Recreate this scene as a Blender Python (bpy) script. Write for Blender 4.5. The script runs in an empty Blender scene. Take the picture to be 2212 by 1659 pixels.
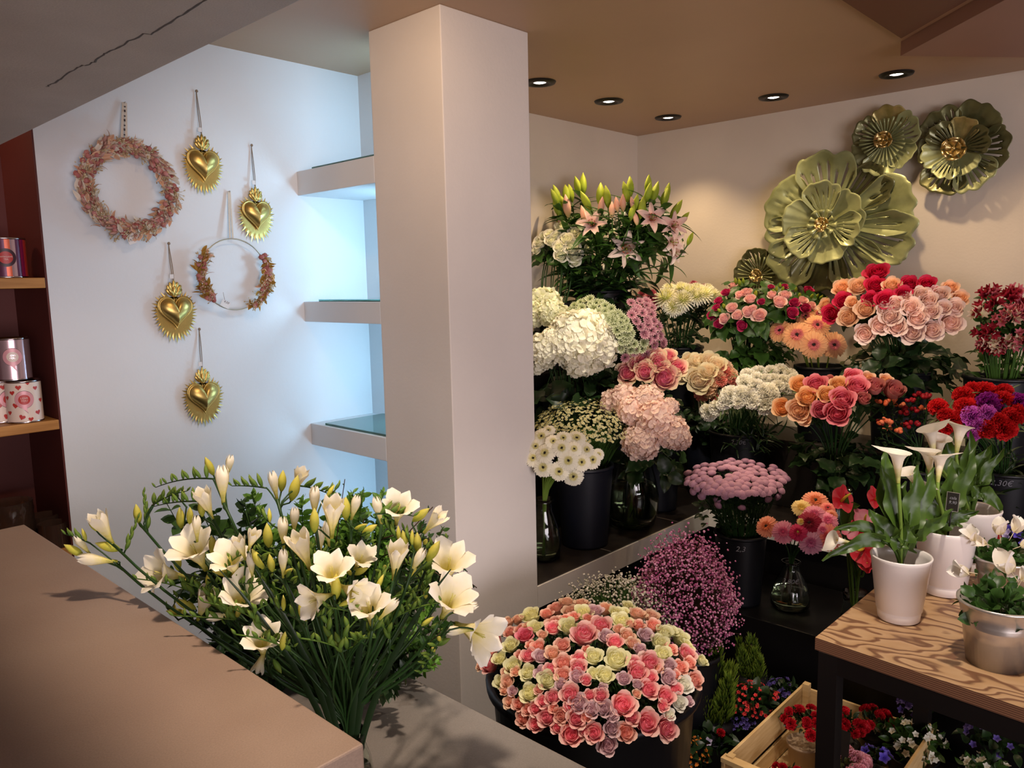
import bpy, math, random
import numpy as np
from mathutils import Vector, Matrix
random.seed(7); RNG = np.random.default_rng(7)
D = bpy.data; SC = bpy.context.scene; COL = SC.collection
PI = math.pi

# ---------------------------------------------------------------- camera, world, lights, exposure
IW, IH, FPX = 2212.0, 1659.0, 1677.75
EYE = np.array([0.0, 0.0, 1.6])
_r = np.array([0.6831699, -0.72995652, -0.02103256])
_u = np.array([0.10873281, 0.07319873, 0.99137234])
_d = np.array([0.72211915, 0.67956267, -0.1293774])
cd = D.cameras.new('camera'); cam = D.objects.new('camera', cd); COL.objects.link(cam)
cd.sensor_width = 36.0; cd.lens = FPX / IW * 36.0; cd.clip_start = 0.05
cam.matrix_world = Matrix(((_r[0], _u[0], -_d[0], 0), (_r[1], _u[1], -_d[1], 0), (_r[2], _u[2], -_d[2], 1.6), (0, 0, 0, 1)))
SC.camera = cam
SC.view_settings.view_transform = 'Standard'; SC.view_settings.look = 'None'
SC.view_settings.exposure = 0.0; SC.view_settings.gamma = 1.0; SC.view_settings.use_curve_mapping = False
H = 2.4                                     # ceiling height

w = D.worlds.new('world'); SC.world = w; w.use_nodes = True
w.node_tree.nodes['Background'].inputs[0].default_value = (0.80, 0.75, 0.80, 1)
w.node_tree.nodes['Background'].inputs[1].default_value = 0.05

def lamp(name, kind, loc, energy, col, aim=None, **kw):
    l = D.lights.new(name, kind); l.energy = energy; l.color = col
    for k, v in kw.items(): setattr(l, k, v)
    o = D.objects.new(name, l); COL.objects.link(o); o.location = loc
    if aim is not None:
        o.rotation_euler = (Vector(aim) - Vector(loc)).to_track_quat('-Z', 'Y').to_euler()
    return o
WARM = (1.0, 0.72, 0.42)
SPOTS = [(2.471, 2.136), (2.954, 2.146), (3.465, 2.156), (3.449, 1.602), (3.444, 1.084), (3.41, 0.56), (3.40, 0.04)]
for i, (x, y) in enumerate(SPOTS):
    lamp('downlight_beam', 'SPOT', (x, y, H - (.012 if i < 5 else .06)), (22, 24, 22, 22, 19, 11, 7)[i], WARM, (x, y, 0), spot_size=math.radians(104), spot_blend=0.75, shadow_soft_size=0.02)
# unseen spots added to brighten the bunches, tub and table; no known lamps
for (x, y, tx, ty, tz, e, c, a) in ((2.05, 1.0, 3.35, 1.25, .80, 52, (1, .82, .60), 50), (2.0, 1.35, 3.0, 2.15, .95, 54, (1, .90, .72), 58), (1.9, .95, 3.2, .75, .80, 24, (1, .82, .60), 46),
        (1.35, .75, 1.62, 1.25, .6, 58, (1, .88, .78), 50), (1.55, .30, 2.02, .42, .80, 84, (1, .86, .72), 50)):
    lamp('added_fill_spot', 'SPOT', (x, y, H - .06), e, c, (tx, ty, tz), spot_size=math.radians(a), spot_blend=0.9, shadow_soft_size=0.03)
# downlights over the counter: one grazes the pillar, one lights the counter past the edge of the stone canopy
lamp('shop_downlight', 'SPOT', (1.05, 1.42, H - .06), 13, (1.0, 0.68, 0.42), (1.62, 1.95, 1.75), spot_size=math.radians(120), spot_blend=0.8, shadow_soft_size=0.04)
lamp('shop_downlight', 'SPOT', (0.664, 0.95, H - 0.01), 86, (1.0, 0.78, 0.62), (0.60, 1.45, 1.0), spot_size=math.radians(96), spot_blend=0.8, shadow_soft_size=0.05)
lamp('recess_downlight', 'POINT', (0.25, 2.70, 2.25), 4.5, (1.0, .66, .46), shadow_soft_size=0.03)
# daylight through the shop front, behind the camera
lamp('shopfront_daylight', 'AREA', (-0.6, -3.4, 1.15), 138, (1.0, 0.89, 0.94), (1.6, 1.8, 1.15), shape='RECTANGLE', size=3.0, size_y=1.4)
# cool light strips inside the niche, one per bay, on the hidden rear face of the pillar
for z0, z1, e in ((2.04, 2.38, 1.4), (1.56, 1.92, 2.4), (1.10, 1.46, 1.8), (0.60, 0.99, 1.4)):
    lamp('niche_light_strip', 'AREA', (1.80, 2.105, z0 + 0.15), e, (0.40, 0.72, 1.0), (1.74, 2.6, z0 + 0.12), shape='RECTANGLE', size=0.10, size_y=0.16)

# ---------------------------------------------------------------- image to world helpers
def ray(x, y): return _d + (x - IW / 2) / FPX * _r - (y - IH / 2) / FPX * _u
def P(x, y, X=None, Y=None, z=None, D_=None):
    v = ray(x, y)
    if X is not None: s = X / v[0]
    elif Y is not None: s = Y / v[1]
    elif z is not None: s = (z - 1.6) / v[2]
    else: s = D_
    return EYE + v * s
def pix(p):
    v = np.asarray(p, float) - EYE; dd = v @ _d
    return (IW / 2 + FPX * (v @ _r) / dd, IH / 2 - FPX * (v @ _u) / dd, dd)

# ---------------------------------------------------------------- mesh builder
def nrm(v):
    v = np.asarray(v, float); n = np.linalg.norm(v)
    return v / n if n > 1e-9 else np.array([0, 0, 1.0])
def frame(d, roll=0.0):
    d = nrm(d); h = np.array([0, 0, 1.0]) if abs(d[2]) < 0.95 else np.array([1.0, 0, 0])
    x = nrm(np.cross(h, d)); y = np.cross(d, x)
    c, s = math.cos(roll), math.sin(roll)
    return np.stack([x * c + y * s, -x * s + y * c, d], 1)
class MB:
    def __init__(s): s.V = []; s.F = []; s.T = []; s.M = []; s.n = 0
    def raw(s, V, F, t=0.5, m=0):
        V = np.asarray(V, float).reshape(-1, 3); b = s.n
        s.V.append(V); s.T.append(np.broadcast_to(np.asarray(t, float).reshape(-1), (len(V),)) if np.ndim(t) else np.full(len(V), float(t)))
        s.F += [tuple(b + i for i in f) for f in F]; s.M += [m] * len(F); s.n += len(V); return s
    def grid(s, G, t=0.5, m=0, close=False, skip=None):
        a, b = G.shape[:2]; F = []
        for i in range(a if close else a - 1):
            i2 = (i + 1) % a
            for j in range(b - 1):
                if skip is not None and skip[i, j]: continue
                F.append((i * b + j, i2 * b + j, i2 * b + j + 1, i * b + j + 1))
        return s.raw(G.reshape(-1, 3), F, t if not np.ndim(t) else np.asarray(t).reshape(-1), m)
    def tube(s, pts, rad, k=6, t=0.5, m=0, cap=True):
        pts = np.asarray(pts, float); n = len(pts); rad = np.broadcast_to(rad, (n,))
        tg = np.gradient(pts, axis=0); R = []; x0 = None
        for i in range(n):
            d = nrm(tg[i])
            if x0 is None: Fm = frame(d); x0 = Fm[:, 0]
            x0 = nrm(x0 - d * (x0 @ d)); y0 = np.cross(d, x0)
            an = np.arange(k) * 2 * PI / k
            R.append(pts[i] + rad[i] * (np.cos(an)[:, None] * x0 + np.sin(an)[:, None] * y0))
        G = np.array(R).transpose(1, 0, 2)
        s.grid(G, t if not np.ndim(t) else np.tile(np.asarray(t), (k, 1)), m, close=True)
        if cap:
            b = s.n - k * n
            s.F.append(tuple(b + i * n for i in range(k))[::-1]); s.M.append(m)
            s.F.append(tuple(b + i * n + n - 1 for i in range(k))); s.M.append(m)
        return s
    def lathe(s, prof, k=24, m=0, o=(0, 0, 0), t=None, R=None):
        pr = np.asarray(prof, float); an = np.arange(k) * 2 * PI / k
        G = np.stack([np.outer(np.cos(an), pr[:, 0]), np.outer(np.sin(an), pr[:, 0]), np.tile(pr[:, 1], (k, 1))], 2)
        if R is not None: G = G @ R.T
        tt = 0.5 if t is None else np.tile(np.asarray(t, float), (k, 1))
        return s.grid(G + np.asarray(o, float), tt, m, close=True)
    def box(s, a, b, m=0, t=0.5):
        x0, y0, z0 = a; x1, y1, z1 = b
        V = [(x0, y0, z0), (x1, y0, z0), (x1, y1, z0), (x0, y1, z0), (x0, y0, z1), (x1, y0, z1), (x1, y1, z1), (x0, y1, z1)]
        return s.raw(V, [(0, 3, 2, 1), (4, 5, 6, 7), (0, 1, 5, 4), (1, 2, 6, 5), (2, 3, 7, 6), (3, 0, 4, 7)], t, m)
    def prism(s, poly, z0, z1, m=0):
        n = len(poly); V = [(p[0], p[1], z0) for p in poly] + [(p[0], p[1], z1) for p in poly]
        F = [tuple(range(n))[::-1], tuple(range(n, 2 * n))] + [(i, (i + 1) % n, n + (i + 1) % n, n + i) for i in range(n)]
        return s.raw(V, F, 0.5, m)
    def ell(s, c, rx, ry, rz, R=None, k=10, n=7, m=0, t=0.5):
        th = np.linspace(0.02, PI - 0.02, n); an = np.arange(k) * 2 * PI / k
        G = np.stack([np.outer(np.cos(an), np.sin(th)) * rx, np.outer(np.sin(an), np.sin(th)) * ry, -np.tile(np.cos(th), (k, 1)) * rz], 2)
        if R is not None: G = G @ R.T
        return s.grid(G + np.asarray(c, float), t, m, close=True)
    def add(s, o, R=None, loc=(0, 0, 0), sc=1.0, t=None):
        V = np.concatenate(o.V) * sc
        if R is not None: V = V @ R.T
        s.V.append(V + np.asarray(loc, float)); s.T.append(np.concatenate(o.T) if t is None else np.full(len(V), t))
        b = s.n; s.F += [tuple(b + i for i in f) for f in o.F]; s.M += o.M; s.n += len(V); return s
    def mesh(s, name, mats, smooth=True):
        me = D.meshes.new(name); V = np.concatenate(s.V)
        me.from_pydata(V.tolist(), [], s.F)
        if not isinstance(mats, (list, tuple)): mats = [mats]
        for m in mats: me.materials.append(m)
        me.polygons.foreach_set('material_index', s.M)
        me.polygons.foreach_set('use_smooth', [smooth] * len(s.F))
        at = me.attributes.new('t', 'FLOAT', 'POINT'); at.data.foreach_set('value', np.concatenate(s.T).astype(np.float32))
        me.update(); return me
def m4(R=None, loc=(0, 0, 0), sc=1.0):
    R = np.eye(3) if R is None else np.asarray(R)
    s = np.broadcast_to(sc, (3,)); A = R * s
    return Matrix([[*A[0], loc[0]], [*A[1], loc[1]], [*A[2], loc[2]], [0, 0, 0, 1]])
REC = []
def thing(name, label, cat, loc=(0, 0, 0), group=None, anchor=None, rotz=0.0):
    o = D.objects.new(name, None); o.empty_display_size = 0.02; COL.objects.link(o); o.location = loc; o.rotation_euler = (0, 0, rotz)
    o['label'] = label; o['category'] = cat
    if group: o['group'] = group; REC.append((o, anchor if anchor is not None else loc))
    return o
def part(name, me, parent, M=None, world=True):
    o = D.objects.new(name, me); COL.objects.link(o); o.parent = parent
    M = Matrix() if M is None else M
    if world:
        q = parent; inv = Matrix()
        ch = []
        while q is not None: ch.append(q.matrix_basis.inverted()); q = q.parent
        for a in reversed(ch): inv = a @ inv
        M = inv @ M
    o.matrix_basis = M
    return o
def solo(name, me, label, cat, M=None, group=None, anchor=None):
    o = D.objects.new(name, me); COL.objects.link(o); o['label'] = label; o['category'] = cat
    if M is not None: o.matrix_basis = M
    if group: o['group'] = group; REC.append((o, anchor))
    return o
def struct(name, me):
    o = D.objects.new(name, me); COL.objects.link(o); o['kind'] = 'structure'; return o
ORD = ['leftmost', 'second from left', 'third from left', 'fourth from left', 'fifth from left', 'sixth from left', 'seventh from left', 'eighth from left', 'ninth from left', 'tenth from left', 'eleventh from left', 'twelfth from left', 'thirteenth from left', 'fourteenth from left']
ROW = ['top', 'second', 'third', 'fourth', 'fifth', 'sixth', 'seventh', 'eighth', 'ninth']
def name_repeats():
    bk = {}
    for o, a in REC: bk.setdefault((o['group'], o['label']), []).append((pix(a)[:2], o))
    for (g, lab), L in bk.items():
        n = len(L)
        if n == 1: continue
        nr = 1 if n <= 5 else max(2, int(round(math.sqrt(n / 1.7))))
        L.sort(key=lambda q: q[0][1]); per = [list(a) for a in np.array_split(np.arange(n), nr)]
        for r_, idx in enumerate(per):
            row = sorted([L[i] for i in idx], key=lambda q: q[0][0]); m = len(row)
            rn = '' if nr == 1 else (' in lowest row' if r_ == nr - 1 else ' in %s row' % ROW[r_])
            for j, (_, o) in enumerate(row):
                w_ = 'rightmost' if (j == m - 1 and m > 1) else ORD[min(j, 13)]
                if m == 1: w_ = 'only one'
                o['label'] = '%s, %s%s' % (lab, w_, rn)
# ---------------------------------------------------------------- materials
def lin(h):
    h = h.lstrip('#'); c = [int(h[i:i + 2], 16) / 255 for i in (0, 2, 4)]
    return tuple((x / 12.92 if x <= 0.04045 else ((x + 0.055) / 1.055) ** 2.4) for x in c) + (1,)
def mat(name, hexc, rough=0.5, metal=0.0, var=0.0, scale=8.0, hex2=None, bump=0.0, bscale=60.0, trans=0.0, ior=1.45, coat=0.0, spec=None, emit=None, estr=0.0, stretch=None):
    m = D.materials.new(name); m.use_nodes = True; nt = m.node_tree; b = nt.nodes['Principled BSDF']
    b.inputs['Base Color'].default_value = lin(hexc); b.inputs['Roughness'].default_value = rough; b.inputs['Metallic'].default_value = metal
    b.inputs['Transmission Weight'].default_value = trans; b.inputs['IOR'].default_value = ior; b.inputs['Coat Weight'].default_value = coat
    if spec is not None: b.inputs['Specular IOR Level'].default_value = spec
    if emit: b.inputs['Emission Color'].default_value = lin(emit); b.inputs['Emission Strength'].default_value = estr
    if hex2 or var or bump:
        tc = nt.nodes.new('ShaderNodeTexCoord'); mp = nt.nodes.new('ShaderNodeMapping'); nt.links.new(tc.outputs['Object'], mp.inputs[0])
        if stretch: mp.inputs['Scale'].default_value = stretch
    if hex2 or var:
        n = nt.nodes.new('ShaderNodeTexNoise'); n.inputs['Scale'].default_value = scale; n.inputs['Detail'].default_value = 5; nt.links.new(mp.outputs[0], n.inputs['Vector'])
        r = nt.nodes.new('ShaderNodeValToRGB'); r.color_ramp.elements[0].position = 0.35; r.color_ramp.elements[1].position = 0.68
        c = lin(hexc)
        r.color_ramp.elements[0].color = c if hex2 else tuple(x * (1 - var) for x in c[:3]) + (1,)
        r.color_ramp.elements[1].color = lin(hex2) if hex2 else tuple(min(1, x * (1 + var)) for x in c[:3]) + (1,)
        nt.links.new(n.outputs['Fac'], r.inputs[0]); nt.links.new(r.outputs[0], b.inputs['Base Color'])
    if bump:
        n2 = nt.nodes.new('ShaderNodeTexNoise'); n2.inputs['Scale'].default_value = bscale; n2.inputs['Detail'].default_value = 4; nt.links.new(mp.outputs[0], n2.inputs['Vector'])
        bp = nt.nodes.new('ShaderNodeBump'); bp.inputs['Strength'].default_value = bump; bp.inputs['Distance'].default_value = 0.01
        nt.links.new(n2.outputs['Fac'], bp.inputs['Height']); nt.links.new(bp.outputs[0], b.inputs['Normal'])
    return m
def petal(name, cols, pos=None, rough=0.55, transl=0.25, var=0.10, spec=0.25):
    """petal or leaf tissue: colour runs over attribute t (an anatomical coordinate), each object a little different"""
    m = D.materials.new(name); m.use_nodes = True; nt = m.node_tree; b = nt.nodes['Principled BSDF']; L = nt.links
    b.inputs['Roughness'].default_value = rough; b.inputs['Specular IOR Level'].default_value = spec
    a = nt.nodes.new('ShaderNodeAttribute'); a.attribute_name = 't'
    r = nt.nodes.new('ShaderNodeValToRGB'); e = r.color_ramp.elements
    pos = pos or [i / max(1, len(cols) - 1) for i in range(len(cols))]
    while len(e) < len(cols): e.new(0.5)
    for i, c in enumerate(cols): e[i].position = pos[i]; e[i].color = lin(c)
    tc = nt.nodes.new('ShaderNodeTexCoord'); n = nt.nodes.new('ShaderNodeTexNoise'); n.inputs['Scale'].default_value = 9; L.new(tc.outputs['Object'], n.inputs['Vector'])
    oi = nt.nodes.new('ShaderNodeObjectInfo')
    ma = nt.nodes.new('ShaderNodeMath'); ma.operation = 'MULTIPLY_ADD'; L.new(n.outputs['Fac'], ma.inputs[0]); ma.inputs[1].default_value = 0.35; ma.inputs[2].default_value = -0.175
    mb = nt.nodes.new('ShaderNodeMath'); mb.operation = 'ADD'; L.new(a.outputs['Fac'], mb.inputs[0]); L.new(ma.outputs[0], mb.inputs[1]); L.new(mb.outputs[0], r.inputs[0])
    hs = nt.nodes.new('ShaderNodeHueSaturation'); L.new(r.outputs[0], hs.inputs['Color'])
    mv = nt.nodes.new('ShaderNodeMapRange'); L.new(oi.outputs['Random'], mv.inputs[0]); mv.inputs[3].default_value = 1 - var; mv.inputs[4].default_value = 1 + var
    L.new(mv.outputs[0], hs.inputs['Value']); L.new(hs.outputs[0], b.inputs['Base Color'])
    if transl > 0:
        tr = nt.nodes.new('ShaderNodeBsdfTranslucent'); L.new(hs.outputs[0], tr.inputs[0]); mx = nt.nodes.new('ShaderNodeMixShader'); mx.inputs[0].default_value = transl
        L.new(b.outputs[0], mx.inputs[1]); L.new(tr.outputs[0], mx.inputs[2]); L.new(mx.outputs[0], nt.nodes['Material Output'].inputs[0])
    return m
M = {}
M['wall'] = mat('wall_paint', '#d9d3cd', 0.75, var=0.03, scale=3, bump=0.06, bscale=90)
M['wall_warmlit'] = mat('warm_lit_wall_paint', '#d8ccbb', 0.7, var=0.03, scale=3, bump=0.06, bscale=90)  # warm lamplight of the alcove put into the wall colour
M['wall_niche'] = mat('niche_paint', '#d6d8da', 0.6, var=0.02, scale=3, bump=0.04, bscale=90)
M['ceil'] = mat('ceiling_paint', '#b8987a', 0.42, var=0.04, scale=2, bump=0.03, bscale=40)
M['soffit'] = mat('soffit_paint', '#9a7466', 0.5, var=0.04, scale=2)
M['ceil_shade'] = mat('ceiling_shade_paint', '#6b3f31', 0.5, var=0.05, scale=2)  # ceiling shade beside the soffit box, put into the colour
M['floor'] = mat('floor_tile', '#2b2420', 0.4, var=0.2, scale=6)
M['red_panel'] = mat('shaded_red_panel', '#542019', 0.6, var=0.1, scale=3)  # red darkened to paint in the lack of light inside the recess
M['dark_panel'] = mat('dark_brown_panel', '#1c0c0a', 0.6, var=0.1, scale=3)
M['black'] = mat('black_plastic', '#0d0e15', 0.42, var=0.15, scale=5)
M['navy'] = mat('navy_plastic', '#10131f', 0.45, var=0.15, scale=5)
M['blackwood'] = mat('black_board', '#0c0a0b', 0.4, var=0.2, scale=8)
M['greyboard'] = mat('grey_board', '#6e635c', 0.6, var=0.08, scale=4)
M['stepboard'] = mat('step_board', '#25201e', 0.45, var=0.1, scale=4)
M['metal_black'] = mat('black_steel', '#120d0c', 0.45)
M['zinc'] = mat('zinc', '#cfc8c0', 0.30, 0.75, var=0.12, scale=14, bump=0.08, bscale=30)
M['ceramic'] = mat('white_ceramic', '#efe8e4', 0.28, var=0.02, coat=0.3)
M['glass'] = mat('clear_glass', '#eef5f0', 0.02, trans=1.0, ior=1.45)
M['amber_glass'] = mat('smoked_glass', '#a08070', 0.05, trans=0.9, ior=1.45)
M['water'] = mat('vase_water', '#cfd8b8', 0.0, trans=1.0, ior=1.33)
M['plate_glass'] = mat('green_edge_glass', '#8fe0d0', 0.03, trans=0.85, ior=1.5)
M['gold'] = mat('gold_leaf', '#dcc488', 0.34, 1.0, var=0.12, scale=30, bump=0.25, bscale=60)
M['gold_heart'] = mat('brushed_brass', '#cdb26a', 0.36, 1.0, var=0.06, scale=30, bump=0.05, bscale=120)
M['patina'] = mat('green_patina_metal', '#7d8254', 0.42, 0.3, hex2='#a6ac7a', scale=7, bump=0.10, bscale=25, coat=0.3)
M['patina_dark'] = mat('dark_green_patina_metal', '#4c4c2c', 0.34, 0.5, hex2='#74744a', scale=7, bump=0.12, bscale=25, coat=0.3)
M['patina_gold'] = mat('gilded_patina_metal', '#6c7044', 0.34, 0.6, hex2='#c0ac6c', scale=11, bump=0.2, bscale=50, coat=0.3)
M['twine'] = mat('jute_twine', '#8d7a66', 0.9, bump=0.3, bscale=300)
M['ribbon'] = mat('linen_ribbon', '#cdbfae', 0.85, bump=0.2, bscale=300)
M['wire'] = mat('pale_gold_wire', '#d8cdb8', 0.3, 1.0)
M['paper'] = mat('paper_tag', '#d9d3d0', 0.8)
M['ink'] = mat('dark_ink', '#3c3436', 0.8)
M['chalk'] = mat('chalk_writing', '#85858c', 0.8)
M['pine'] = mat('pine_slat', '#c9a56e', 0.6, hex2='#dcbd88', scale=10, stretch=(1, 1, 8), bump=0.1)
M['oak'] = mat('oak_shelf', '#a06c34', 0.45, hex2='#bd8748', scale=9, stretch=(0.6, 4, 10))
M['tile'] = mat('platform_tile', '#2c2623', 0.35, var=0.12, scale=5)
M['grout'] = mat('tile_grout', '#7b736c', 0.8)
M['lens'] = mat('lit_lamp_lens', '#ffffff', 0.4, emit='#fff2e6', estr=14)
M['tin_rim'] = mat('tin_rim', '#b8aeb0', 0.2, 1.0)
M['tin_white'] = mat('tin_cream', '#e0cdbf', 0.35)
M['tin_red'] = mat('tin_red_print', '#b8342e', 0.4)
M['tin_orange'] = mat('tin_orange_print', '#d4603c', 0.3, 0.2)
M['tin_purple'] = mat('tin_purple_print', '#5a2a44', 0.3, 0.3)
M['tin_magenta'] = mat('tin_magenta_print', '#8c1f4c', 0.3, 0.2)
M['tin_dark'] = mat('tin_dark_print', '#3a2028', 0.4)
M['tin_pink'] = mat('tin_pink_print', '#d79aa0', 0.35, 0.1)
M['tin_silver'] = mat('tin_silver_pink', '#c0a0a8', 0.22, 0.8, hex2='#d8bcc4', scale=6, stretch=(3, 3, 0.2))
M['soil'] = mat('potting_soil', '#1c130d', 0.95, bump=0.6, bscale=80)
M['pot_beige'] = mat('beige_plastic_pot', '#9a8268', 0.6)
M['label_black'] = mat('slate_label', '#17130f', 0.6)

def stone(name, c0, c1, rough, scale=3.0):
    m = mat(name, c0, rough, hex2=c1, scale=scale, bump=0.05, bscale=180); nt = m.node_tree; L = nt.links
    b = nt.nodes['Principled BSDF']; src = b.inputs['Base Color'].links[0].from_socket
    tc = nt.nodes.new('ShaderNodeTexCoord')
    n = nt.nodes.new('ShaderNodeTexNoise'); n.inputs['Scale'].default_value = 420; n.inputs['Detail'].default_value = 2; L.new(tc.outputs['Object'], n.inputs['Vector'])
    mx = nt.nodes.new('ShaderNodeMixRGB'); mx.blend_type = 'OVERLAY'; mx.inputs[0].default_value = 0.22
    L.new(src, mx.inputs[1]); L.new(n.outputs['Fac'], mx.inputs[2]); out = mx.outputs[0]
    L.new(out, b.inputs['Base Color']); return m
M['counter'] = stone('brown_stone', '#8d7767', '#998473', 0.5)
M['counter2'] = stone('grey_stone', '#7f7a74', '#8c8780', 0.30)
M['slab'] = stone('grey_brown_stone', '#b0a69c', '#beb4aa', 0.55, scale=6)
M['vein'] = mat('dark_stone_vein', '#4a3f38', 0.6)

def plywood():
    m = D.materials.new('plywood_figured'); m.use_nodes = True; nt = m.node_tree; L = nt.links; b = nt.nodes['Principled BSDF']; b.inputs['Roughness'].default_value = 0.5
    tc = nt.nodes.new('ShaderNodeTexCoord'); mp = nt.nodes.new('ShaderNodeMapping'); L.new(tc.outputs['Object'], mp.inputs[0]); mp.inputs['Scale'].default_value = (3.4, 1.6, 1); mp.inputs['Rotation'].default_value = (0, 0, 0.25)
    n = nt.nodes.new('ShaderNodeTexNoise'); n.inputs['Scale'].default_value = 1.7; n.inputs['Detail'].default_value = 3.6; n.inputs['Roughness'].default_value = 0.42; L.new(mp.outputs[0], n.inputs['Vector'])
    q = nt.nodes.new('ShaderNodeMath'); q.operation = 'MULTIPLY'; q.inputs[1].default_value = 17; L.new(n.outputs['Fac'], q.inputs[0])
    fr = nt.nodes.new('ShaderNodeMath'); fr.operation = 'FRACT'; L.new(q.outputs[0], fr.inputs[0])
    r = nt.nodes.new('ShaderNodeValToRGB'); e = r.color_ramp.elements; e[0].position = 0; e[0].color = lin('#b89670'); e[1].position = 1; e[1].color = lin('#b89670')
    for p_, c in ((0.42, '#b08c64'), (0.62, '#6e4c34'), (0.80, '#7c563c'), (0.92, '#b89670')):
        z = e.new(p_); z.color = lin(c)
    L.new(fr.outputs[0], r.inputs[0]); L.new(r.outputs[0], b.inputs['Base Color']); return m
M['ply'] = plywood()
def plyedge():
    m = D.materials.new('plywood_edge'); m.use_nodes = True; nt = m.node_tree; L = nt.links; b = nt.nodes['Principled BSDF']
    tc = nt.nodes.new('ShaderNodeTexCoord'); sp = nt.nodes.new('ShaderNodeSeparateXYZ'); L.new(tc.outputs['Object'], sp.inputs[0])
    q = nt.nodes.new('ShaderNodeMath'); q.operation = 'MULTIPLY'; q.inputs[1].default_value = 220; L.new(sp.outputs[2], q.inputs[0])
    fr = nt.nodes.new('ShaderNodeMath'); fr.operation = 'FRACT'; L.new(q.outputs[0], fr.inputs[0])
    r = nt.nodes.new('ShaderNodeValToRGB'); r.color_ramp.interpolation = 'CONSTANT'; r.color_ramp.elements[0].color = lin('#8a6248'); r.color_ramp.elements[1].position = 0.5; r.color_ramp.elements[1].color = lin('#5a3a28')
    L.new(fr.outputs[0], r.inputs[0]); L.new(r.outputs[0], b.inputs['Base Color']); return m
M['plyedge'] = plyedge()

# petals and leaves
PT = {}
def pm(k, *a, **kw): PT[k] = petal(k, *a, **kw)
pm('leaf_green', ['#2c4a1c', '#3f6426'], rough=0.4, transl=0.2, spec=0.4)
pm('leaf_dark', ['#1a2c16', '#29421f'], rough=0.38, transl=0.15, spec=0.4)
pm('leaf_bright', ['#588a30', '#7cac44'], rough=0.42, transl=0.25, spec=0.35)  # lightened: niche light on the greenery is put into the leaf colour
pm('leaf_calla', ['#2b4418', '#4c6826'], rough=0.35, transl=0.25, spec=0.4)
pm('leaf_pale', ['#5f7348', '#7d8f5d'], rough=0.5, transl=0.25)
pm('stem_green', ['#33501f', '#47692a'], rough=0.45, transl=0.0)
pm('stem_dark', ['#1c3316', '#2c4a20'], rough=0.4, transl=0.0)
pm('stem_light', ['#5f7a2e', '#7d9a40'], rough=0.45, transl=0.0)
pm('stem_brown', ['#3a2a1e', '#4c3a2a'], rough=0.6, transl=0.0)
pm('conifer', ['#2f4a16', '#5f7a22', '#94a43a'], rough=0.6, transl=0.15)
pm('rose_red', ['#b00f30', '#d01a45', '#e23a62'])
pm('rose_peach', ['#f2b67c', '#f8caa0', '#fbd8bc'])
pm('rose_blush', ['#f0c0ac', '#f9dace', '#feeae0'])
pm('rose_orange', ['#e9a45c', '#f2b878', '#f7d0a6'])
pm('rose_pink', ['#c43a52', '#e77388', '#f2a0a6'])
pm('rose_dusky', ['#c05560', '#cf7a78', '#d89486'])
pm('rose_bicolor', ['#e04a78', '#f088a0', '#f6b4ac', '#eedcb0'], [0, 0.35, 0.65, 0.95])
pm('rose_cream', ['#f6d8ae', '#f4e2c4', '#eee2b8'])
pm('spray_cream', ['#ece69c', '#f2eec0', '#e8e6b6'])
pm('spray_pink', ['#e8506c', '#f48a98', '#f8b8b0', '#f6d8c4'], [0, 0.35, 0.7, 1])
pm('spray_salmon', ['#ee9080', '#f6b4a0', '#f8d2bc'])
pm('spray_blush', ['#ecae94', '#f2c4a8', '#eccfae'])
pm('spray_lilac', ['#cea4ac', '#dcb8bc', '#e4c8c4'])
pm('spray_white', ['#f2f0dc', '#f6f2e4'])
pm('carn_red', ['#8c0510', '#c40d1c', '#e02a2a'])
pm('carn_white', ['#e2e2c4', '#f8f5e4', '#fdfaf0'])
pm('carn_purple', ['#4a0a4c', '#7a1470', '#a02890'])
pm('carn_magenta', ['#8a1c86', '#c848c0', '#dc74cc'])
pm('carn_pink', ['#d84a50', '#f0807c', '#f6a898'])
pm('carn_peach', ['#f0b088', '#f8cca8', '#fadcc0'])
pm('lisi_pink', ['#e0a0a0', '#f0bcb8', '#f6d8cc'])
pm('lisi_magenta', ['#8a1040', '#b81f58', '#c83c6c'])
pm('lisi_white', ['#d8dc9c', '#f0eed8', '#f8f4e6'])
pm('gerb_peach', ['#22110c', '#b04038', '#e8868a', '#f0a878', '#f6c08c'], [0, 0.16, 0.36, 0.6, 1])
pm('gerb_white', ['#1c120c', '#4a4022', '#dcd490', '#f4f0d8', '#faf6e4'], [0, 0.14, 0.3, 0.6, 1])
pm('gerb_pink', ['#d84878', '#c83c70', '#e8709a', '#f08cb0', '#f4a4bc'], [0, 0.14, 0.34, 0.6, 1])
pm('gerb_salmon', ['#24100c', '#8a2c28', '#e8646c', '#f07c78', '#f49a8c'], [0, 0.14, 0.34, 0.6, 1])
pm('gerb_coral', ['#28120c', '#c06030', '#f08858', '#f49474', '#f8ac90'], [0, 0.14, 0.34, 0.6, 1])
pm('gerb_magenta', ['#a8a040', '#a01840', '#b81848', '#c8205c', '#d03468'], [0, 0.14, 0.34, 0.6, 1])
pm('gerb_crimson', ['#300810', '#601020', '#901030', '#a01238', '#b01c44'], [0, 0.14, 0.34, 0.6, 1])
pm('gerb_mauve', ['#a83c70', '#b04c80', '#cc6c9c', '#d888b0', '#dca0bc'], [0, 0.14, 0.34, 0.6, 1])
pm('gerb_yellow', ['#c8a030', '#d8a840', '#ecc868', '#f2d488', '#f6dc9c'], [0, 0.14, 0.34, 0.6, 1])
pm('gerb_red', ['#300408', '#780810', '#a00c14', '#b80e18', '#c41820'], [0, 0.14, 0.34, 0.6, 1])
pm('chrys_cream', ['#c8d050', '#e8e89c', '#f6f2d8', '#faf8ea'])
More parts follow.
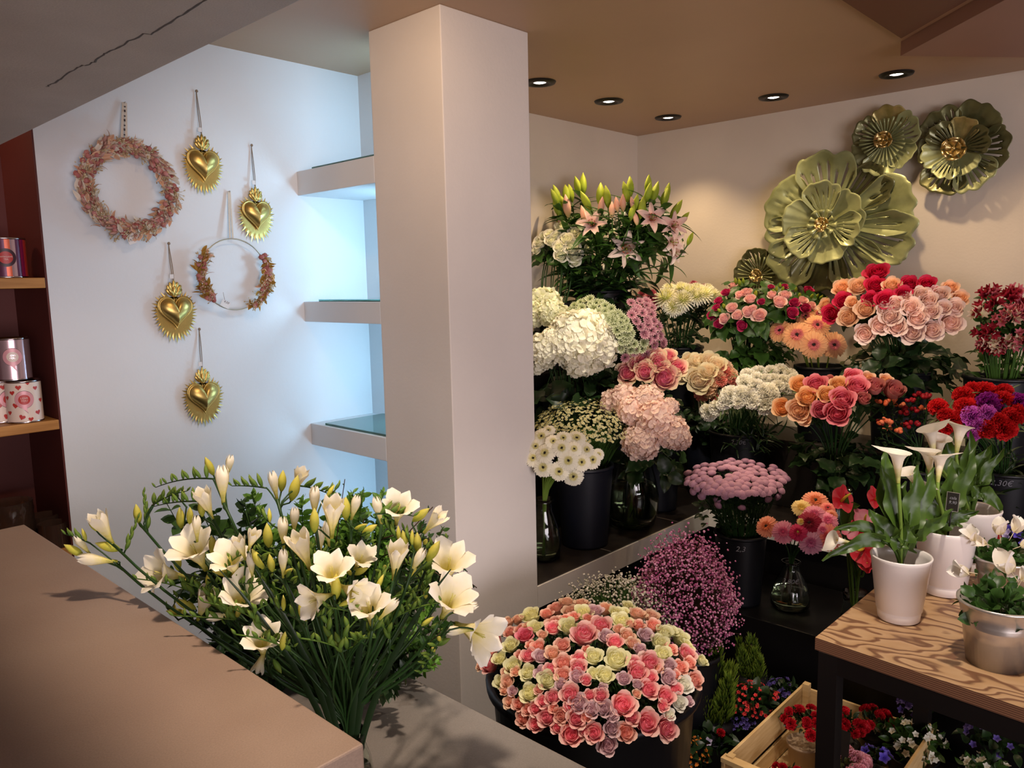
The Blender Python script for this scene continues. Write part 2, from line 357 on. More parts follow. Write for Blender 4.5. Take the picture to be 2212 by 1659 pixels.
pm('chrys_pink', ['#7c2438', '#b04c60', '#c87884'])
pm('santini', ['#a8809c', '#c898b4', '#dcb4c8'])
pm('hyd_white', ['#d4d4a4', '#f2eed6', '#faf6e4'])
pm('hyd_green', ['#a8b070', '#d8d8a8', '#ecead0'])
pm('hyd_pink', ['#e8b8a4', '#f4d2c2', '#f8e0d2'])
pm('astr_green', ['#6a7c3c', '#b4bc88', '#d8dab8'])
pm('astr_pink', ['#8c4858', '#c08090', '#d4a4a8'])
pm('lily_pink', ['#c84858', '#f0b4ac', '#f6cec4', '#f8e0d4'], [0, 0.3, 0.6, 1])
pm('lily_white', ['#e8c060', '#f4ccc0', '#f6dcd0', '#f8e8dc'], [0, 0.25, 0.6, 1])
pm('lily_bud', ['#6f8c28', '#a4b838', '#c4cc50'])
pm('lily_bud_pink', ['#c8c070', '#e8b49c', '#f0c0b0'])
pm('lily_anther', ['#7c2c18', '#943820'], transl=0)
pm('alst_pink', ['#f0d088', '#c8586c', '#d47c84'])
pm('alst_red', ['#a02030', '#98182c', '#b03040'])
pm('alst_cream', ['#e8e8a8', '#f0e8c8', '#f0d8c0'])
pm('hyper_orange', ['#d86038', '#f08860'], transl=0, rough=0.3)
pm('hyper_red', ['#8c1420', '#b02430'], transl=0, rough=0.3)
pm('chamomile', ['#d0b828', '#c8c040', '#d8d494', '#e6e0b8'], [0, 0.35, 0.6, 1])
pm('gyp_pink', ['#a8487c', '#d888b0', '#e8b0c8'])
pm('gyp_white', ['#b8b098', '#e4dcc8', '#f0e8d8'])
pm('freesia', ['#a8a83c', '#e8de84', '#f8f0cc', '#fdf8e8'], [0, 0.28, 0.6, 1])
pm('freesia_bud', ['#7f9630', '#b8bc44', '#d4cc54', '#e0d878'])
pm('freesia_green', ['#3f5f22', '#5f7f30', '#86983c'])
pm('calla', ['#a8b050', '#e4dca0', '#f4ecda', '#f8f2e6'], [0, 0.3, 0.55, 1])
pm('spadix', ['#d0b030', '#e4c848'], transl=0)
pm('anthurium', ['#b81828', '#c81c30', '#d83848'], rough=0.2, transl=0.05, spec=0.6)
pm('anthurium_pink', ['#e0909c', '#ec9cac', '#e8708c'], rough=0.25, transl=0.05, spec=0.6)
pm('kal_red', ['#b01c24', '#e03c3c', '#e85048'])
pm('kal_orange', ['#c05c18', '#dc7c28', '#e89840'])
pm('dianthus_red', ['#7c0810', '#b8101e', '#cc2030'])
pm('dianthus_pink', ['#c04868', '#e89cac', '#f0b8c0'])
pm('violet', ['#3c2c94', '#5444b8', '#7868cc'])
pm('violet_pale', ['#a89cd4', '#c8bce0', '#dcd4e8'])
pm('campanula', ['#4a3c84', '#5e4e9c', '#7464ac'])
pm('bell_white', ['#d8d8c0', '#ece8dc'])
pm('cyclamen', ['#e4d8b0', '#f6efe4', '#faf6ee'])
pm('osteo', ['#6c4010', '#e0a020', '#ecb430'])
pm('dried_mauve', ['#946058', '#b08478', '#c8a498'], rough=0.8)
pm('dried_rose', ['#a05850', '#b87470', '#c68c88'], rough=0.8)
pm('dried_straw', ['#b09068', '#d0b890', '#e0d4b8'], rough=0.85)
pm('dried_ochre', ['#8c6428', '#a88038', '#c09850'], rough=0.85)
pm('dried_peach', ['#d09470', '#e4b494', '#eeccb0'], rough=0.85)
pm('dried_white', ['#d8ccb8', '#ece4d8'], rough=0.85)
# ---------------------------------------------------------------- plant generators (unit diameter 1, axis +Z, base at origin)
def rot2(a): c, s = math.cos(a), math.sin(a); return np.array([[c, -s, 0], [s, c, 0], [0, 0, 1.0]])
def g_rose(n=24, op=0.6, seed=0, inner=0.04):
    g = np.random.default_rng(seed); mb = MB()
    v = np.linspace(0, 1, 6)[None, :]
    for k in range(n):
        q = k / (n - 1); th = k * 2.39996 + g.normal(0, .1); R = inner + (.5 - inner) * q ** .85
        w = 1.25 - .35 * q; a = np.linspace(-w, w, 7)[:, None]; e = np.abs(a / w)
        out_ = k >= n - 6 and n > 18
        if out_: w = .95; a = np.linspace(-w, w, 7)[:, None]
        vv = v * (1 - (.12 + .16 * q + (.10 if out_ else 0)) * e ** (2 if out_ else 3))
        h = .74 - .06 * (1 - q) - .22 * op * q * q + g.normal(0, .012)
        r = R * (.25 + .75 * np.minimum(1, vv / .5) ** .7) * (1 - .18 * (1 - q) * vv ** 2)
        r = r + q * op * .22 * np.maximum(0, (vv - .62) / .38) ** 2 + .03 * a / w + .012 * np.sin(a * 5 + k) * vv * q
        z = h * vv - q * q * op * .13 * np.maximum(0, (vv - .7) / .3) ** 2
        r = r * .80 - .05 * q * np.maximum(0, .25 - vv) + (.10 * np.maximum(0, (vv - .6) / .4) ** 1.5 if out_ else 0)
        G = np.stack([r * np.cos(th + a), r * np.sin(th + a), z + 0 * a], 2)
        mb.grid(G, np.clip(q * .62 + .38 * vv ** 3 + 0 * a, 0, 1))
    mb.ell((0, 0, .30), .30 + .3 * inner, .30 + .3 * inner, .27, k=14, n=8, t=.25)
    return mb
def g_carn(n=64, seed=0, dome=1.35):
    g = np.random.default_rng(seed); mb = MB()
    for k in range(n):
        q = (k + .5) / n; ph = dome * q ** .6; az = k * 2.39996
        d = np.array([math.sin(ph) * math.cos(az), math.sin(ph) * math.sin(az), math.cos(ph) * .95])
        F = frame(d, g.uniform(0, 6)); L = (.40 + .10 * q) * g.uniform(.9, 1.1)
        u = np.linspace(-1, 1, 9)[:, None]; v = np.linspace(.15, 1, 5)[None, :]
        fan = .23 * v ** 1.3
        X = u * fan; Z = L * v * (1 - .10 * u ** 2) + .02 * v * ((np.arange(9) % 2)[:, None] * 2 - 1)
        Y = .055 * v ** 2 * np.sin(u * 7 + k) + .05 * v ** 2
        G = np.stack([X, Y, Z], 2) @ F.T; G[:, :, 2] += .12
        mb.grid(G, np.clip(v * .75 + .1 * np.sin(u * 7 + k) + .1 + 0 * u, 0, 1))
    return mb
def g_gerbera(n=24, seed=0, layers=2, tilt=.12):
    g = np.random.default_rng(seed); mb = MB()
    def ring(m, r0, r1, w, z0, z1, tv0, tv1, off):
        for k in range(m):
            a = (k + off) * 2 * PI / m + g.normal(0, .03); L = r1 * g.uniform(.94, 1.03)
            v = np.linspace(0, 1, 5); r = r0 + (L - r0) * v; ww = w * np.array([.55, .85, 1, .95, .45])
            z = z0 + (z1 - z0) * v ** 1.5 + g.normal(0, .008)
            u = np.array([-1, 0, 1.0])
            X = np.tile(r, (3, 1)); Y = u[:, None] * ww[None, :] * (1 if True else 0); Z = z[None, :] + .012 * (np.abs(u)[:, None]) + 0 * X
            G = np.stack([X, Y, Z], 2) @ rot2(a).T
            mb.grid(G, np.tile(tv0 + (tv1 - tv0) * v, (3, 1)))
    ring(n, .09, .5, .052, .10, .10 - tilt, .55, 1.0, 0); ring(n, .09, .47, .05, .115, .13 - tilt, .55, .95, .5)
    if layers > 2: ring(n, .08, .36, .045, .13, .14, .5, .85, .25)
    ring(26, .07, .22, .018, .12, .15, .3, .38, 0); ring(22, .05, .16, .016, .13, .17, .27, .34, .3)
    mb.ell((0, 0, .115), .085, .085, .035, k=12, n=6, t=.02)
    mb.lathe([(.015, -.02), (.07, .0), (.11, .06), (.12, .10)], 12, t=[.5] * 4)
    return mb
def g_petal4(sz, cup=.25):
    mb = MB()
    for k in range(4):
        u = np.array([-1, 0, 1.0])[:, None]; v = np.linspace(0, 1, 4)[None, :]
        w = np.array([.12, .75, .85, .35])[None, :] * .42
        X = v * .5 + 0 * u; Y = u * w; Z = cup * v * v * .5 - .06 * u ** 2 + 0 * v
        mb.grid(np.stack([X, Y, Z], 2) @ rot2(k * PI / 2).T * sz, .35 + .65 * v + 0 * u)
    return mb
def g_hydrangea(n=120, seed=0, fs=.20, low=-.45):
    g = np.random.default_rng(seed); mb = MB(); f = [g_petal4(fs, c) for c in (.1, .35, .6)]
    for k in range(n):
        z = 1 - (1 - low) * (k + .5) / n; az = k * 2.39996; s = math.sqrt(max(0, 1 - z * z)); d = np.array([s * math.cos(az), s * math.sin(az), z])
        d2 = nrm(d + g.normal(0, .22, 3)); R = frame(d2, g.uniform(0, 6))
        loc = d * np.array([.44, .44, .38]) * g.uniform(.88, 1.04) + np.array([0, 0, .30])
        mb.add(f[k % 3], R, loc, g.uniform(.85, 1.15))
    mb.ell((0, 0, .27), .36, .36, .30, t=.05)
    return mb
def g_mum(n=130, seed=0, L=.26, wd=.024):
    g = np.random.default_rng(seed); mb = MB()
    for k in range(n):
        q = (k + .5) / n; ph = .1 + 1.65 * q ** .6; az = k * 2.39996
        d = np.array([math.sin(ph) * math.cos(az), math.sin(ph) * math.sin(az), math.cos(ph)])
        t_ = np.array([math.cos(ph) * math.cos(az), math.cos(ph) * math.sin(az), -math.sin(ph)]); s_ = np.cross(d, t_)
        v = np.linspace(0, 1, 5); l = (L * (.55 + .6 * q)) * g.uniform(.85, 1.1)
        c = (.12 + .02 * q) * d[None, :] + np.outer(v * l, d) * 1.0 + np.outer(v ** 2 * l * (.25 - .6 * (1 - q)), t_)
        ww = wd * np.array([.7, 1, 1.1, 1, .35])
        G = np.stack([c - s_ * ww[:, None] + d * 0.008, c, c + s_ * ww[:, None] + d * 0.008], 0); G[:, :, 2] += .12
        mb.grid(G, np.tile(np.clip(.15 + .35 * q + .5 * v, 0, 1), (3, 1)))
    mb.ell((0, 0, .12), .13, .13, .13, t=.1)
    return mb
def g_button(seed=0):
    mb = MB(); g = np.random.default_rng(seed)
    for k in range(70):
        q = (k + .5) / 70; ph = 1.5 * q ** .55; az = k * 2.39996
        d = np.array([math.sin(ph) * math.cos(az), math.sin(ph) * math.sin(az), math.cos(ph) * .62]); t_ = np.array([math.cos(az), math.sin(az), -.2])
        s_ = nrm(np.cross(d, t_)); b = d * .40; e = d * .455 + t_ * .035
        mb.raw([b - s_ * .03, b + s_ * .03, e + s_ * .036, e + d * .02, e - s_ * .036], [(0, 1, 2, 3, 4)], [.3, .3, .9, 1, .9] if q > .1 else .05)
    mb.ell((0, 0, 0), .445, .445, .30, k=14, n=8, t=.5)
    return mb
def g_daisy(n=8):
    mb = MB()
    for k in range(n):
        R = rot2(k * 2 * PI / n)
        mb.raw(np.array([(.12, -.06, .04), (.42, -.11, .05), (.5, 0, .03), (.42, .11, .05), (.12, .06, .04)]) @ R.T, [(0, 1, 2, 3, 4)], .9)
    mb.ell((0, 0, .05), .17, .17, .10, k=7, n=5, t=.05)
    return mb
def petal_strip(L, W, rec, cup=.15, base=.0, n=8, tipw=.0):
    """lanceolate petal from origin outwards; rec = recurve angle over its length"""
    v = np.linspace(0, 1, n); ang = base + rec * v ** 1.3
    dx = np.sin(ang); dz = np.cos(ang); x = np.concatenate([[0], np.cumsum((dx[1:] + dx[:-1]) / 2)]) * L / (n - 1); z = np.concatenate([[0], np.cumsum((dz[1:] + dz[:-1]) / 2)]) * L / (n - 1)
    w = W * (np.sin(PI * np.clip(v * .93 + .07, 0, 1)) ** .7 + tipw * v)
    u = np.array([-1, -.5, 0, .5, 1.0])[:, None]
    nx, nz = -np.cos(ang), np.sin(ang)
    X = x + cup * W * u ** 2 * nx; Z = z + cup * W * u ** 2 * nz; Y = u * w[None, :]
    return np.stack([X + 0 * u, Y, Z + 0 * u], 2), np.tile(v, (5, 1)), u
def g_lily(seed=0):
    g = np.random.default_rng(seed); mb = MB()
    for k in range(6):
        G, t, u = petal_strip(.78, .15 if k % 2 else .105, 1.9 + g.normal(0, .12), .5, .28, 10)
        G[:, :, 2] += .02 * np.sin(np.linspace(0, 9, 10))[None, :] * np.abs(u) ** 2
        mb.grid(G @ rot2(k * PI / 3).T, np.clip(t * .75 + .3 * np.abs(u), 0, 1))
    return mb
def g_lily_stamen():
    mb = MB()
    for k in range(6):
        a = k * PI / 3 + .4; p = [np.array([.0, 0, .05]), np.array([.05 * math.cos(a), .05 * math.sin(a), .28]), np.array([.13 * math.cos(a), .13 * math.sin(a), .46])]
        mb.tube(p, .007, 4, m=0, t=.5); mb.ell(p[2], .016, .016, .05, R=frame((-math.sin(a), math.cos(a), .1)), k=6, n=5, m=1)
    mb.tube([(0, 0, .05), (0, 0, .52)], .01, 5, m=0); mb.ell((0, 0, .53), .02, .02, .015, k=6, n=5, m=0)
    return mb
def g_bud(L=1.0, W=.15, ridg=.12, k=12, t0=.2, t1=.9):
    v = np.linspace(0, 1, 9); r = W * np.array([.25, .62, .88, 1, 1, .9, .7, .4, .05])
    an = np.arange(k) * 2 * PI / k; mod = 1 + ridg * np.cos(3 * an)
    G = np.stack([np.outer(np.cos(an) * mod, r), np.outer(np.sin(an) * mod, r), np.tile(v * L, (k, 1))], 2)
    return MB().grid(G, np.tile(t0 + (t1 - t0) * v, (k, 1)), close=True)
def g_leaf(L=1.0, W=.12, bend=.5, fold=.25, n=8, wave=0.0, tip=1.0):
    v = np.linspace(0, 1, n); ang = bend * v
    x = np.concatenate([[0], np.cumsum(np.sin((ang[1:] + ang[:-1]) / 2))]) * L / (n - 1); z = np.concatenate([[0], np.cumsum(np.cos((ang[1:] + ang[:-1]) / 2))]) * L / (n - 1)
    w = W * np.sin(PI * np.clip(v, .02, 1) ** (.75 * tip)) ** .85 + .004 * L
    u = np.array([-1, -.5, 0, .5, 1.0])[:, None]
    X = x[None, :] - fold * np.abs(u) * w[None, :] * np.cos(ang) + wave * W * np.sin(v * 14)[None, :] * np.abs(u) ** 2
    Z = z[None, :] + fold * np.abs(u) * w[None, :] * np.sin(ang); Y = u * w[None, :] + 0 * X
    return MB().grid(np.stack([X, Y, Z], 2), np.clip(.75 - .5 * (1 - np.abs(u)) + 0 * v, 0, 1))
def g_leaves(n=4, L=1.0, W=.13, spread=.9, seed=0, length=1.6, **k):
    """a run of leaves down a stem that hangs along -Z"""
    g = np.random.default_rng(seed); mb = MB()
    for i in range(n):
        lf = g_leaf(L * g.uniform(.7, 1.15), W * g.uniform(.8, 1.2), g.uniform(.3, 1.0), **k)
        R = rot2(i * 2.4 + g.uniform(0, .5)) @ np.array([[math.cos(spread), 0, math.sin(spread)], [0, 1, 0], [-math.sin(spread), 0, math.cos(spread)]])
        mb.add(lf, R, (0, 0, -.1 - length * i / n))
    return mb
def g_clump(n=60, L=.5, W=.12, seed=0, r=1.0, flat=.7, **k):
    """dome of foliage, radius r"""
    g = np.random.default_rng(seed); mb = MB()
    for i in range(n):
        z = g.uniform(-.05, 1); az = i * 2.39996; s = math.sqrt(max(0, 1 - z * z)); d = np.array([s * math.cos(az), s * math.sin(az), z * flat])
        R = frame(nrm(d + g.normal(0, .35, 3)), g.uniform(0, 6)); mb.add(g_leaf(L * g.uniform(.7, 1.2), W * g.uniform(.8, 1.2), g.uniform(.3, 1.1), n=6, **k), R, d * r * g.uniform(.25, .85))
    return mb
def g_freesia(op=.5, seed=0):
    """unit length funnel flower, opening at +Z"""
    g = np.random.default_rng(seed); mb = MB()
    for k in range(6):
        outer = k % 2; v = np.linspace(0, 1, 9)[None, :]; u = np.linspace(-1, 1, 7)[:, None]
        hw = .62 + .12 * outer; wv = np.where(v < .55, 1.0, np.sqrt(np.clip(1 - ((v - .55) / .46) ** 2.4, 0, 1)))
        r = .045 + .05 * v + .15 * np.maximum(0, (v - .22) / .78) ** .75 * (.75 + .5 * op) + op * .20 * np.maximum(0, (v - .52) / .48) ** 1.5 * (1.15 if outer else .8)
        r = r * (1 + .05 * (1 - outer)) - (1 - op) * .17 * np.maximum(0, (v - .6) / .4) ** 2
        lat = u * hw * wv
        z = v * (1 - .0 * op) - op * .14 * np.maximum(0, (v - .6) / .4) ** 2 - .04 * u ** 2 * v
        z = z + .014 * np.sin(u * 4 + k) * v
        th = k * PI / 3 + lat
        rr = r + .02 * (u ** 2) * v * (1 if outer else -1)
        mb.grid(np.stack([rr * np.cos(th), rr * np.sin(th), z + 0 * u], 2), np.clip(v ** 1.0 + 0 * u, 0, 1))
    for k in range(3):
        mb.tube([(0, 0, .4), (.03 * math.cos(k * 2.1), .03 * math.sin(k * 2.1), .74)], .009, 4, t=.2)
    mb.lathe([(.012, -.06), (.04, -.04), (.052, .03), (.05, .1)], 8, t=[0.0] * 4)
    return mb
def g_calla(seed=0):
    """spathe, unit height"""
    u = np.linspace(0, 1, 33)[:, None]; v = np.linspace(0, 1, 14)[None, :]
    th = -PI - .35 + u * (2 * PI + .7)
    back = (.5 + .5 * np.cos(th)); tip = np.exp(-(np.abs(th) / .28) ** 1.3)
    hgt = .74 + .13 * back + .09 * tip
    r = .045 + .07 * v + .11 * v ** 2.4 + np.maximum(0, (v - .72) / .28) ** 1.6 * (.12 + .03 * back + .20 * tip)
    r = r * (1 - .18 * (np.abs(th) / PI) ** 6)
    z = v * hgt - np.maximum(0, (v - .8) / .2) ** 2 * (.06 + .02 * tip)
    return MB().grid(np.stack([r * np.cos(th), r * np.sin(th), z], 2), v * .95 + 0 * u)
def g_anthurium():
    mb = MB(); th = np.linspace(0, 2 * PI, 25)[:, None]; rr = np.linspace(0, 1, 6)[None, :]
    R = .5 * (1 - .25 * np.cos(th) - .25 * np.abs(np.sin(th)) ** 3 * 0) * (1 - .55 * np.exp(-((th - PI) / .35) ** 2) * .6)
    tipx = np.where(np.abs(np.sin(th)) < .3, .12 * (np.cos(th) > 0), 0)
    X = rr * (R * np.cos(th) + tipx) + .12; Y = rr * R * np.sin(th) * .85; Z = .10 * rr ** 2 + .03 * np.sin(th * 4) * rr
    return mb.grid(np.stack([X, Y, Z], 2), rr + 0 * th)
def g_conifer(h=1.0, w=.35, seed=0, n=900):
    g = np.random.default_rng(seed); mb = MB()
    heads = [(0, 0, 1.0)] + [(g.uniform(-.55, .55) * w * 1.6, g.uniform(-.55, .55) * w * 1.6, g.uniform(.55, .85)) for _ in range(6)]
    for i in range(n):
        hx, hy, hh = heads[i % len(heads)]; z = g.uniform(0.02, hh) * h; rr = w * (1 - z / (hh * h)) ** .8 * (1 if i % len(heads) == 0 else .5) + .015; az = g.uniform(0, 2 * PI)
        q = (z / h) ** .5; p = np.array([hx * q + rr * .6 * math.cos(az), hy * q + rr * .6 * math.sin(az), z])
        d = nrm([math.cos(az) * .7, math.sin(az) * .7, 1.1 + g.uniform(0, .8)]); s = nrm(np.cross(d, g.normal(0, 1, 3))); l = .14 * h * g.uniform(.6, 1.2); ww = .012 * h
        for s2 in (s, np.cross(d, s)):
            mb.raw([p - s2 * ww * .4, p + s2 * ww * .4, p + d * l * .5 + s2 * ww, p + d * l, p + d * l * .5 - s2 * ww], [(0, 1, 2, 3, 4)], [.1, .1, .5, 1, .5])
    return mb
def bez(a, b, c, d, n=8):
    t = np.linspace(0, 1, n)[:, None]; a, b, c, d = map(lambda q: np.asarray(q, float), (a, b, c, d))
    return (1 - t) ** 3 * a + 3 * (1 - t) ** 2 * t * b + 3 * (1 - t) * t ** 2 * c + t ** 3 * d

# variants are built once and their meshes shared by all copies
GEO = {}
def geo(key, fn, n=3):
    if key not in GEO: GEO[key] = [fn(i) for i in range(n)]
    return GEO[key]
MESH = {}
def bloom_mesh(kind, col, i=0):
    key = (kind, col, i)
    if key in MESH: return MESH[key]
    f = {'rose': lambda s: g_rose(25, .62, s), 'cabbage': lambda s: g_rose(27, .40, s, .10), 'bud_rose': lambda s: g_rose(16, .25, s), 'spray': lambda s: g_rose(20, .58, s),
         'lisi': lambda s: g_rose(13, .9, s, .07), 'carn': lambda s: g_carn(64, s), 'gerb': lambda s: g_gerbera(24, s), 'mum': lambda s: g_mum(130, s), 'pinkmum': lambda s: g_mum(150, s, .24, .016),
         'hyd': lambda s: g_hydrangea(130, s), 'button': lambda s: g_button(s), 'lily': lambda s: g_lily(s), 'lilybud': lambda s: g_bud(1, .17, .12), 'astr': lambda s: g_astr(s),
         'alst': lambda s: g_alst(s), 'freesia0': lambda s: g_freesia(.10, s), 'freesia1': lambda s: g_freesia(.45, s), 'freesia2': lambda s: g_freesia(.95, s), 'fbud': lambda s: g_bud(1, .19, .05, 8),
         'lisibud': lambda s: g_bud(1, .2, .2, 8), 'calla': lambda s: g_calla(s)}[kind]
    me = geo(kind, f)[i % 3].mesh(kind + '_' + col, PT[col]); MESH[key] = me; return me
def g_astr(seed=0):
    mb = MB(); g = np.random.default_rng(seed)
    for k in range(14):
        R = rot2(k * 2 * PI / 14 + .1)
        mb.raw(np.array([(.1, -.05, .05), (.35, -.09, .14), (.5, 0, .18), (.35, .09, .14), (.1, .05, .05)]) @ R.T, [(0, 1, 2, 3, 4)], [.3, .8, 1, .8, .3])
    for k in range(24):
        a = k * 2.4; r = .16 * math.sqrt(k / 24); p = np.array([r * math.cos(a), r * math.sin(a), .12]); d = np.array([math.cos(a) * r * 2, math.sin(a) * r * 2, .16])
        mb.tube([p, p + d], .012, 3, t=.1 + .4 * (k % 2), cap=False)
    return mb
def g_alst(seed=0):
    g = np.random.default_rng(seed); mb = MB()
    for f in range(3):
        R = frame(nrm([math.cos(f * 2.1 + seed) * .8, math.sin(f * 2.1 + seed) * .8, .8]))
        one = MB()
        for k in range(6):
            G, t, u = petal_strip(.46, .085, .75, .5, .22, 6, .1); one.grid(G @ rot2(k * PI / 3).T, np.clip(t + .1 * np.abs(u), 0, 1))
        mb.add(one, R, (0, 0, 0))
    return mb
LEAFSET = {
    'rose': lambda: g_leaves(6, .55, .17, 1.25, 3, 1.8, tip=1.0), 'thin': lambda: g_leaves(8, .9, .05, .7, 4, 2.0), 'lily': lambda: g_leaves(9, 1.0, .11, 1.0, 5, 1.7),
    'broad': lambda: g_leaves(4, .9, .32, 1.2, 6, 1.0, wave=.2), 'round': lambda: g_leaves(8, .5, .15, 1.0, 7, 1.7), 'feather': lambda: g_leaves(14, .55, .035, 1.0, 8, 1.9)}
def leaf_mesh(kind, col):
    k = ('leaf', kind, col)
    if k not in MESH: MESH[k] = LEAFSET[kind]().mesh('leaves', PT[col])
    return MESH[k]

class Ellipsoid:
    """bunch envelope: centre from pixel + depth, horizontal radius a and vertical radius b in metres"""
    def __init__(s, c, a, b): s.c = np.asarray(c, float); s.s = np.array([1 / a, 1 / a, 1 / b]); s.a = a
    def hit(s, x, y):
        v = ray(x, y); o = (EYE - s.c) * s.s; w_ = v * s.s
        A = w_ @ w_; B = o @ w_; C_ = o @ o - 1; dsc = B * B - A * C_
        t = (-B - math.sqrt(dsc)) / A if dsc > 0 else -B / A
        p = EYE + v * t; n_ = nrm((p - s.c) * s.s * s.s)
        return p, n_
def stem_path(p, d, foot, neck=None, n=8):
    L = np.linalg.norm(p - foot)
    if neck is None: return bez(p, p - d * L * .35, foot + np.array([0, 0, L * .45]), foot, n)
    a = bez(p, p - d * np.linalg.norm(p - neck) * .45, neck + (neck - foot) * .5, neck, n); return np.concatenate([a, bez(neck, neck + (foot - neck) * .3, neck + (foot - neck) * .7, foot, 4)[1:]])
def cut_flower(name, bloomname, kind, col, p, d, size, foot, label, cat, group, neck=None, stemcol='stem_green', srad=.0025, leaf=None, leafcol='leaf_green', leafs=.05, var=0, roll=None, seat=.0, extra=None):
    """one cut stem standing in its container: the thing is the stem's foot, its parts the bloom, the stem and the leaves"""
    root = thing(name, label, cat, foot, group, anchor=p)
    R = frame(d, random.uniform(0, 6.28) if roll is None else roll)
    b = p - np.asarray(d) * size * seat
    part(bloomname, bloom_mesh(kind, col, var), root, m4(R, b, size))
    mb = MB(); pa = stem_path(b + np.asarray(d) * size * .05, np.asarray(d), np.asarray(foot, float), neck); mb.tube(pa - np.asarray(foot), srad, 5)
    s = part('stem', mb.mesh('stem', PT[stemcol]), root, Matrix.Translation(Vector(foot)))
    if leaf:
        i = 1 if len(pa) > 2 else 0; dd = nrm(pa[0] - pa[2])
        part('leaves', leaf_mesh(leaf, leafcol), root, m4(frame(dd, random.uniform(0, 6.28)), pa[0] - dd * size * .15, leafs))
    if extra: extra(root, R, b)
    return root
# ---------------------------------------------------------------- room
def boxmesh(name, a, b, m, bevel=0.0):
    return MB().box(a, b).mesh(name, m, smooth=False)
def bev(o, w=0.004, seg=2):
    md = o.modifiers.new('bevel', 'BEVEL'); md.width = w; md.segments = seg; md.limit_method = 'ANGLE'; return o
struct('floor', boxmesh('floor', (-2.0, -4.0, -0.06), (3.86, 2.95, 0), M['floor']))
struct('ceiling', boxmesh('ceiling', (-2.0, -4.0, H), (3.86, 2.95, H + .08), M['ceil']))
struct('wall_back', boxmesh('wall_back', (3.78, -4.0, 0), (3.86, 2.63, H), M['wall_warmlit']))
struct('wall_left', MB().box((0.743, 2.55, 0), (1.925, 2.63, H)).mesh('wall_left', M['wall_niche'], False))
struct('wall_alcove', MB().box((1.925, 2.55, 0), (3.78, 2.63, H)).mesh('wall_alcove', M['wall_warmlit'], False))  # same wall as wall_left, split to take the warm-lit colour
struct('wall_niche', boxmesh('wall_niche', (1.88, 2.09, 0), (1.97, 2.55, H), M['wall_niche']))
struct('wall_rear_left', boxmesh('wall_rear_left', (-2.08, -4.0, 0), (-2.0, 2.95, H), M['wall']))
mb = MB()
mb.box((-2.0, -4.08, 0), (-1.7, -4.0, H)); mb.box((2.6, -4.08, 0), (3.86, -4.0, H)); mb.box((-1.7, -4.08, 0), (2.6, -4.0, .25)); mb.box((-1.7, -4.08, 2.25), (2.6, -4.0, H))
struct('wall_front', mb.mesh('wall_front', M['wall'], False))
struct('window_1', MB().box((-1.7, -4.05, .25), (2.6, -4.04, 2.25)).mesh('window_1', M['glass'], False))
bev(struct('trim_1', boxmesh('pillar', (1.59, 1.75, 0), (1.97, 2.09, H), M['wall'])), .003)
SC.collection.objects['trim_1'].name = 'wall_pillar'
# recess with oak shelves left of the white wall
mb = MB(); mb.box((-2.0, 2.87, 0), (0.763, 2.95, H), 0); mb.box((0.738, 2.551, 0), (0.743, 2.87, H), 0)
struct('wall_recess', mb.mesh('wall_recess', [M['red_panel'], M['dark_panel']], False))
for i, (z0, z1, lab) in enumerate(((1.613, 1.643, 'upper oak shelf in the dark red recess, carrying one striped tin'), (1.195, 1.224, 'middle oak shelf in the dark recess, carrying the stacked tins'), (0.80, 0.83, 'low oak shelf in the dark recess, half hidden by counter, with glass holders'))):
    o = solo('oak_shelf', boxmesh('oak_shelf', (-0.6, 2.55, z0), (0.737, 2.87, z1), M['oak']), lab, 'shelf', group='oak shelves in the recess', anchor=(.3, 2.55, z0)); bev(o, .002)
# soffit box and thin dark plate painting its shade on the ceiling, top right
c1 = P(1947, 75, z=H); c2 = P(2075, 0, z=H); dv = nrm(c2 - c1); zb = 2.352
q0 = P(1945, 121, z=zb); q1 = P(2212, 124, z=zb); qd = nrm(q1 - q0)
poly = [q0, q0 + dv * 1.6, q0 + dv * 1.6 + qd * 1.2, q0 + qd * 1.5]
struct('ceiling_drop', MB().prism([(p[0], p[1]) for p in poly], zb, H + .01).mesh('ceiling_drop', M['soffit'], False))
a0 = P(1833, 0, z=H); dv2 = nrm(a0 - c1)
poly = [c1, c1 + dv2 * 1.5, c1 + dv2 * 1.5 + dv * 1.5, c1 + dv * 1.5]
struct('ceiling_shade_plate', MB().prism([(p[0], p[1]) for p in poly], H - .012, H + .005).mesh('ceiling_shade_plate', M['ceil_shade'], False))
# display platform, L shaped, tiled top and white edge
ZP = 0.534
mb = MB(); mb.prism([(1.97, 1.75), (3.185, 1.75), (3.185, -1.2), (3.78, -1.2), (3.78, 2.55), (1.97, 2.55)], 0.45, ZP - .004, 1)
struct('trim_platform', mb.mesh('platform', [M['tile'], M['wall']], False))
mb = MB(); mb.prism([(1.972, 1.758), (3.193, 1.758), (3.193, -1.2), (3.78, -1.2), (3.78, 2.55), (1.972, 2.55)], ZP - .004, ZP, 0)
for x in (2.42, 2.92): mb.box((x, 1.758, ZP), (x + .004, 2.55, ZP + .0006), 1)
for y in (2.1,): mb.box((1.972, y, ZP), (3.78, y + .004, ZP + .0006), 1)
struct('floor_platform', mb.mesh('platform_tiles', [M['tile'], M['grout']], False))
struct('wall_platform_base', MB().prism([(2.0, 1.80), (3.23, 1.80), (3.23, -1.2), (3.75, -1.2), (3.75, 2.5), (2.0, 2.5)], 0, .449).mesh('base', M['blackwood'], False))
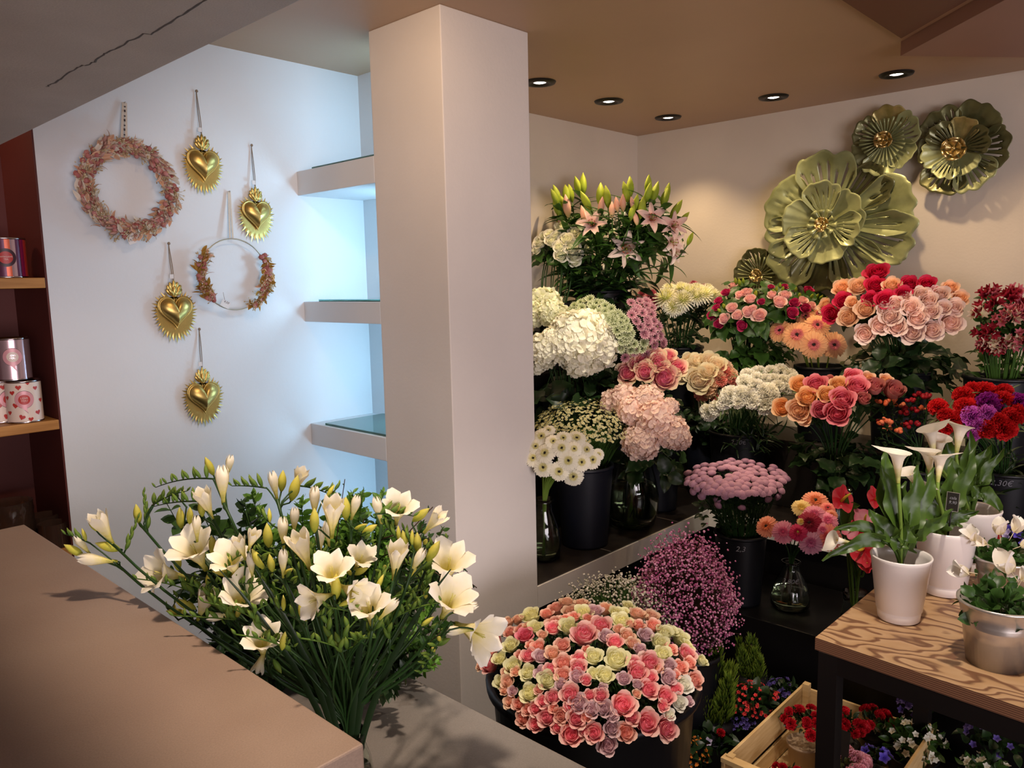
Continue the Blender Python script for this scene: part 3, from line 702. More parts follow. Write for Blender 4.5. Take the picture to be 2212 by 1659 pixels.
# stepped boards that carry the buckets
def step(a, b, m, label):
    o = solo('display_step', boxmesh('display_step', a, b, m), label, 'display step'); bev(o, .003); return o
step((3.43, -1.0, ZP), (3.777, 2.28, .85), M['stepboard'], 'long grey raised step along the back wall carrying the upper row of buckets')
step((2.10, 2.28, ZP), (3.42, 2.547, 1.19), M['blackwood'], 'black raised step along the left alcove wall under the lily bucket')
step((2.70, -1.0, 0), (3.17, 1.66, .30), M['blackwood'], 'low black step in front of the white platform edge holding the gerbera vase')
# niche shelves and glass plates
for i, (z0, z1, n_) in enumerate(((1.931, 2.017, 'top'), (1.472, 1.546, 'middle'), (1.005, 1.087, 'bottom'))):
    o = solo('niche_shelf', boxmesh('niche_shelf', (1.59, 2.09, z0), (1.88, 2.55, z1), M['wall_niche']), '%s thick white shelf between the pillar and the wall of brass hearts' % n_, 'shelf', group='white niche shelves', anchor=(1.6, 2.3, z0)); bev(o, .002)
    o = solo('glass_plate', boxmesh('glass_plate', (1.602, 2.10, z1), (1.87, 2.47, z1 + .008), M['plate_glass']), 'green edged glass plate lying on the %s niche shelf' % n_, 'glass plate', group='glass plates on the niche shelves', anchor=(1.6, 2.3, z1)); bev(o, .001)
# counters and slab
o = solo('sales_counter', boxmesh('sales_counter', (-0.55, 0.806, 0), (0.556, 2.286, 1.0), M['counter']), 'tall brown stone counter block in the left foreground', 'counter'); bev(o, .003)
ZL = 0.68                                   # height of the lower counter
pl = [(0.556, -.3), (1.088, -.3)] + [(1.088 - .19 + .19 * math.cos(a), 1.587 - .19 + .19 * math.sin(a)) for a in np.linspace(0, PI / 2, 12)] + [(0.556, 1.587)]
root = thing('packing_counter', 'lower grey stone counter with rounded far corner beside the freesias', 'counter', (.78, .6, 0))
bev(part('worktop', MB().prism(pl, ZL - .035, ZL).mesh('worktop', M['counter2'], False), root), .003)
part('body', boxmesh('body', (0.556, -.3, 0), (1.02, 1.46, ZL - .035), M['counter']), root)
cano = o = solo('stone_canopy', boxmesh('stone_canopy', (-0.75, -1.2, 1.95), (0.565, 2.54, 2.06), M['slab']), 'overhead grey brown stone slab with a dark vein above the counter', 'canopy'); bev(o, .003)
g = np.random.default_rng(4); vp = [(100, 187), (112, 181), (140, 163), (166, 148), (190, 139), (204, 133), (222, 119), (232, 112), (262, 99), (293, 81), (318, 73), (347, 64), (372, 44), (400, 27), (436, 4), (470, -22)]
vw = []
for i in range(len(vp) - 1):
    for k in range(4): f = k / 4; vw.append(P(vp[i][0] * (1 - f) + vp[i + 1][0] * f + g.normal(0, 1.2), vp[i][1] * (1 - f) + vp[i + 1][1] * f + g.normal(0, 1.6), z=1.95))
vw = np.array(vw); tg = np.gradient(vw, axis=0); nn = np.stack([-tg[:, 1], tg[:, 0], 0 * tg[:, 0]], 1); nn /= np.linalg.norm(nn, axis=1)[:, None]; hw = (.0010 + .0009 * g.uniform(size=len(vw)))[:, None]
part('vein', MB().grid(np.stack([vw - nn * hw - [0, 0, .0003], vw - [0, 0, .0006], vw + nn * hw - [0, 0, .0003]], 0)).mesh('vein', M['vein']), cano)
# recessed ceiling lights
ring = MB().lathe([(.026, 0), (.028, -.006), (.034, -.004), (.040, -.009), (.048, -.009), (.062, -.007), (.066, 0)], 32).mesh('trim_ring', M['metal_black'])
lens = MB().lathe([(.001, -.002), (.018, -.004), (.027, -.001), (.0275, .001)], 24).mesh('lens', M['lens'])
for x, y in SPOTS[:6]:
    a = (x, y, H)
    t = thing('ceiling_spotlight', 'black rimmed lit spotlight recessed in the brown alcove ceiling', 'ceiling light', a, 'recessed ceiling spotlights')
    part('trim_ring', ring, t, Matrix.Translation(a)); part('lens', lens, t, Matrix.Translation(a))

# ---------------------------------------------------------------- containers
def text_pts(s, size, font_shear=.25):
    c = D.curves.new('t', 'FONT'); c.body = s; c.size = size; c.shear = font_shear; c.align_x = 'CENTER'; c.align_y = 'CENTER'; c.offset = size * .0; c.resolution_u = 2
    o = D.objects.new('t', c); COL.objects.link(o)
    dg = bpy.context.evaluated_depsgraph_get(); dg.update()
    me = D.meshes.new_from_object(o.evaluated_get(dg)); V = np.array([v.co[:] for v in me.vertices]).reshape(-1, 3); F = [tuple(p.vertices) for p in me.polygons]
    D.objects.remove(o); D.meshes.remove(me); return V, F
def writing(parent, s, size, cx, cy, z, r, az, m, slope=0.0, name='price_writing'):
    V, F = text_pts(s, size)
    if not len(V): return
    a = az + V[:, 0] / r; rr = r + .0012 + slope * V[:, 1]
    W_ = np.stack([cx + rr * np.cos(a), cy + rr * np.sin(a), z + V[:, 1]], 1)
    return part(name, MB().raw(W_, F).mesh(name, m), parent)
def toward_cam(cx, cy): return math.atan2(-cy, -cx)
def bucket(cx, cy, z0, h, r, label, col='black', price=None, psize=.029, pz=.045, taper=.80, daz=0.0, group='flower buckets'):
    root = thing('flower_bucket', label, 'bucket', (cx, cy, z0))
    rb = r * taper
    b = MB().lathe([(.001, .004), (rb, .004), (rb + .001, 0), (rb + .002, .01), (r, h - .012), (r + .001, h)], 40)
    b.lathe([(r - .004, h), (r - .005, h - .012), (rb - .003, .02), (.001, .02)], 40)
    part('bucket_body', b.mesh('bucket_body', M[col]), root, Matrix.Translation((cx, cy, z0)))
    part('bucket_rim', MB().lathe([(r - .004, h - .001), (r - .002, h + .003), (r + .005, h + .002), (r + .006, h - .010), (r, h - .012), (r - .001, h - .006)], 40).mesh('bucket_rim', M[col]), root, Matrix.Translation((cx, cy, z0)))
    if price: writing(root, price, psize, cx, cy, z0 + h - pz, r + .001, toward_cam(cx, cy) + daz, M['chalk'])
    return root
def glass_vase(cx, cy, z0, prof, label, water=.6, price=None, pz=.1, pr=.05, th=.004, psize=.028, daz=0.0):
    """prof: list of (r, z) outside profile from the base up"""
    root = thing('glass_vase', label, 'vase', (cx, cy, z0)); pr_ = np.array(prof); h = pr_[-1, 1]
    inn = [(max(.001, r - th), max(z, th * 2)) for r, z in prof][::-1]
    part('vase_body', MB().lathe([(.001, 0)] + list(prof) + inn + [(.001, th * 2)], 40).mesh('vase_body', M['glass']), root, Matrix.Translation((cx, cy, z0)))
    if water:
        zs = np.linspace(th * 2 + .001, h * water, 10); rs = np.interp(zs, pr_[:, 1], pr_[:, 0]) - th - .0008
        part('water', MB().lathe([(.001, zs[0])] + list(zip(rs, zs)) + [(.001, zs[-1])], 32).mesh('water', M['water']), root, Matrix.Translation((cx, cy, z0)))
    if price: writing(root, price, psize, cx, cy, z0 + pz, pr, toward_cam(cx, cy) + daz, M['chalk'])
    return root
# ---------------------------------------------------------------- bunches in the alcove
U = random.uniform
def zc(ox, oy, s, L): return [(ox + q[0] / s, oy + q[1] / s, q[2] / s) + tuple(q[3:]) for q in L]
def bunch(ell, blooms, foot, neck_r, bz, name, part_name, kinds, label_of, cat, group_of, seat=.5, up=.35, leaf='rose', leafcol='leaf_dark', leafs=.05, stemcol='stem_dark', srad=.0028, fs=1.0, to_cam=.35, extra=None):
    """blooms: (x, y, diameter px, code); the stems lean together through the container's neck"""
    fx, fy, fz = foot
    for i, q in enumerate(blooms):
        x, y, dpx, code = q[:4]; kind, col = kinds[code]
        p, n = ell.hit(x, y); dep = (p - EYE) @ _d; size = dpx / FPX * dep * fs
        cam_d = nrm(EYE - p)
        d = nrm(n + np.array([0, 0, up]) + cam_d * to_cam + RNG.normal(0, .10, 3))
        off = np.array([p[0] - fx, p[1] - fy]); l = np.linalg.norm(off) + 1e-6
        nk = np.array([fx, fy, bz]); nk[:2] += off / l * min(l, neck_r) * .75
        ft = np.array([fx, fy, fz + .012]); ft[:2] -= off / l * min(l, neck_r) * .45
        cut_flower(name, part_name, kind, col, p, d, size, tuple(ft), label_of[code], cat, group_of[code] if isinstance(group_of, dict) else group_of,
                   neck=nk, seat=seat, leaf=leaf, leafcol=leafcol, leafs=leafs, stemcol=stemcol, srad=srad, var=i % 3, extra=extra)

def greens(ell_c, a, b_, foot, neck, n, kind, col, size, where, seed=0, lo=-.9, hi=.3, scol='stem_dark'):
    """leafy shoots of the same bunch, standing in the same container below the blooms"""
    g = np.random.default_rng(seed + 77)
    for i in range(n):
        az = i * 2.39996; z = g.uniform(lo, hi); s = math.sqrt(max(.05, 1 - z * z)) * g.uniform(.35, .95); p = np.asarray(ell_c) + np.array([s * math.cos(az) * a, s * math.sin(az) * a, z * b_])
        p[1] = min(p[1], 2.45); p[0] = min(p[0], 3.68)
        ft = np.array([foot[0] + g.uniform(-.03, .03), foot[1] + g.uniform(-.03, .03), foot[2]]); nk = np.asarray(neck) + np.array([(p[0] - neck[0]) * .35, (p[1] - neck[1]) * .35, 0])
        l = np.linalg.norm(nk[:2] - neck[:2]); 
        if l > .08: nk[:2] = neck[:2] + (nk[:2] - neck[:2]) * .08 / l
        root = thing('leafy_shoot', 'leafy green shoot below the blooms, ' + where, 'leafy shoot', tuple(ft), 'leafy shoots, ' + where, anchor=p)
        d = nrm((p - nk) + np.array([0, 0, .08])); part('stem', MB().tube(stem_path(p, d, ft, nk, 6) - ft, .002, 4).mesh('stem', PT[scol]), root, Matrix.Translation(Vector(ft)))
        part('leaves', leaf_mesh(kind, col), root, m4(frame(nrm(d + g.normal(0, .2, 3)), g.uniform(0, 6)), p, size * g.uniform(.8, 1.2)))
# -- big rose bunch, upper row
L = zc(1620, 560, 3.737, [(1025, 105, 180, 'r'), (1010, 205, 150, 'r'), (1285, 200, 145, 'r'), (1430, 200, 145, 'r'), (1240, 280, 130, 'r'), (1095, 330, 155, 'r'), (970, 320, 120, 'r'), (750, 335, 140, 'r'), (650, 440, 140, 'r'),
    (870, 215, 150, 'o'), (735, 230, 140, 'o'), (1140, 205, 135, 'o'), (820, 345, 95, 'o'), (930, 400, 150, 'o'), (790, 470, 155, 'o'), (1620, 225, 120, 'o'), (600, 370, 115, 'o'), (1700, 310, 125, 'o'),
    (1385, 280, 135, 'b'), (1530, 280, 150, 'b'), (1445, 330, 140, 'b'), (1300, 385, 150, 'b'), (1460, 420, 140, 'b'), (1180, 365, 125, 'b'), (1135, 460, 150, 'b'), (1350, 470, 155, 'b'), (1650, 390, 145, 'b'), (1620, 510, 185, 'b'),
    (1050, 530, 150, 'b'), (1180, 540, 150, 'b'), (1305, 590, 175, 'b'), (1470, 570, 165, 'b'), (925, 600, 150, 'b'), (1080, 400, 105, 'b'), (1255, 315, 95, 'b'), (1560, 390, 120, 'b')])
c = P(1950, 680, X=3.56); E1 = Ellipsoid(c, .36, .22)
bucket(c[0] - .0, c[1], .85, .34, .125, 'black bucket holding the large red, peach and blush rose bunch', price=None)
bunch(E1, L, (c[0], c[1], .86), .10, 1.19, 'rose', 'bloom', {'r': ('rose', 'rose_red'), 'o': ('rose', 'rose_peach'), 'b': ('rose', 'rose_blush')},
      {'r': 'raspberry red rose in the big mixed bunch', 'o': 'peach rose in the big mixed bunch', 'b': 'blush rose in the big mixed bunch'}, 'rose', {'r': 'red roses of the big upper bunch', 'o': 'peach roses of the big upper bunch', 'b': 'blush roses of the big upper bunch'}, leafs=.10, fs=1.10, to_cam=.85)
greens(c - np.array([.05, .02, .16]), .28, .13, (c[0], c[1], .87), (c[0], c[1], 1.17), 26, 'broad', 'leaf_dark', .10, 'big rose bunch', 1)
# -- peach gerberas, upper row
L = zc(1620, 560, 3.737, [(380, 610, 210, 'p'), (545, 530, 185, 'p'), (515, 690, 200, 'p'), (680, 690, 190, 'p'), (240, 575, 170, 'p'), (450, 460, 150, 'p'), (560, 440, 130, 'p')])
c = P(1750, 740, X=3.46); E2 = Ellipsoid(c + np.array([.10, .06, -.02]), .20, .15); b = P(1774, 790, X=3.56)
bucket(b[0], b[1], .85, b[2] - .85, .115, 'black bucket of peach gerberas marked 2,10', price='2,10\u20ac')
bunch(E2, L, (b[0], b[1], .86), .09, b[2], 'gerbera', 'flower_head', {'p': ('gerb', 'gerb_peach')}, {'p': 'peach gerbera with pink ring and dark eye'}, 'gerbera', 'peach gerberas in the 2,10 bucket', seat=.1, leaf=None, stemcol='stem_light', srad=.0035, up=.1, to_cam=.9, fs=1.15)
# -- garden roses, middle row, glass vase marked 4,90
L = zc(1620, 560, 3.737, [(400, 1010, 150, 'o'), (460, 1110, 160, 'o'), (620, 1090, 140, 'o'), (715, 1010, 135, 'o'), (395, 1215, 185, 'l'), (260, 1200, 150, 'o'), (440, 1280, 120, 'l'), (950, 955, 110, 'l'), (1100, 970, 100, 'l'),
    (535, 1010, 175, 'p'), (830, 945, 140, 'p'), (865, 1025, 175, 'p'), (750, 1130, 185, 'p'), (705, 1240, 195, 'p'), (575, 1220, 145, 'p'), (650, 975, 95, 'd'), (1010, 1020, 165, 'd'), (1170, 1050, 180, 'd'), (920, 1120, 120, 'd')])
b = P(1800, 1040, X=3.22)
c = P(1815, 870, X=3.27); E3 = Ellipsoid(c, .30, .16)
glass_vase(b[0], b[1], ZP, [(.075, 0), (.085, .02), (.09, .10), (.08, .19), (.055, .25), (.052, .29), (.062, .31)], 'clear glass vase of garden roses marked 4,90', price='4,90\u20ac', pz=.265, pr=.055)
bunch(E3, L, (b[0], b[1], ZP), .04, ZP + .30, 'garden_rose', 'bloom', {'o': ('cabbage', 'rose_orange'), 'l': ('cabbage', 'rose_peach'), 'p': ('cabbage', 'rose_pink'), 'd': ('bud_rose', 'rose_dusky')},
      {'o': 'apricot garden rose in the glass vase bunch', 'l': 'pale peach garden rose in the glass vase bunch', 'p': 'pink garden rose in the glass vase bunch', 'd': 'dusky pink rose at the back of the vase bunch'}, 'rose',
      {k: 'garden roses in the 4,90 vase, ' + v for k, v in dict(o='apricot', l='pale peach', p='pink', d='dusky').items()}, leafs=.08, fs=1.12, to_cam=.85)
greens(c - np.array([.05, .03, .17]), .22, .12, (b[0], b[1], ZP + .02), (b[0], b[1], ZP + .29), 22, 'broad', 'leaf_dark', .09, 'garden rose vase', 2)
# -- red and purple carnations
L = zc(1620, 560, 3.737, [(1500, 1160, 145, 'r'), (1730, 1060, 165, 'r'), (1740, 1150, 175, 'r'), (1620, 1270, 155, 'r'), (1560, 1240, 125, 'r'), (1900, 1010, 165, 'r'), (2050, 1090, 155, 'r'), (2050, 1030, 135, 'r'), (1690, 1060, 105, 'r'), (1570, 1360, 115, 'r'), (1910, 1360, 160, 'r'), (2060, 1360, 185, 'r'),
    (2130, 1250, 160, 'r'), (2030, 1280, 130, 'r'), (1800, 1010, 115, 'r'), (1650, 1330, 105, 'r'), (2200, 1200, 140, 'r'), (1930, 1120, 195, 'u'), (2180, 1110, 140, 'u'), (2230, 1180, 130, 'u'), (1800, 1240, 175, 'm'), (1930, 1220, 135, 'm'), (1850, 1330, 115, 'm'), (1800, 1420, 95, 'm')])
b = P(2165, 1010, X=3.30); c = P(2120, 900, X=3.24); E4 = Ellipsoid(c, .30, .17)
bucket(b[0], b[1], ZP, b[2] - ZP, .13, 'black bucket of red and purple carnations marked 2,30', price='2,30\u20ac', pz=.03)
bunch(E4, L, (b[0], b[1], ZP), .10, b[2], 'carnation', 'bloom', {'r': ('carn', 'carn_red'), 'u': ('carn', 'carn_purple'), 'm': ('carn', 'carn_magenta')},
      {'r': 'scarlet carnation in the red and purple bunch', 'u': 'dark purple carnation in the red bunch', 'm': 'bright mauve carnation in the red bunch'}, 'carnation', {'r': 'scarlet carnations', 'u': 'dark purple carnations', 'm': 'bright mauve carnations'}, leaf='thin', leafcol='leaf_pale', leafs=.07, fs=1.1)
greens(c - np.array([.02, .02, .15]), .22, .12, (b[0], b[1], ZP + .02), (b[0], b[1], b[2]), 20, 'thin', 'leaf_dark', .10, 'red carnations', 3)
# -- white carnations, middle row
L = zc(1400, 700, 4.424, [(950, 450, 120, 'w'), (1060, 420, 130, 'w'), (1180, 420, 130, 'w'), (1290, 400, 130, 'w'), (1380, 450, 130, 'w'), (1420, 490, 110, 'w'), (930, 520, 140, 'w'), (1030, 560, 140, 'w'), (1110, 600, 140, 'w'), (1210, 500, 130, 'w'), (1300, 520, 140, 'w'), (1180, 600, 140, 'w'),
    (1250, 570, 120, 'w'), (960, 660, 160, 'w'), (880, 640, 160, 'w'), (780, 650, 160, 'w'), (1130, 660, 140, 'w'), (1200, 660, 130, 'w'), (740, 720, 140, 'w'), (1140, 760, 170, 'w'), (630, 815, 130, 'w'), (545, 865, 150, 'w'), (860, 730, 120, 'w'), (990, 720, 140, 'w'), (700, 770, 100, 'w'), (1130, 500, 100, 'w'), (1330, 590, 110, 'w'), (1040, 480, 110, 'w')])
b = P(1595, 930, X=3.30); c = P(1615, 850, X=3.28); E5 = Ellipsoid(c, .28, .15)
bucket(b[0], b[1], ZP, b[2] - ZP, .13, 'black bucket of white carnations marked 2,30', price='2,30\u20ac', pz=.03)
bunch(E5, L, (b[0], b[1], ZP), .10, b[2], 'carnation', 'bloom', {'w': ('carn', 'carn_white')}, {'w': 'white carnation in the middle row bunch'}, 'carnation', 'white carnations', leaf='thin', leafcol='leaf_pale', leafs=.08, fs=1.25, to_cam=.6)
greens(c - np.array([.02, .02, .13]), .20, .09, (b[0], b[1], ZP + .02), (b[0], b[1], b[2]), 22, 'thin', 'leaf_dark', .09, 'white carnations', 4)
# -- two-tone pink roses and cream roses with pink carnations
L = zc(1130, 340, 2.963, [(905, 1405, 165, 'p'), (990, 1340, 115, 'p'), (870, 1310, 115, 'p'), (780, 1370, 125, 'p'), (665, 1375, 135, 'p'), (850, 1275, 115, 'p'), (930, 1268, 95, 'p'), (770, 1295, 105, 'p'), (720, 1320, 90, 'p')])
b = P(1420, 900, X=3.05); c = P(1410, 800, D_=3.42); E6 = Ellipsoid(c, .20, .13)
bucket(b[0], b[1], ZP, b[2] - ZP, .11, 'navy bucket holding the two-tone pink roses', col='navy')
bunch(E6, L, (b[0], b[1], ZP), .09, b[2], 'rose', 'bloom', {'p': ('rose', 'rose_bicolor')}, {'p': 'pink rose with pale yellow outer petals'}, 'rose', 'two-tone pink roses', leafs=.07, fs=1.15, to_cam=.9)
greens(c - np.array([.02, .02, .12]), .16, .09, (b[0], b[1], ZP + .02), (b[0], b[1], b[2]), 14, 'rose', 'leaf_dark', .10, 'two-tone roses', 5)
L = zc(1130, 340, 2.963, [(1125, 1425, 155, 'c'), (1060, 1350, 135, 'c'), (1110, 1300, 115, 'c'), (1190, 1300, 125, 'c'), (1240, 1330, 115, 'c'), (1180, 1370, 115, 'c'), (1060, 1290, 100, 'c'), (1010, 1395, 105, 'c'), (1080, 1395, 100, 'c'), (1290, 1330, 105, 'k'), (1250, 1400, 105, 'k'), (1330, 1380, 100, 'k'), (1210, 1440, 95, 'k'), (1195, 1490, 100, 'k'),
    (1300, 1365, 95, 'q'), (1265, 1415, 95, 'q'), (1350, 1415, 85, 'q'), (1150, 1520, 105, 'q'), (1225, 1535, 55, 'q')])
b = P(1520, 915, X=3.42); c = P(1535, 815, X=3.36); E7 = Ellipsoid(c, .22, .13)
bucket(b[0], b[1], ZP, b[2] - ZP, .09, 'navy bucket holding cream roses and pink carnations', col='navy')
bunch(E7, L, (b[0], b[1], ZP), .09, b[2], 'rose', 'bloom', {'c': ('rose', 'rose_cream'), 'k': ('carn', 'carn_peach'), 'q': ('carn', 'carn_pink')}, {'c': 'cream rose beside the two-tone pink roses', 'k': 'pale peach carnation among the cream roses', 'q': 'coral pink carnation among the cream roses'}, 'flower',
      {'c': 'cream roses', 'k': 'pale peach carnations', 'q': 'coral pink carnations'}, leafs=.07, fs=1.1, to_cam=.8)
greens(c - np.array([.06, .05, .12]), .18, .09, (b[0], b[1], ZP + .02), (b[0], b[1], b[2]), 16, 'rose', 'leaf_dark', .10, 'cream roses', 6)
# -- lisianthus, pink and magenta, upper row in a glass vase
L = zc(1130, 340, 2.963, [(1285, 1030, 80, 'p'), (1370, 1010, 80, 'p'), (1440, 985, 90, 'p'), (1515, 1010, 100, 'p'), (1335, 960, 80, 'p'), (1430, 860, 85, 'p'), (1455, 900, 80, 'p'), (1390, 875, 75, 'p'), (1340, 815, 65, 'p'), (1205, 1010, 75, 'm'), (1250, 1065, 75, 'm'), (1295, 860, 65, 'm'), (1250, 915, 65, 'm'), (1400, 1075, 75, 'm'), (1235, 960, 60, 'm')])
L += zc(1620, 560, 3.737, [(70, 450, 125, 'p'), (240, 340, 125, 'p'), (285, 285, 105, 'p'), (430, 330, 95, 'p'), (500, 370, 90, 'p'), (20, 400, 90, 'p'), (180, 280, 90, 'p'), (475, 240, 95, 'm'), (360, 345, 90, 'm'), (345, 430, 115, 'm'), (455, 390, 95, 'm'), (95, 340, 70, 'm'), (280, 215, 65, 'm'), (170, 220, 60, 'm')])
L += zc(1620, 560, 3.737, [(215, 240, 60, 'g'), (240, 215, 60, 'g'), (265, 240, 60, 'g'), (370, 245, 55, 'g'), (500, 300, 60, 'g'), (540, 300, 60, 'g'), (575, 310, 60, 'g'), (400, 290, 60, 'g'), (610, 320, 55, 'g')]) + zc(1130, 340, 2.963, [(1385, 800, 55, 'g'), (1360, 790, 50, 'g'), (1285, 950, 55, 'g'), (1255, 980, 50, 'g'), (1490, 870, 55, 'g'), (1600, 860, 55, 'g'), (1240, 860, 45, 'g'), (1410, 790, 45, 'g')])
b = P(1610, 780, X=3.55); c = P(1645, 690, X=3.58); E8 = Ellipsoid(c, .30, .19)
glass_vase(b[0], b[1], .85, [(.07, 0), (.075, .02), (.075, .20), (.078, .33)], 'clear glass cylinder holding pink and magenta lisianthus', water=.5)
bunch(E8, L, (b[0], b[1], .86), .06, b[2], 'lisianthus', 'bloom', {'p': ('lisi', 'lisi_pink'), 'm': ('lisi', 'lisi_magenta'), 'g': ('lisibud', 'lily_bud')}, {'p': 'pale pink lisianthus in the upper row vase', 'm': 'magenta lisianthus in the upper row vase', 'g': 'green lisianthus bud in the upper row vase'}, 'lisianthus',
      {'p': 'pale pink lisianthus', 'm': 'magenta lisianthus', 'g': 'green lisianthus buds'}, leaf='broad', leafcol='leaf_green', leafs=.10, up=.5, to_cam=.7)
greens(c - np.array([.06, .02, .14]), .17, .14, (b[0], b[1], .88), (b[0], b[1], b[2] + .01), 24, 'broad', 'leaf_green', .09, 'lisianthus vase', 7, scol='stem_green')
# -- alstroemeria, far right
rg = np.random.default_rng(5); L = []
for i in range(34):
    x, y = rg.uniform(2085, 2235), rg.uniform(628, 752)
    if (x < 2110 and y > 720): x += 40
    L.append((x, y, rg.uniform(34, 46), 'krkcr'[i % 5]))
b = P(2165, 812, X=3.56); c = P(2165, 700, X=3.60); E9 = Ellipsoid(c, .22, .17)
bucket(b[0], b[1], .85, b[2] - .85, .135, 'black bucket of alstroemerias at the right edge marked 2,30', price='2,30\u20ac', pz=.03)
bunch(E9, L, (b[0], b[1], .86), .11, b[2], 'alstroemeria', 'bloom', {'k': ('alst', 'alst_pink'), 'r': ('alst', 'alst_red'), 'c': ('alst', 'alst_cream')}, {'k': 'pink alstroemeria right of the big rose bunch', 'r': 'dark red alstroemeria right of the roses', 'c': 'cream alstroemeria right of the roses'}, 'alstroemeria',
      {'k': 'pink alstroemerias', 'r': 'dark red alstroemerias', 'c': 'cream alstroemerias'}, leaf='round', leafcol='leaf_green', leafs=.09, up=.5, to_cam=.6, stemcol='stem_green', seat=.1, fs=1.25)
greens(c - np.array([.03, .02, .08]), .17, .12, (b[0], b[1], .88), (b[0], b[1], b[2] + .01), 14, 'round', 'leaf_green', .10, 'alstroemerias', 8, scol='stem_light')
# -- chrysanthemums, upper row
L = zc(1130, 340, 2.963, [(910, 885, 165, 'c'), (1025, 900, 150, 'c'), (1065, 850, 130, 'c'), (1150, 865, 150, 'c'), (1205, 870, 120, 'c'), (960, 945, 130, 'c'), (1110, 835, 110, 'c'), (1010, 830, 110, 'c'), (1000, 960, 90, 'c'), (820, 880, 115, 'd'), (790, 930, 105, 'd'), (760, 870, 85, 'd'), (1160, 825, 65, 'd'), (1090, 805, 65, 'd'), (840, 930, 90, 'd'), (730, 900, 80, 'd'), (1240, 880, 100, 'c'), (1110, 880, 130, 'c'), (930, 830, 90, 'c'), (1180, 835, 100, 'c')])
b = P(1467, 748, X=3.5); c = P(1480, 655, X=3.52); E10 = Ellipsoid(c, .24, .13)
bucket(b[0], b[1], .85, b[2] - .85, .12, 'black bucket of cream chrysanthemums marked 3,90', price='3,90\u20ac')
bunch(E10, L, (b[0], b[1], .86), .09, b[2], 'chrysanthemum', 'bloom', {'c': ('mum', 'chrys_cream'), 'd': ('pinkmum', 'chrys_pink')}, {'c': 'cream chrysanthemum with yellow-green heart', 'd': 'dull pink shaggy chrysanthemum'}, 'chrysanthemum', {'c': 'cream chrysanthemums', 'd': 'dull pink chrysanthemums'}, leaf='rose', leafcol='leaf_dark', leafs=.09, up=.7, seat=.2, fs=1.35)
greens(c - np.array([.05, .02, .10]), .18, .09, (b[0], b[1], .88), (b[0], b[1], b[2]), 16, 'rose', 'leaf_dark', .10, 'chrysanthemums', 9)
# -- astrantia, green and pink
def astr_cluster(poly, n, seed):
    g = np.random.default_rng(seed); out = []
    while len(out) < n:
        x = g.uniform(min(p[0] for p in poly), max(p[0] for p in poly)); y = g.uniform(min(p[1] for p in poly), max(p[1] for p in poly)); ins = False; j = len(poly) - 1
        for i in range(len(poly)):
            if (poly[i][1] > y) != (poly[j][1] > y) and x < (poly[j][0] - poly[i][0]) * (y - poly[i][1]) / (poly[j][1] - poly[i][1]) + poly[i][0]: ins = not ins
            j = i
        if ins and all((x - a[0]) ** 2 + (y - a[1]) ** 2 > (9 if len(out) > n * .8 else 13) ** 2 * (1 if n < 40 else .6) for a in out): out.append((x, y, g.uniform(19, 27)))
        elif ins and g.uniform() < .01: out.append((x, y, 20))
    return out
poly = [(1222, 668), (1270, 645), (1320, 660), (1360, 700), (1372, 740), (1400, 735), (1395, 755), (1340, 758), (1330, 700), (1280, 680), (1235, 690)]
L = [q + ('g',) for q in astr_cluster(poly, 56, 3)]
poly = [(1355, 655), (1400, 640), (1420, 690), (1430, 730), (1440, 745), (1410, 745), (1385, 720), (1365, 690)]
L += [q + ('k',) for q in astr_cluster(poly, 26, 4)] + [(x, y, 24, 'k') for x, y in ((1395, 765), (1370, 760), (1350, 772))]
b = P(1322, 805, D_=3.55); c = P(1322, 715, D_=3.38); E11 = Ellipsoid(c, .22, .17)
bucket(b[0], b[1], ZP, b[2] - ZP, .12, 'navy bucket holding green and pink astrantias, marked 2', col='navy', price='2,', daz=.35)
bunch(E11, L, (b[0], b[1], ZP), .09, b[2], 'astrantia', 'bloom', {'g': ('astr', 'astr_green'), 'k': ('astr', 'astr_pink')}, {'g': 'pale green astrantia behind the white hydrangea', 'k': 'dusty pink astrantia left of the chrysanthemums'}, 'astrantia', {'g': 'pale green astrantias', 'k': 'dusty pink astrantias'}, leaf='round', leafcol='leaf_dark', leafs=.05, up=.3, seat=.0, srad=.0015, to_cam=.8)
greens(c - np.array([.03, .05, .10]), .16, .12, (b[0], b[1], ZP + .02), (b[0], b[1], b[2]), 14, 'round', 'leaf_dark', .09, 'astrantias', 10)
# -- white hydrangeas at the left
L = [(1262, 722, 122, 'w'), (1290, 742, 108, 'w'), (1258, 768, 92, 'w'), (1236, 706, 86, 'w'), (1225, 740, 84, 'w'), (1296, 700, 78, 'w'), (1165, 650, 88, 'c'), (1188, 668, 64, 'c'), (1150, 672, 70, 'c'), (1172, 755, 76, 'w'), (1196, 732, 56, 'w'), (1150, 780, 64, 'w')]
b = P(1230, 850, Y=2.14); c = P(1225, 735, Y=2.14); E12 = Ellipsoid(c, .24, .18)
bucket(b[0], b[1], ZP, b[2] - ZP, .12, 'tall navy bucket of white hydrangeas', col='navy')
bunch(E12, L, (b[0], b[1], ZP), .09, b[2], 'hydrangea', 'flower_head', {'w': ('hyd', 'hyd_white'), 'c': ('hyd', 'hyd_green')}, {'w': 'white hydrangea head under the lilies', 'c': 'creamy green hydrangea head by the pillar'}, 'hydrangea', {'w': 'white hydrangeas', 'c': 'creamy green hydrangeas'}, leaf='broad', leafcol='leaf_dark', leafs=.11, seat=.45, fs=1.1)
greens(c - np.array([.02, .05, .14]), .20, .14, (b[0], b[1], ZP + .02), (b[0], b[1], b[2]), 16, 'broad', 'leaf_dark', .12, 'white hydrangeas', 11)
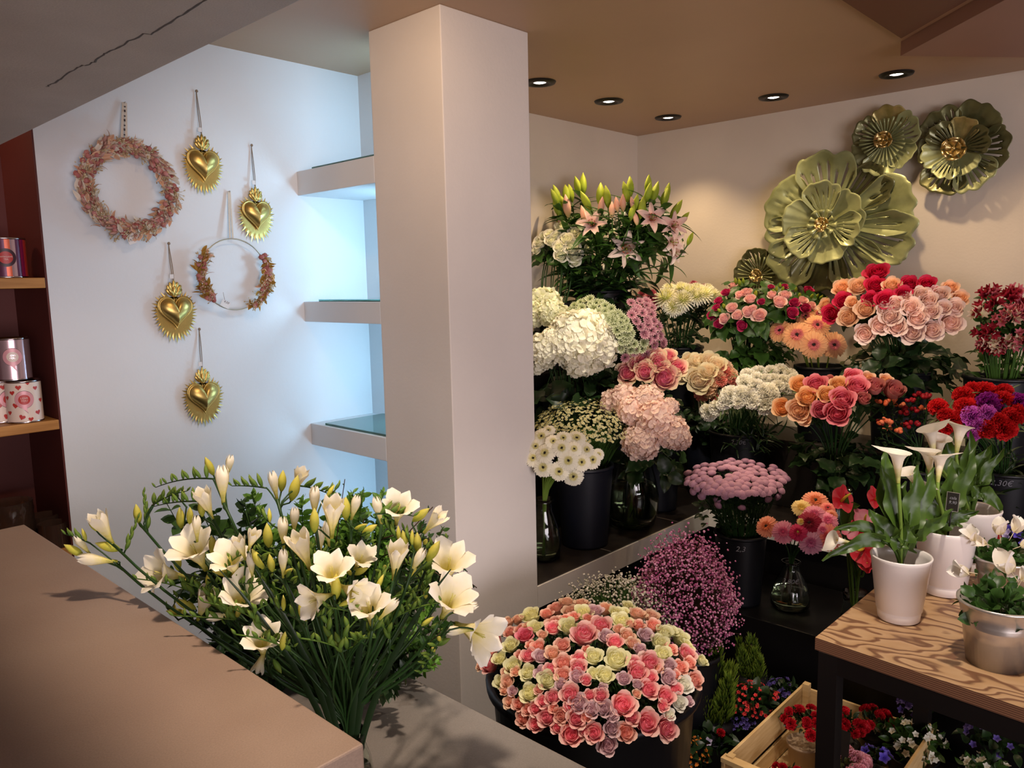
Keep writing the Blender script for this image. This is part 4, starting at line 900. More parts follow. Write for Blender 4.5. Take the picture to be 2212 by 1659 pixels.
# -- pink hydrangeas in a round glass vase
L = zc(1130, 700, 2.764, [(600, 430, 190, 'p'), (740, 440, 200, 'p'), (650, 500, 190, 'p'), (790, 540, 240, 'p'), (700, 700, 230, 'p'), (900, 640, 200, 'p'), (950, 690, 130, 'p'), (880, 480, 110, 'p'), (520, 450, 150, 'p'), (840, 620, 180, 'p')])
b = P(1368, 1150, z=ZP); b = b + np.array([.08, .06, 0]); c = P(1400, 915, D_=3.25); E13 = Ellipsoid(c, .24, .19)
glass_vase(b[0], b[1], ZP, [(.075, 0), (.098, .015), (.112, .07), (.115, .14), (.10, .22), (.085, .28), (.092, .31)], 'wide round glass vase of pink hydrangeas', water=.62, price=',90\u20ac', pz=.27, pr=.092, daz=.3, psize=.024)
bunch(E13, L, (b[0], b[1], ZP), .07, ZP + .30, 'hydrangea', 'flower_head', {'p': ('hyd', 'hyd_pink')}, {'p': 'pale pink hydrangea head in the glass vase'}, 'hydrangea', 'pale pink hydrangeas', leaf='broad', leafcol='leaf_dark', leafs=.09, seat=.45, stemcol='stem_light', srad=.005, fs=1.08)
greens(c - np.array([.03, .05, .10]), .17, .12, (b[0], b[1], ZP + .05), (b[0], b[1], ZP + .3), 10, 'broad', 'leaf_dark', .09, 'pink hydrangeas', 12)
# -- white gerberas in a bottle vase by the pillar
L = zc(1130, 700, 2.764, [(110, 670, 120, 'w'), (130, 770, 130, 'w'), (120, 855, 130, 'w'), (230, 740, 120, 'w'), (215, 880, 125, 'w'), (270, 815, 130, 'w'), (300, 910, 130, 'w'), (320, 680, 120, 'w'), (350, 825, 115, 'w'), (415, 810, 120, 'w'), (450, 780, 80, 'w'), (240, 680, 100, 'w'), (305, 745, 100, 'w'), (75, 730, 100, 'w'), (150, 635, 90, 'w'), (380, 750, 100, 'w'), (60, 800, 110, 'w'), (180, 700, 100, 'w')])
b = P(1178, 1215, z=ZP) + np.array([.03, .03, 0]); c = P(1215, 985, D_=2.78); E14 = Ellipsoid(c, .17, .13)
glass_vase(b[0], b[1], ZP, [(.045, 0), (.062, .01), (.064, .08), (.052, .14), (.034, .19), (.032, .22), (.040, .24)], 'slim glass bottle vase of white gerberas beside the pillar', water=.5)
bunch(E14, L, (b[0], b[1], ZP), .024, ZP + .235, 'gerbera', 'flower_head', {'w': ('gerb', 'gerb_white')}, {'w': 'white gerbera with dark eye near the pillar'}, 'gerbera', 'white gerberas', leaf=None, stemcol='stem_light', srad=.0028, seat=.1, up=.2, to_cam=.8)
# -- santini button chrysanthemums
rg = np.random.default_rng(11); L = []
cx_, cy_, rx_, ry_ = 1590, 1030, 112, 40
k = 0
while len(L) < 92 and k < 6000:
    k += 1; a = rg.uniform(0, 2 * PI); q = math.sqrt(rg.uniform(0, 1)); x = cx_ + rx_ * q * math.cos(a); y = cy_ + ry_ * q * math.sin(a)
    if ((x - 1567) / 26) ** 2 + ((y - 1016) / 8) ** 2 < 1: continue
    if all(((x - b_[0]) / 13.5) ** 2 + ((y - b_[1]) / 6.8) ** 2 > 1 for b_ in L): L.append((x, y, rg.uniform(18, 22), 's'))
for (x, y) in ((1495, 1062), (1515, 1072), (1548, 1083), (1566, 1071), (1582, 1058), (1603, 1063), (1660, 1062), (1684, 1075), (1662, 1080), (1690, 1058), (1549, 1094), (1602, 1100), (1640, 1058), (1530, 1060)): L.append((x, y, 18, 's'))
b = P(1600, 1148, D_=3.12); c = P(1590, 1040, D_=3.12); E15 = Ellipsoid(c, .215, .07)
bucket(b[0], b[1], .30, b[2] - .30, .10, 'black bucket of mauve button chrysanthemums marked 2', price='2,3', pz=.04, psize=.03)
bunch(E15, L, (b[0], b[1], .31), .09, b[2], 'button_chrysanthemum', 'bloom', {'s': ('button', 'santini')}, {'s': 'mauve button chrysanthemum on the low crown'}, 'chrysanthemum', 'mauve button chrysanthemums', leaf='round', leafcol='leaf_dark', leafs=.04, seat=.2, srad=.0014, up=.5, to_cam=.15, fs=1.08)
greens(c - np.array([.0, .0, .07]), .17, .07, (b[0], b[1], .32), (b[0], b[1], b[2]), 26, 'round', 'leaf_dark', .07, 'button chrysanthemums', 13)
# -- mixed gerberas in a glass vase, low step
L = zc(1650, 1050, 3.936, [(20, 340, 165, 'c'), (165, 390, 170, 'k'), (290, 390, 135, 'm'), (385, 310, 175, 'd'), (430, 240, 165, 'k'), (400, 480, 175, 'u'), (550, 435, 195, 's'), (440, 120, 190, 'c'), (320, 180, 140, 'y'), (545, 185, 110, 's'), (545, 290, 150, 'k'), (575, 245, 90, 'c'), (320, 300, 70, 'y'), (500, 370, 110, 'k')])
b = P(1712, 1318, z=.30) + np.array([.02, .02, 0]); c = P(1745, 1150, D_=2.87); E16 = Ellipsoid(c, .19, .14)
glass_vase(b[0], b[1], .30, [(.060, 0), (.074, .015), (.076, .05), (.062, .10), (.036, .15), (.030, .175), (.036, .19)], 'small glass vase of mixed gerberas marked 3,80', water=.45, price='3,80\u20ac', pz=.125, pr=.052, psize=.026)
bunch(E16, L, (b[0], b[1], .30), .02, .485, 'gerbera', 'flower_head', {'c': ('gerb', 'gerb_coral'), 'k': ('gerb', 'gerb_pink'), 'm': ('gerb', 'gerb_magenta'), 'd': ('gerb', 'gerb_crimson'), 'u': ('gerb', 'gerb_mauve'), 's': ('gerb', 'gerb_salmon'), 'y': ('gerb', 'gerb_yellow')},
      {'c': 'coral gerbera in the small glass vase', 'k': 'pink gerbera in the small glass vase', 'm': 'magenta gerbera in the small glass vase', 'd': 'crimson gerbera in the small glass vase', 'u': 'mauve gerbera in the small glass vase', 's': 'salmon gerbera in the small glass vase', 'y': 'pale yellow gerbera in the small glass vase'}, 'gerbera',
      'mixed gerberas in the 3,80 vase', leaf=None, srad=.0025, seat=.1, up=.2, to_cam=.9, fs=1.2)
# -- dark red gerberas at the right behind the white pots
b = P(2150, 1260, D_=2.75)
L = [(2113, 1120, 42, 'r'), (2145, 1148, 46, 'r'), (2128, 1185, 44, 'r'), (2160, 1135, 38, 'r'), (2180, 1165, 44, 'r'), (2105, 1192, 38, 'r'), (2205, 1150, 42, 'r'), (2160, 1190, 40, 'r')]
E17 = Ellipsoid(P(2150, 1170, D_=2.85), .16, .10)
glass_vase(b[0], b[1], .30, [(.05, 0), (.06, .02), (.055, .12), (.04, .2), (.045, .23)], 'glass vase of dark red gerberas behind the table', water=.5)
bunch(E17, L, (b[0], b[1], .30), .03, .52, 'gerbera', 'flower_head', {'r': ('gerb', 'gerb_red')}, {'r': 'dark red gerbera behind the white pots'}, 'gerbera', 'dark red gerberas', leaf=None, seat=.1, srad=.0025, stemcol='stem_light', up=.4, to_cam=.6)
# -- hypericum berries
b = P(1985, 1010, X=3.30); root_b = bucket(b[0], b[1], ZP, max(.25, b[2] - ZP), .10, 'black bucket of orange and red hypericum berries')
clusters = zc(1620, 560, 3.737, [(1075, 1170, 90, 'o'), (1150, 1150, 50, 'o'), (1205, 1190, 60, 'o'), (1290, 1230, 90, 'r'), (1410, 1230, 110, 'o'), (1100, 1340, 100, 'o'), (1150, 1390, 100, 'o'), (1060, 1330, 60, 'r'), (1300, 1360, 110, 'r'), (1360, 1110, 60, 'r'), (1430, 1120, 50, 'r'), (1300, 1150, 50, 'r'), (1540, 1340, 60, 'r'), (1230, 1250, 50, 'r')])
for i, (x, y, w_, cc) in enumerate(clusters):
    D0 = 3.04 + .12 * ((i * 7) % 5) / 5; p0 = P(x, y, D_=D0); foot = np.array([b[0], b[1], ZP + .015]); g = np.random.default_rng(40 + i)
    root = thing('hypericum_sprig', ('orange' if cc == 'o' else 'dark red') + ' hypericum berry sprig left of the carnations', 'berry sprig', tuple(foot), 'hypericum sprigs', anchor=p0)
    mb = MB(); sp = stem_path(p0 - np.array([0, 0, .03]), np.array([0, 0, 1.0]), foot, np.array([b[0], b[1], b[2]])); mb.tube(sp - foot, .002, 5, m=0)
    r_ = w_ / FPX * D0 / 2; nb = max(5, int(w_ / 3.0)); bm = MB()
    for k in range(nb):
        dd = nrm(np.array([g.normal(), g.normal(), g.uniform(.1, 1.2)])); q = p0 + dd * r_ * np.array([1.15, 1.15, 1.0])
        mb.tube([p0 - np.array([0, 0, .03]) - foot, q - foot - dd * .008], .0009, 3, m=0); bm.ell(q - p0, .0085, .0085, .0112, R=frame(dd), k=8, n=6, t=g.uniform())
    part('stem', mb.mesh('stem', PT['stem_dark']), root, Matrix.Translation(Vector(foot))); part('berries', bm.mesh('berries', PT['hyper_orange' if cc == 'o' else 'hyper_red']), root, Matrix.Translation(Vector(p0)))
    part('leaves', leaf_mesh('round', 'leaf_dark'), root, m4(frame((U(-.4, .4), U(-.4, .4), 1)), p0 - np.array([0, 0, .01]), .055))
greens((b[0] + .02, b[1], b[2] + .06), .18, .10, (b[0], b[1], ZP + .02), (b[0], b[1], b[2]), 18, 'round', 'leaf_dark', .08, 'hypericum', 14)
# -- lilies and white lisianthus, upper left
b = P(1287, 628, X=3.06); zl = 1.19; c = P(1325, 500, D_=3.86); E18 = Ellipsoid(c - np.array([0, .12, 0]), .38, .28)
bucket(b[0], b[1] - .03, zl, b[2] - zl, .125, 'black bucket of pink lilies marked 6,90', price='6,90\u20ac', daz=.35)
Lb = zc(1130, 340, 2.963, [(90, 245, 95), (230, 235, 110), (290, 230, 95), (352, 185, 110), (385, 170, 115), (400, 275, 110), (495, 235, 130), (535, 250, 115), (655, 220, 110), (682, 190, 115), (800, 175, 105), (800, 225, 110), (845, 220, 115), (912, 250, 120), (760, 320, 115), (980, 330, 110), (1035, 380, 70), (1070, 520, 75), (130, 390, 130), (80, 340, 110), (170, 570, 100), (110, 660, 130), (90, 430, 110), (60, 270, 90), (725, 290, 90), (150, 290, 100), (925, 220, 95), (700, 350, 95)])
Lp = zc(1130, 340, 2.963, [(280, 310, 120), (500, 310, 95), (570, 335, 90), (640, 290, 90), (700, 300, 80), (390, 365, 100), (720, 390, 80), (600, 300, 80), (240, 430, 70)])
Lo = zc(1130, 340, 2.963, [(440, 425, 175, 'k'), (660, 585, 215, 'w'), (825, 390, 190, 'k'), (965, 435, 170, 'k'), (960, 540, 170, 'w'), (975, 610, 150, 'w')])
def lily_foot(p):
    off = np.array([p[0] - b[0], p[1] - b[1] + .03]); l = np.linalg.norm(off) + 1e-6; o_ = off / l * min(l, .09)
    return np.array([b[0] - o_[0] * .4, b[1] - .03 - o_[1] * .4, zl + .015]), np.array([b[0] + o_[0], b[1] - .03 + o_[1], b[2]])
for i, (x, y, s) in enumerate(Lb + Lp):
    p, n_ = E18.hit(x, y); p[1] = min(p[1], 2.40); dep = (p - EYE) @ _d; L_ = s / FPX * dep * 1.25; side = (x - 1320) / 170
    d = nrm(np.array([_r[0] * side * .5, _r[1] * side * .5, 1.0]) + RNG.normal(0, .22, 3)); ft, nk = lily_foot(p); ft[1] = min(ft[1], 2.50)
    pink = i >= len(Lb)
    cut_flower('lily', 'bud', 'lilybud', 'lily_bud_pink' if pink else 'lily_bud', p - d * L_ * .5, d, L_, tuple(ft), ('pink flushed lily bud about to open' if pink else 'closed green lily bud on the tall bunch'), 'lily', 'pink lily buds' if pink else 'green lily buds', neck=nk, seat=0, leaf='lily', leafcol='leaf_green', leafs=.13, srad=.003, stemcol='stem_green', var=0)
stam = g_lily_stamen().mesh('stamens', [PT['lily_bud'], PT['lily_anther']])
for i, (x, y, s, cc) in enumerate(Lo):
    p, n_ = E18.hit(x, y); dep = (p - EYE) @ _d; S = s / FPX * dep * .95; ft, nk = lily_foot(p); cd_ = nrm(EYE - p)
    d = nrm(cd_ * 1.0 + _r * (.8 if i in (4, 5) else (x - 1330) / 400) + np.array([0, 0, (.35, -.05, .3, .2, -.2, -.4)[i]]))
    def ex(root, R, bb, S=S): part('stamens', stam, root, m4(R, bb, S))
    cut_flower('lily', 'bloom', 'lily', 'lily_pink' if cc == 'k' else 'lily_white', p - d * S * .3, d, S, tuple(ft), 'open %s lily with rust stamens' % ('rose pink' if cc == 'k' else 'pale blush'), 'lily', 'open lilies, ' + cc, neck=nk, seat=0, leaf='lily', leafcol='leaf_green', leafs=.15, srad=.003, var=i % 3, extra=ex)
# leafy lily stems that fill the lower part of the bunch
for i in range(30):
    x, y = RNG.uniform(1165, 1450), RNG.uniform(540, 615); E_ = Ellipsoid(P(1310, 560, D_=3.9), .33, .20); p, n_ = E_.hit(x, y); p[1] = min(p[1], 2.38); ft, nk = lily_foot(p); ft[1] = min(ft[1], 2.42)
    root = thing('leafy_lily_stem', 'leafy lily stem without bloom in the 6,90 bucket', 'lily stem', tuple(ft), 'leafy lily stems', anchor=p)
    d = nrm((p - nk) + np.array([0, 0, .05])); pa = stem_path(p, d, ft, nk); part('stem', MB().tube(pa - ft, .003, 5).mesh('stem', PT['stem_green']), root, Matrix.Translation(Vector(ft)))
    part('leaves', leaf_mesh('lily', 'leaf_green' if i % 2 else 'leaf_dark'), root, m4(frame(nrm(d), U(0, 6)), p, .15))
L = zc(1130, 340, 2.963, [(100, 540, 85, 'w'), (170, 490, 75, 'w'), (180, 530, 85, 'w'), (230, 570, 75, 'w'), (275, 520, 90, 'w'), (240, 625, 85, 'w'), (310, 570, 95, 'w'), (325, 615, 100, 'w'), (375, 510, 95, 'w'), (325, 470, 65, 'w'), (565, 455, 65, 'w'), (425, 585, 65, 'w'), (330, 665, 75, 'w'), (245, 440, 95, 'w'), (130, 500, 65, 'w'), (210, 500, 65, 'w'), (80, 590, 60, 'w')])
b2 = P(1195, 655, Y=2.36); E19 = Ellipsoid(P(1220, 545, D_=3.75), .16, .14)
bucket(b2[0], b2[1], zl, b2[2] - zl, .10, 'black bucket of white lisianthus by the pillar')
bunch(E19, L, (b2[0], b2[1], zl), .08, b2[2], 'lisianthus', 'bloom', {'w': ('lisi', 'lisi_white')}, {'w': 'white lisianthus below the lilies'}, 'lisianthus', 'white lisianthus', leaf='broad', leafcol='leaf_green', leafs=.09, up=.3, to_cam=.5, fs=1.25)
# -- chamomile cloud: uncountable tiny daisies
g = np.random.default_rng(9); c = P(1268, 918, D_=3.2); b = P(1262, 1010, D_=3.15)
bucket(b[0], b[1], ZP, .33, .115, 'tall navy bucket under the chamomile cloud', col='navy')
mb = MB(); fl = g_daisy(9)
for i in range(1700):
    z = g.uniform(.0, 1); az = g.uniform(0, 2 * PI); s = math.sqrt(1 - z * z); d = np.array([s * math.cos(az), s * math.sin(az), z]); p = d * np.array([.235, .215, .135]) * g.uniform(.82, 1.05)
    mb.add(fl, frame(nrm(d + np.array([0, 0, .5]) + g.normal(0, .3, 3)), g.uniform(0, 6)), p, g.uniform(.010, .014))
me1 = mb.mesh('chamomile_flowers', PT['chamomile'])
mb = MB()
for i in range(150):
    z = g.uniform(.1, 1); az = g.uniform(0, 2 * PI); s = math.sqrt(1 - z * z); p = np.array([s * math.cos(az) * .2, s * math.sin(az) * .2, z * .12]); f0 = np.array([p[0] * .3, p[1] * .3, -.33 + .10])
    mb.tube(bez(p, p * [.9, .9, .3], f0 * [1, 1, .5], f0, 5), .0012, 3, cap=False)
    mb.add(g_leaves(4, .05, .006, 1.0, i, .08), frame(nrm(p + [0, 0, .1])), p * .9)
o = solo('chamomile', me1, 'dense cloud of tiny white and yellow chamomile above white gerberas', 'chamomile', m4(loc=c - np.array([0, 0, .03]))); o['kind'] = 'stuff'
o2 = part('stems', mb.mesh('stems', PT['stem_green']), o, world=False)
# ---------------------------------------------------------------- freesias in a glass vase on the lower counter
VX, VY = .70, 1.063; NECK = np.array([VX, VY, ZL + .16]); FOOT = np.array([VX, VY, ZL + .012])
glass_vase(VX, VY, ZL, [(.036, 0), (.046, .01), (.048, .06), (.038, .12), (.030, .145), (.033, .165)], 'glass vase of white freesias on the lower counter, mostly hidden', water=.6, th=.003)
FE = Ellipsoid(P(620, 1290, D_=1.42), .34, .24)
def fz(x, y): return 120 + x / 2.257, 950 + y / 2.257
def img_dir(a, tow, p): a = math.radians(a); return nrm(_r * math.cos(a) + _u * math.sin(a) + nrm(EYE - p) * tow)
def fpoint(x, y, back=0.0):
    p, n = FE.hit(*fz(x, y)); v = p - EYE; s = 1.0 + back
    while (EYE + v * s)[0] < .60 and ((EYE + v * s)[2] < 1.03 or (v * s) @ _d < 1.5): s += .01
    return EYE + v * s
CL = [
 [('f', 200, 585, 170, 175, 0), ('f', 130, 512, 115, 130, 0), ('b', 88, 538, 100, 150)], [('c', 170, 505, 50, 462, 6, 10)],
 [('f', 235, 430, 185, 120, 1), ('b', 180, 402, 90, 115), ('b', 255, 520, 115, 165)], [('c', 330, 560, 400, 385, 7, -20)],
 [('b', 400, 360, 95, 100), ('b', 480, 285, 60, 90)], [('c', 450, 460, 430, 262, 9, 10), ('c', 470, 320, 640, 250, 7, 25)],
 [('f', 815, 215, 185, 92, 0), ('f', 845, 128, 115, 80, 0), ('b', 750, 128, 95, 115)], [('c', 770, 190, 488, 232, 10, 40)],
 [('f', 735, 310, 170, 112, 1), ('b', 712, 330, 90, 95)], [('c', 700, 300, 480, 325, 9, 20)],
 [('b', 610, 380, 105, 95), ('b', 655, 370, 85, 90), ('f', 688, 430, 125, 92, 0)], [('c', 640, 330, 560, 250, 4, 10)],
 [('f', 1065, 220, 140, 102, 0), ('b', 1105, 200, 105, 85), ('f', 1185, 198, 140, 70, 1), ('b', 1165, 235, 130, 75)], [('c', 1190, 225, 1335, 265, 7, 15), ('c', 1030, 235, 860, 225, 8, 10)],
 [('f', 1262, 300, 150, 90, 0), ('f', 1350, 375, 215, 88, 1), ('b', 1262, 392, 120, 90)], [('c', 1300, 300, 1380, 230, 4, 0)],
 [('f', 1165, 390, 130, 88, 0), ('f', 1110, 450, 150, 92, 0), ('b', 1035, 465, 120, 95)], [('c', 1060, 420, 1000, 360, 4, 0)],
 [('f', 1205, 540, 215, 112, 1), ('f', 1290, 492, 140, 88, 0), ('f', 1328, 455, 125, 95, 0)], [],
 [('f', 690, 560, 215, 120, 2), ('f', 545, 655, 200, 172, 2), ('b', 592, 592, 95, 100)], [('c', 640, 700, 560, 830, 4, 0)],
 [('f', 862, 610, 190, 112, 2), ('b', 838, 645, 135, 178), ('b', 768, 520, 110, 100), ('f', 905, 525, 130, 110, 1)], [('c', 830, 700, 1000, 690, 8, -15)],
 [('f', 958, 488, 120, 70, 1), ('f', 955, 612, 125, 95, 0), ('b', 985, 580, 110, 120)], [('c', 990, 560, 1060, 690, 7, 20)],
 [('f', 1110, 600, 135, 90, 0), ('b', 1050, 600, 90, 100)], [('c', 1090, 640, 1180, 720, 5, 0)],
 [('f', 1350, 665, 190, 95, 2), ('b', 1368, 715, 125, 90), ('f', 1285, 775, 165, 200, 2), ('f', 1440, 735, 165, 335, 2)], [('c', 1360, 800, 1460, 850, 5, 0)],
 [('f', 1530, 835, 190, 98, 2), ('f', 1625, 825, 135, 48, 0)], [('c', 1550, 760, 1610, 640, 5, 0)],
 [('f', 1660, 590, 205, 82, 1), ('b', 1700, 485, 90, 100)], [('c', 1690, 520, 1600, 410, 6, 12)],
 [('f', 1765, 590, 140, 60, 0), ('b', 1842, 542, 120, 58), ('b', 1765, 500, 100, 92)], [('c', 1750, 540, 1700, 440, 4, 0)],
 [('f', 1845, 400, 160, 48, 1), ('b', 1782, 366, 105, 38)], [('c', 1810, 480, 1760, 600, 4, 0)],
 [('f', 1575, 345, 140, 102, 0), ('f', 1670, 355, 165, 80, 2)], [('c', 1560, 362, 1745, 372, 9, 14)],
 [('f', 1458, 330, 130, 75, 0), ('b', 1415, 335, 115, 90), ('b', 1532, 435, 85, 30)], [('c', 1440, 420, 1540, 520, 6, 8)],
 [('f', 1915, 625, 210, 80, 2), ('b', 1958, 702, 125, 12)], [('c', 1830, 760, 1700, 850, 6, 0)],
 [('f', 1918, 800, 225, 62, 2), ('f', 2000, 822, 125, 18, 0)], [],
 [('f', 2035, 935, 230, -25, 2), ('f', 1965, 930, 130, 182, 0)], [('c', 1890, 950, 1820, 1060, 4, 0), ('b', 1900, 975, 1, 0, 0, 0)],
 [('f', 905, 785, 215, 76, 2), ('f', 802, 862, 125, 186, 0)], [('c', 880, 830, 830, 900, 4, 0)],
 [('f', 725, 800, 190, 68, 1), ('b', 622, 800, 95, 150)], [('c', 760, 700, 640, 790, 6, 10)],
 [('f', 1010, 1000, 190, 92, 2), ('f', 1000, 1082, 120, 250, 1), ('b', 1112, 980, 95, 80), ('b', 1082, 1105, 75, 300)], [('c', 980, 960, 1160, 1010, 7, 15)],
 [('f', 1482, 590, 140, 62, 2), ('b', 1485, 640, 85, 20)], [('c', 1460, 640, 1400, 700, 3, 0)],
 [('b', 1200, 832, 90, 100), ('b', 1232, 842, 90, 72)], [('c', 1210, 880, 1320, 850, 5, 0), ('c', 1130, 850, 1060, 800, 4, 0)],
 [('b', 590, 842, 95, 172), ('b', 642, 802, 90, 150)], [('c', 600, 880, 540, 820, 3, 0)],
 [('b', 1890, 985, 80, 25)], [('c', 1860, 1010, 1780, 1130, 6, 0), ('c', 1760, 900, 1860, 940, 5, 0)],
 [('b', 1820, 610, 70, 60)], [('c', 1700, 700, 1780, 640, 6, 0), ('c', 1620, 620, 1560, 700, 5, 0)],
]
fb_me = bloom_mesh('fbud', 'freesia_bud', 0); fg_me = bloom_mesh('fbud', 'freesia_green', 0)
for i in range(0, len(CL), 2):
    fl, cb = CL[i], [q for q in CL[i + 1] if q[0] == 'c']; back = random.uniform(0, .10) if i not in (20, 28, 30, 44, 46, 50) else 0
    k0 = fl[0]; ang = math.radians(k0[4]) ; bx, by = k0[1] - math.cos(ang) * k0[3] * .5, k0[2] + math.sin(ang) * k0[3] * .5
    hub = fpoint(bx, by, back); x_, y_ = fz(bx, by)
    big = sum(1 for q in fl if q[0] == 'f')
    root = thing('freesia', ('freesia stem with %s white flower%s and buds' % (['no', 'one', 'two', 'three', 'four'][big], '' if big == 1 else 's')) if big else 'freesia stem with closed yellow-green buds only', 'freesia', tuple(FOOT), 'white freesias in the front vase', anchor=hub)
    dout = nrm(hub - NECK + np.array([0, 0, .1])); pa = stem_path(hub, dout, FOOT, NECK, 12); sm = MB(); sm.tube(pa - FOOT, .0026, 6)
    for q in fl:
        k, x, y, L, a = q[:5]; p = fpoint(x, y, back); dep = (p - EYE) @ _d; S = L / 2.257 / FPX * dep * 1.05
        tow = {0: .15, 1: .45, 2: .95}[q[5]] if k == 'f' else .2
        d = img_dir(a, tow, p); b = p - d * S * .5
        if k == 'f': part('flower', bloom_mesh('freesia%d' % q[5], 'freesia', int(x) % 3), root, m4(frame(d, x), b, S * (1.0, 1.02, 1.12)[q[5]]))
        else: part('bud', fb_me if y < 1200 and L > 84 else fg_me, root, m4(frame(d, x), b, S * 1.0))
        sm.tube(bez(hub - dout * .03, hub + dout * .0, b - d * S * .25, b, 6) - FOOT, .0016, 5)
    for (_, x0, y0, x1, y1, n, arch) in cb:
        P0 = fpoint(x0, y0, back); P1 = fpoint(x1, y1, back); md_ = (P0 + P1) / 2 + _u * arch / 2.257 / FPX * 1.2
        path = bez(P0, md_ * .7 + P0 * .3, md_ * .7 + P1 * .3, P1, n + 1); sm.tube(bez(hub - dout * .02, hub, P0, P0 + (path[1] - path[0]) * .1, 5) - FOOT, .0015, 5); sm.tube(path - FOOT, np.linspace(.0018, .0008, n + 1), 5)
        for j in range(1, n + 1):
            S = (.030 - .016 * j / n); t_ = nrm(path[j] - path[j - 1]); d = nrm(t_ * .7 + np.array([0, 0, .75]) + _r * (.35 if j % 2 else -.1))
            part('bud', fg_me if (j > 1 or n > 6) else fb_me, root, m4(frame(d, j), path[j], (S * .75, S * .75, S)))
    part('stem', sm.mesh('stem', PT['stem_dark']), root, Matrix.Translation(Vector(FOOT)))
# green blades and bud-only shoots rising from the same vase
for i in range(52):
    x, y = RNG.uniform(560, 1850), RNG.uniform(600, 900); bk = .12 + RNG.uniform(0, .2)
    if i > 30: x, y, bk = RNG.uniform(760, 1760), RNG.uniform(860, 1080), RNG.uniform(.03, .16)
    if y > 450 + .62 * x - 60: y = .62 * x + 330
    p = fpoint(x, y, bk); d = nrm(p - NECK + RNG.normal(0, .08, 3))
    root = thing('freesia_shoot', 'green freesia shoot without open flower', 'freesia', tuple(FOOT), 'green freesia shoots in the front vase', anchor=p)
    pa = stem_path(p, d, FOOT, NECK, 8); part('stem', MB().tube(pa - FOOT, .0018, 5).mesh('stem', PT['stem_dark']), root, Matrix.Translation(Vector(FOOT)))
    tp = MB(); path = bez(p, p + d * .03, p + d * .05 + _r * .02 * (1 if i % 2 else -1), p + d * .06 + _r * .05 * (1 if i % 2 else -1), 7); tp.tube(path - p, .0013, 4)
    for j in range(7):
        S = .024 - .0018 * j; dd = nrm(d * .5 + np.array([0, 0, .8]) + _r * (.5 if j % 2 else -.5)); tp.add(geo('fbud', None)[0], frame(dd), path[j] - p, S)
    part('buds', tp.mesh('buds', PT['freesia_green']), root, Matrix.Translation(Vector(p)))
for i in range(6):
    a = i * 1.1 - 1.6; mid = NECK + np.array([0, 0, .16]) + _r * .07 * math.sin(a) - _d * .02; tip = mid + np.array([0, 0, .14]) + _r * .12 * math.sin(a)
    root = thing('freesia_leaf', 'long green freesia blade standing among the stems', 'leaf', tuple(FOOT), 'freesia blades in the front vase', anchor=mid)
    v = np.linspace(0, 1, 12); pa = bez(FOOT, NECK - np.array([0, 0, .02]) + _r * .01 * math.sin(a), mid, tip, 12); w_ = .006 * np.sin(PI * np.clip(v * .9 + .08, 0, 1)) ** .6
    G = np.stack([pa - _r * w_[:, None], pa - _d * .002, pa + _r * w_[:, None]], 0); part('blade', MB().grid(G - FOOT, .4).mesh('blade', PT['leaf_dark']), root, Matrix.Translation(Vector(FOOT)))

# ---------------------------------------------------------------- greenery behind the freesias
gx, gy = 1.22, 2.02
bucket(gx, gy, 0, .42, .15, 'black floor bucket of cut greenery behind the freesias')
def branch(i, x, y, Dp, lcol, kind, n, ls, lw, label, grp, scol='stem_dark', tip=None):
    p = P(x, y, D_=Dp); p[1] = min(p[1], 2.50); ft = np.array([gx, gy, .015]); g = np.random.default_rng(500 + i); off = p[:2] - ft[:2]; nk = np.array([gx + off[0] * .25, gy + off[1] * .25, .42])
    root = thing('foliage_branch', label, 'foliage branch', tuple(ft), grp, anchor=p); d = nrm(p - nk + np.array([0, 0, .1])) if tip is None else nrm(tip)
    pa = stem_path(p, d, ft, nk, 16); part('stem', MB().tube(pa - ft, np.linspace(.0012, .003, len(pa)), 4).mesh('stem', PT[scol]), root, Matrix.Translation(Vector(ft)))
    lv = MB(); base = g_leaf(1, lw, .4, n=5)
    for j in range(n):
        s = (j + .3) / n * 9; k = int(s); f = s - k; q = pa[k] * (1 - f) + pa[k + 1] * f; t_ = nrm(pa[k] - pa[k + 1])
        for sd in ((-1, 1) if kind == 'pair' else ((1,) if j % 2 else (-1,))):
            sid = nrm(np.cross(t_, [g.normal(), g.normal(), g.normal()])); lv.add(base, frame(nrm(t_ * .6 + sid * sd), g.uniform(0, 6)), q - p, ls * g.uniform(.7, 1.15) * (.6 + .4 * min(1, j / 3)))
    part('leaves', lv.mesh('leaves', PT[lcol]), root, Matrix.Translation(Vector(p)))
g = np.random.default_rng(21)
for i in range(26):
    branch(i, g.uniform(350, 620), g.uniform(1075, 1330), g.uniform(1.6, 1.9), 'leaf_green' if i % 3 else 'leaf_dark', 'pair', 26, .040, .34, 'dark round-leaved branch behind the freesias', 'round-leaved branches')
for i in range(40):
    branch(230 + i, g.uniform(540, 850), g.uniform(1060, 1260), g.uniform(1.8, 2.05), 'leaf_bright', 'pair', 60, .034, .24, 'bright fine-leaved green branch behind the freesias', 'fine-leaved bright branches', 'stem_green')
for i in range(40):
    branch(60 + i, g.uniform(780, 985), g.uniform(1085, 1440), g.uniform(1.75, 1.98), 'leaf_green' if i % 3 else 'leaf_bright', 'pair', 56, .028, .26, 'small-leaved dark branch leaning on the pillar', 'small-leaved branches by the pillar', 'stem_brown')
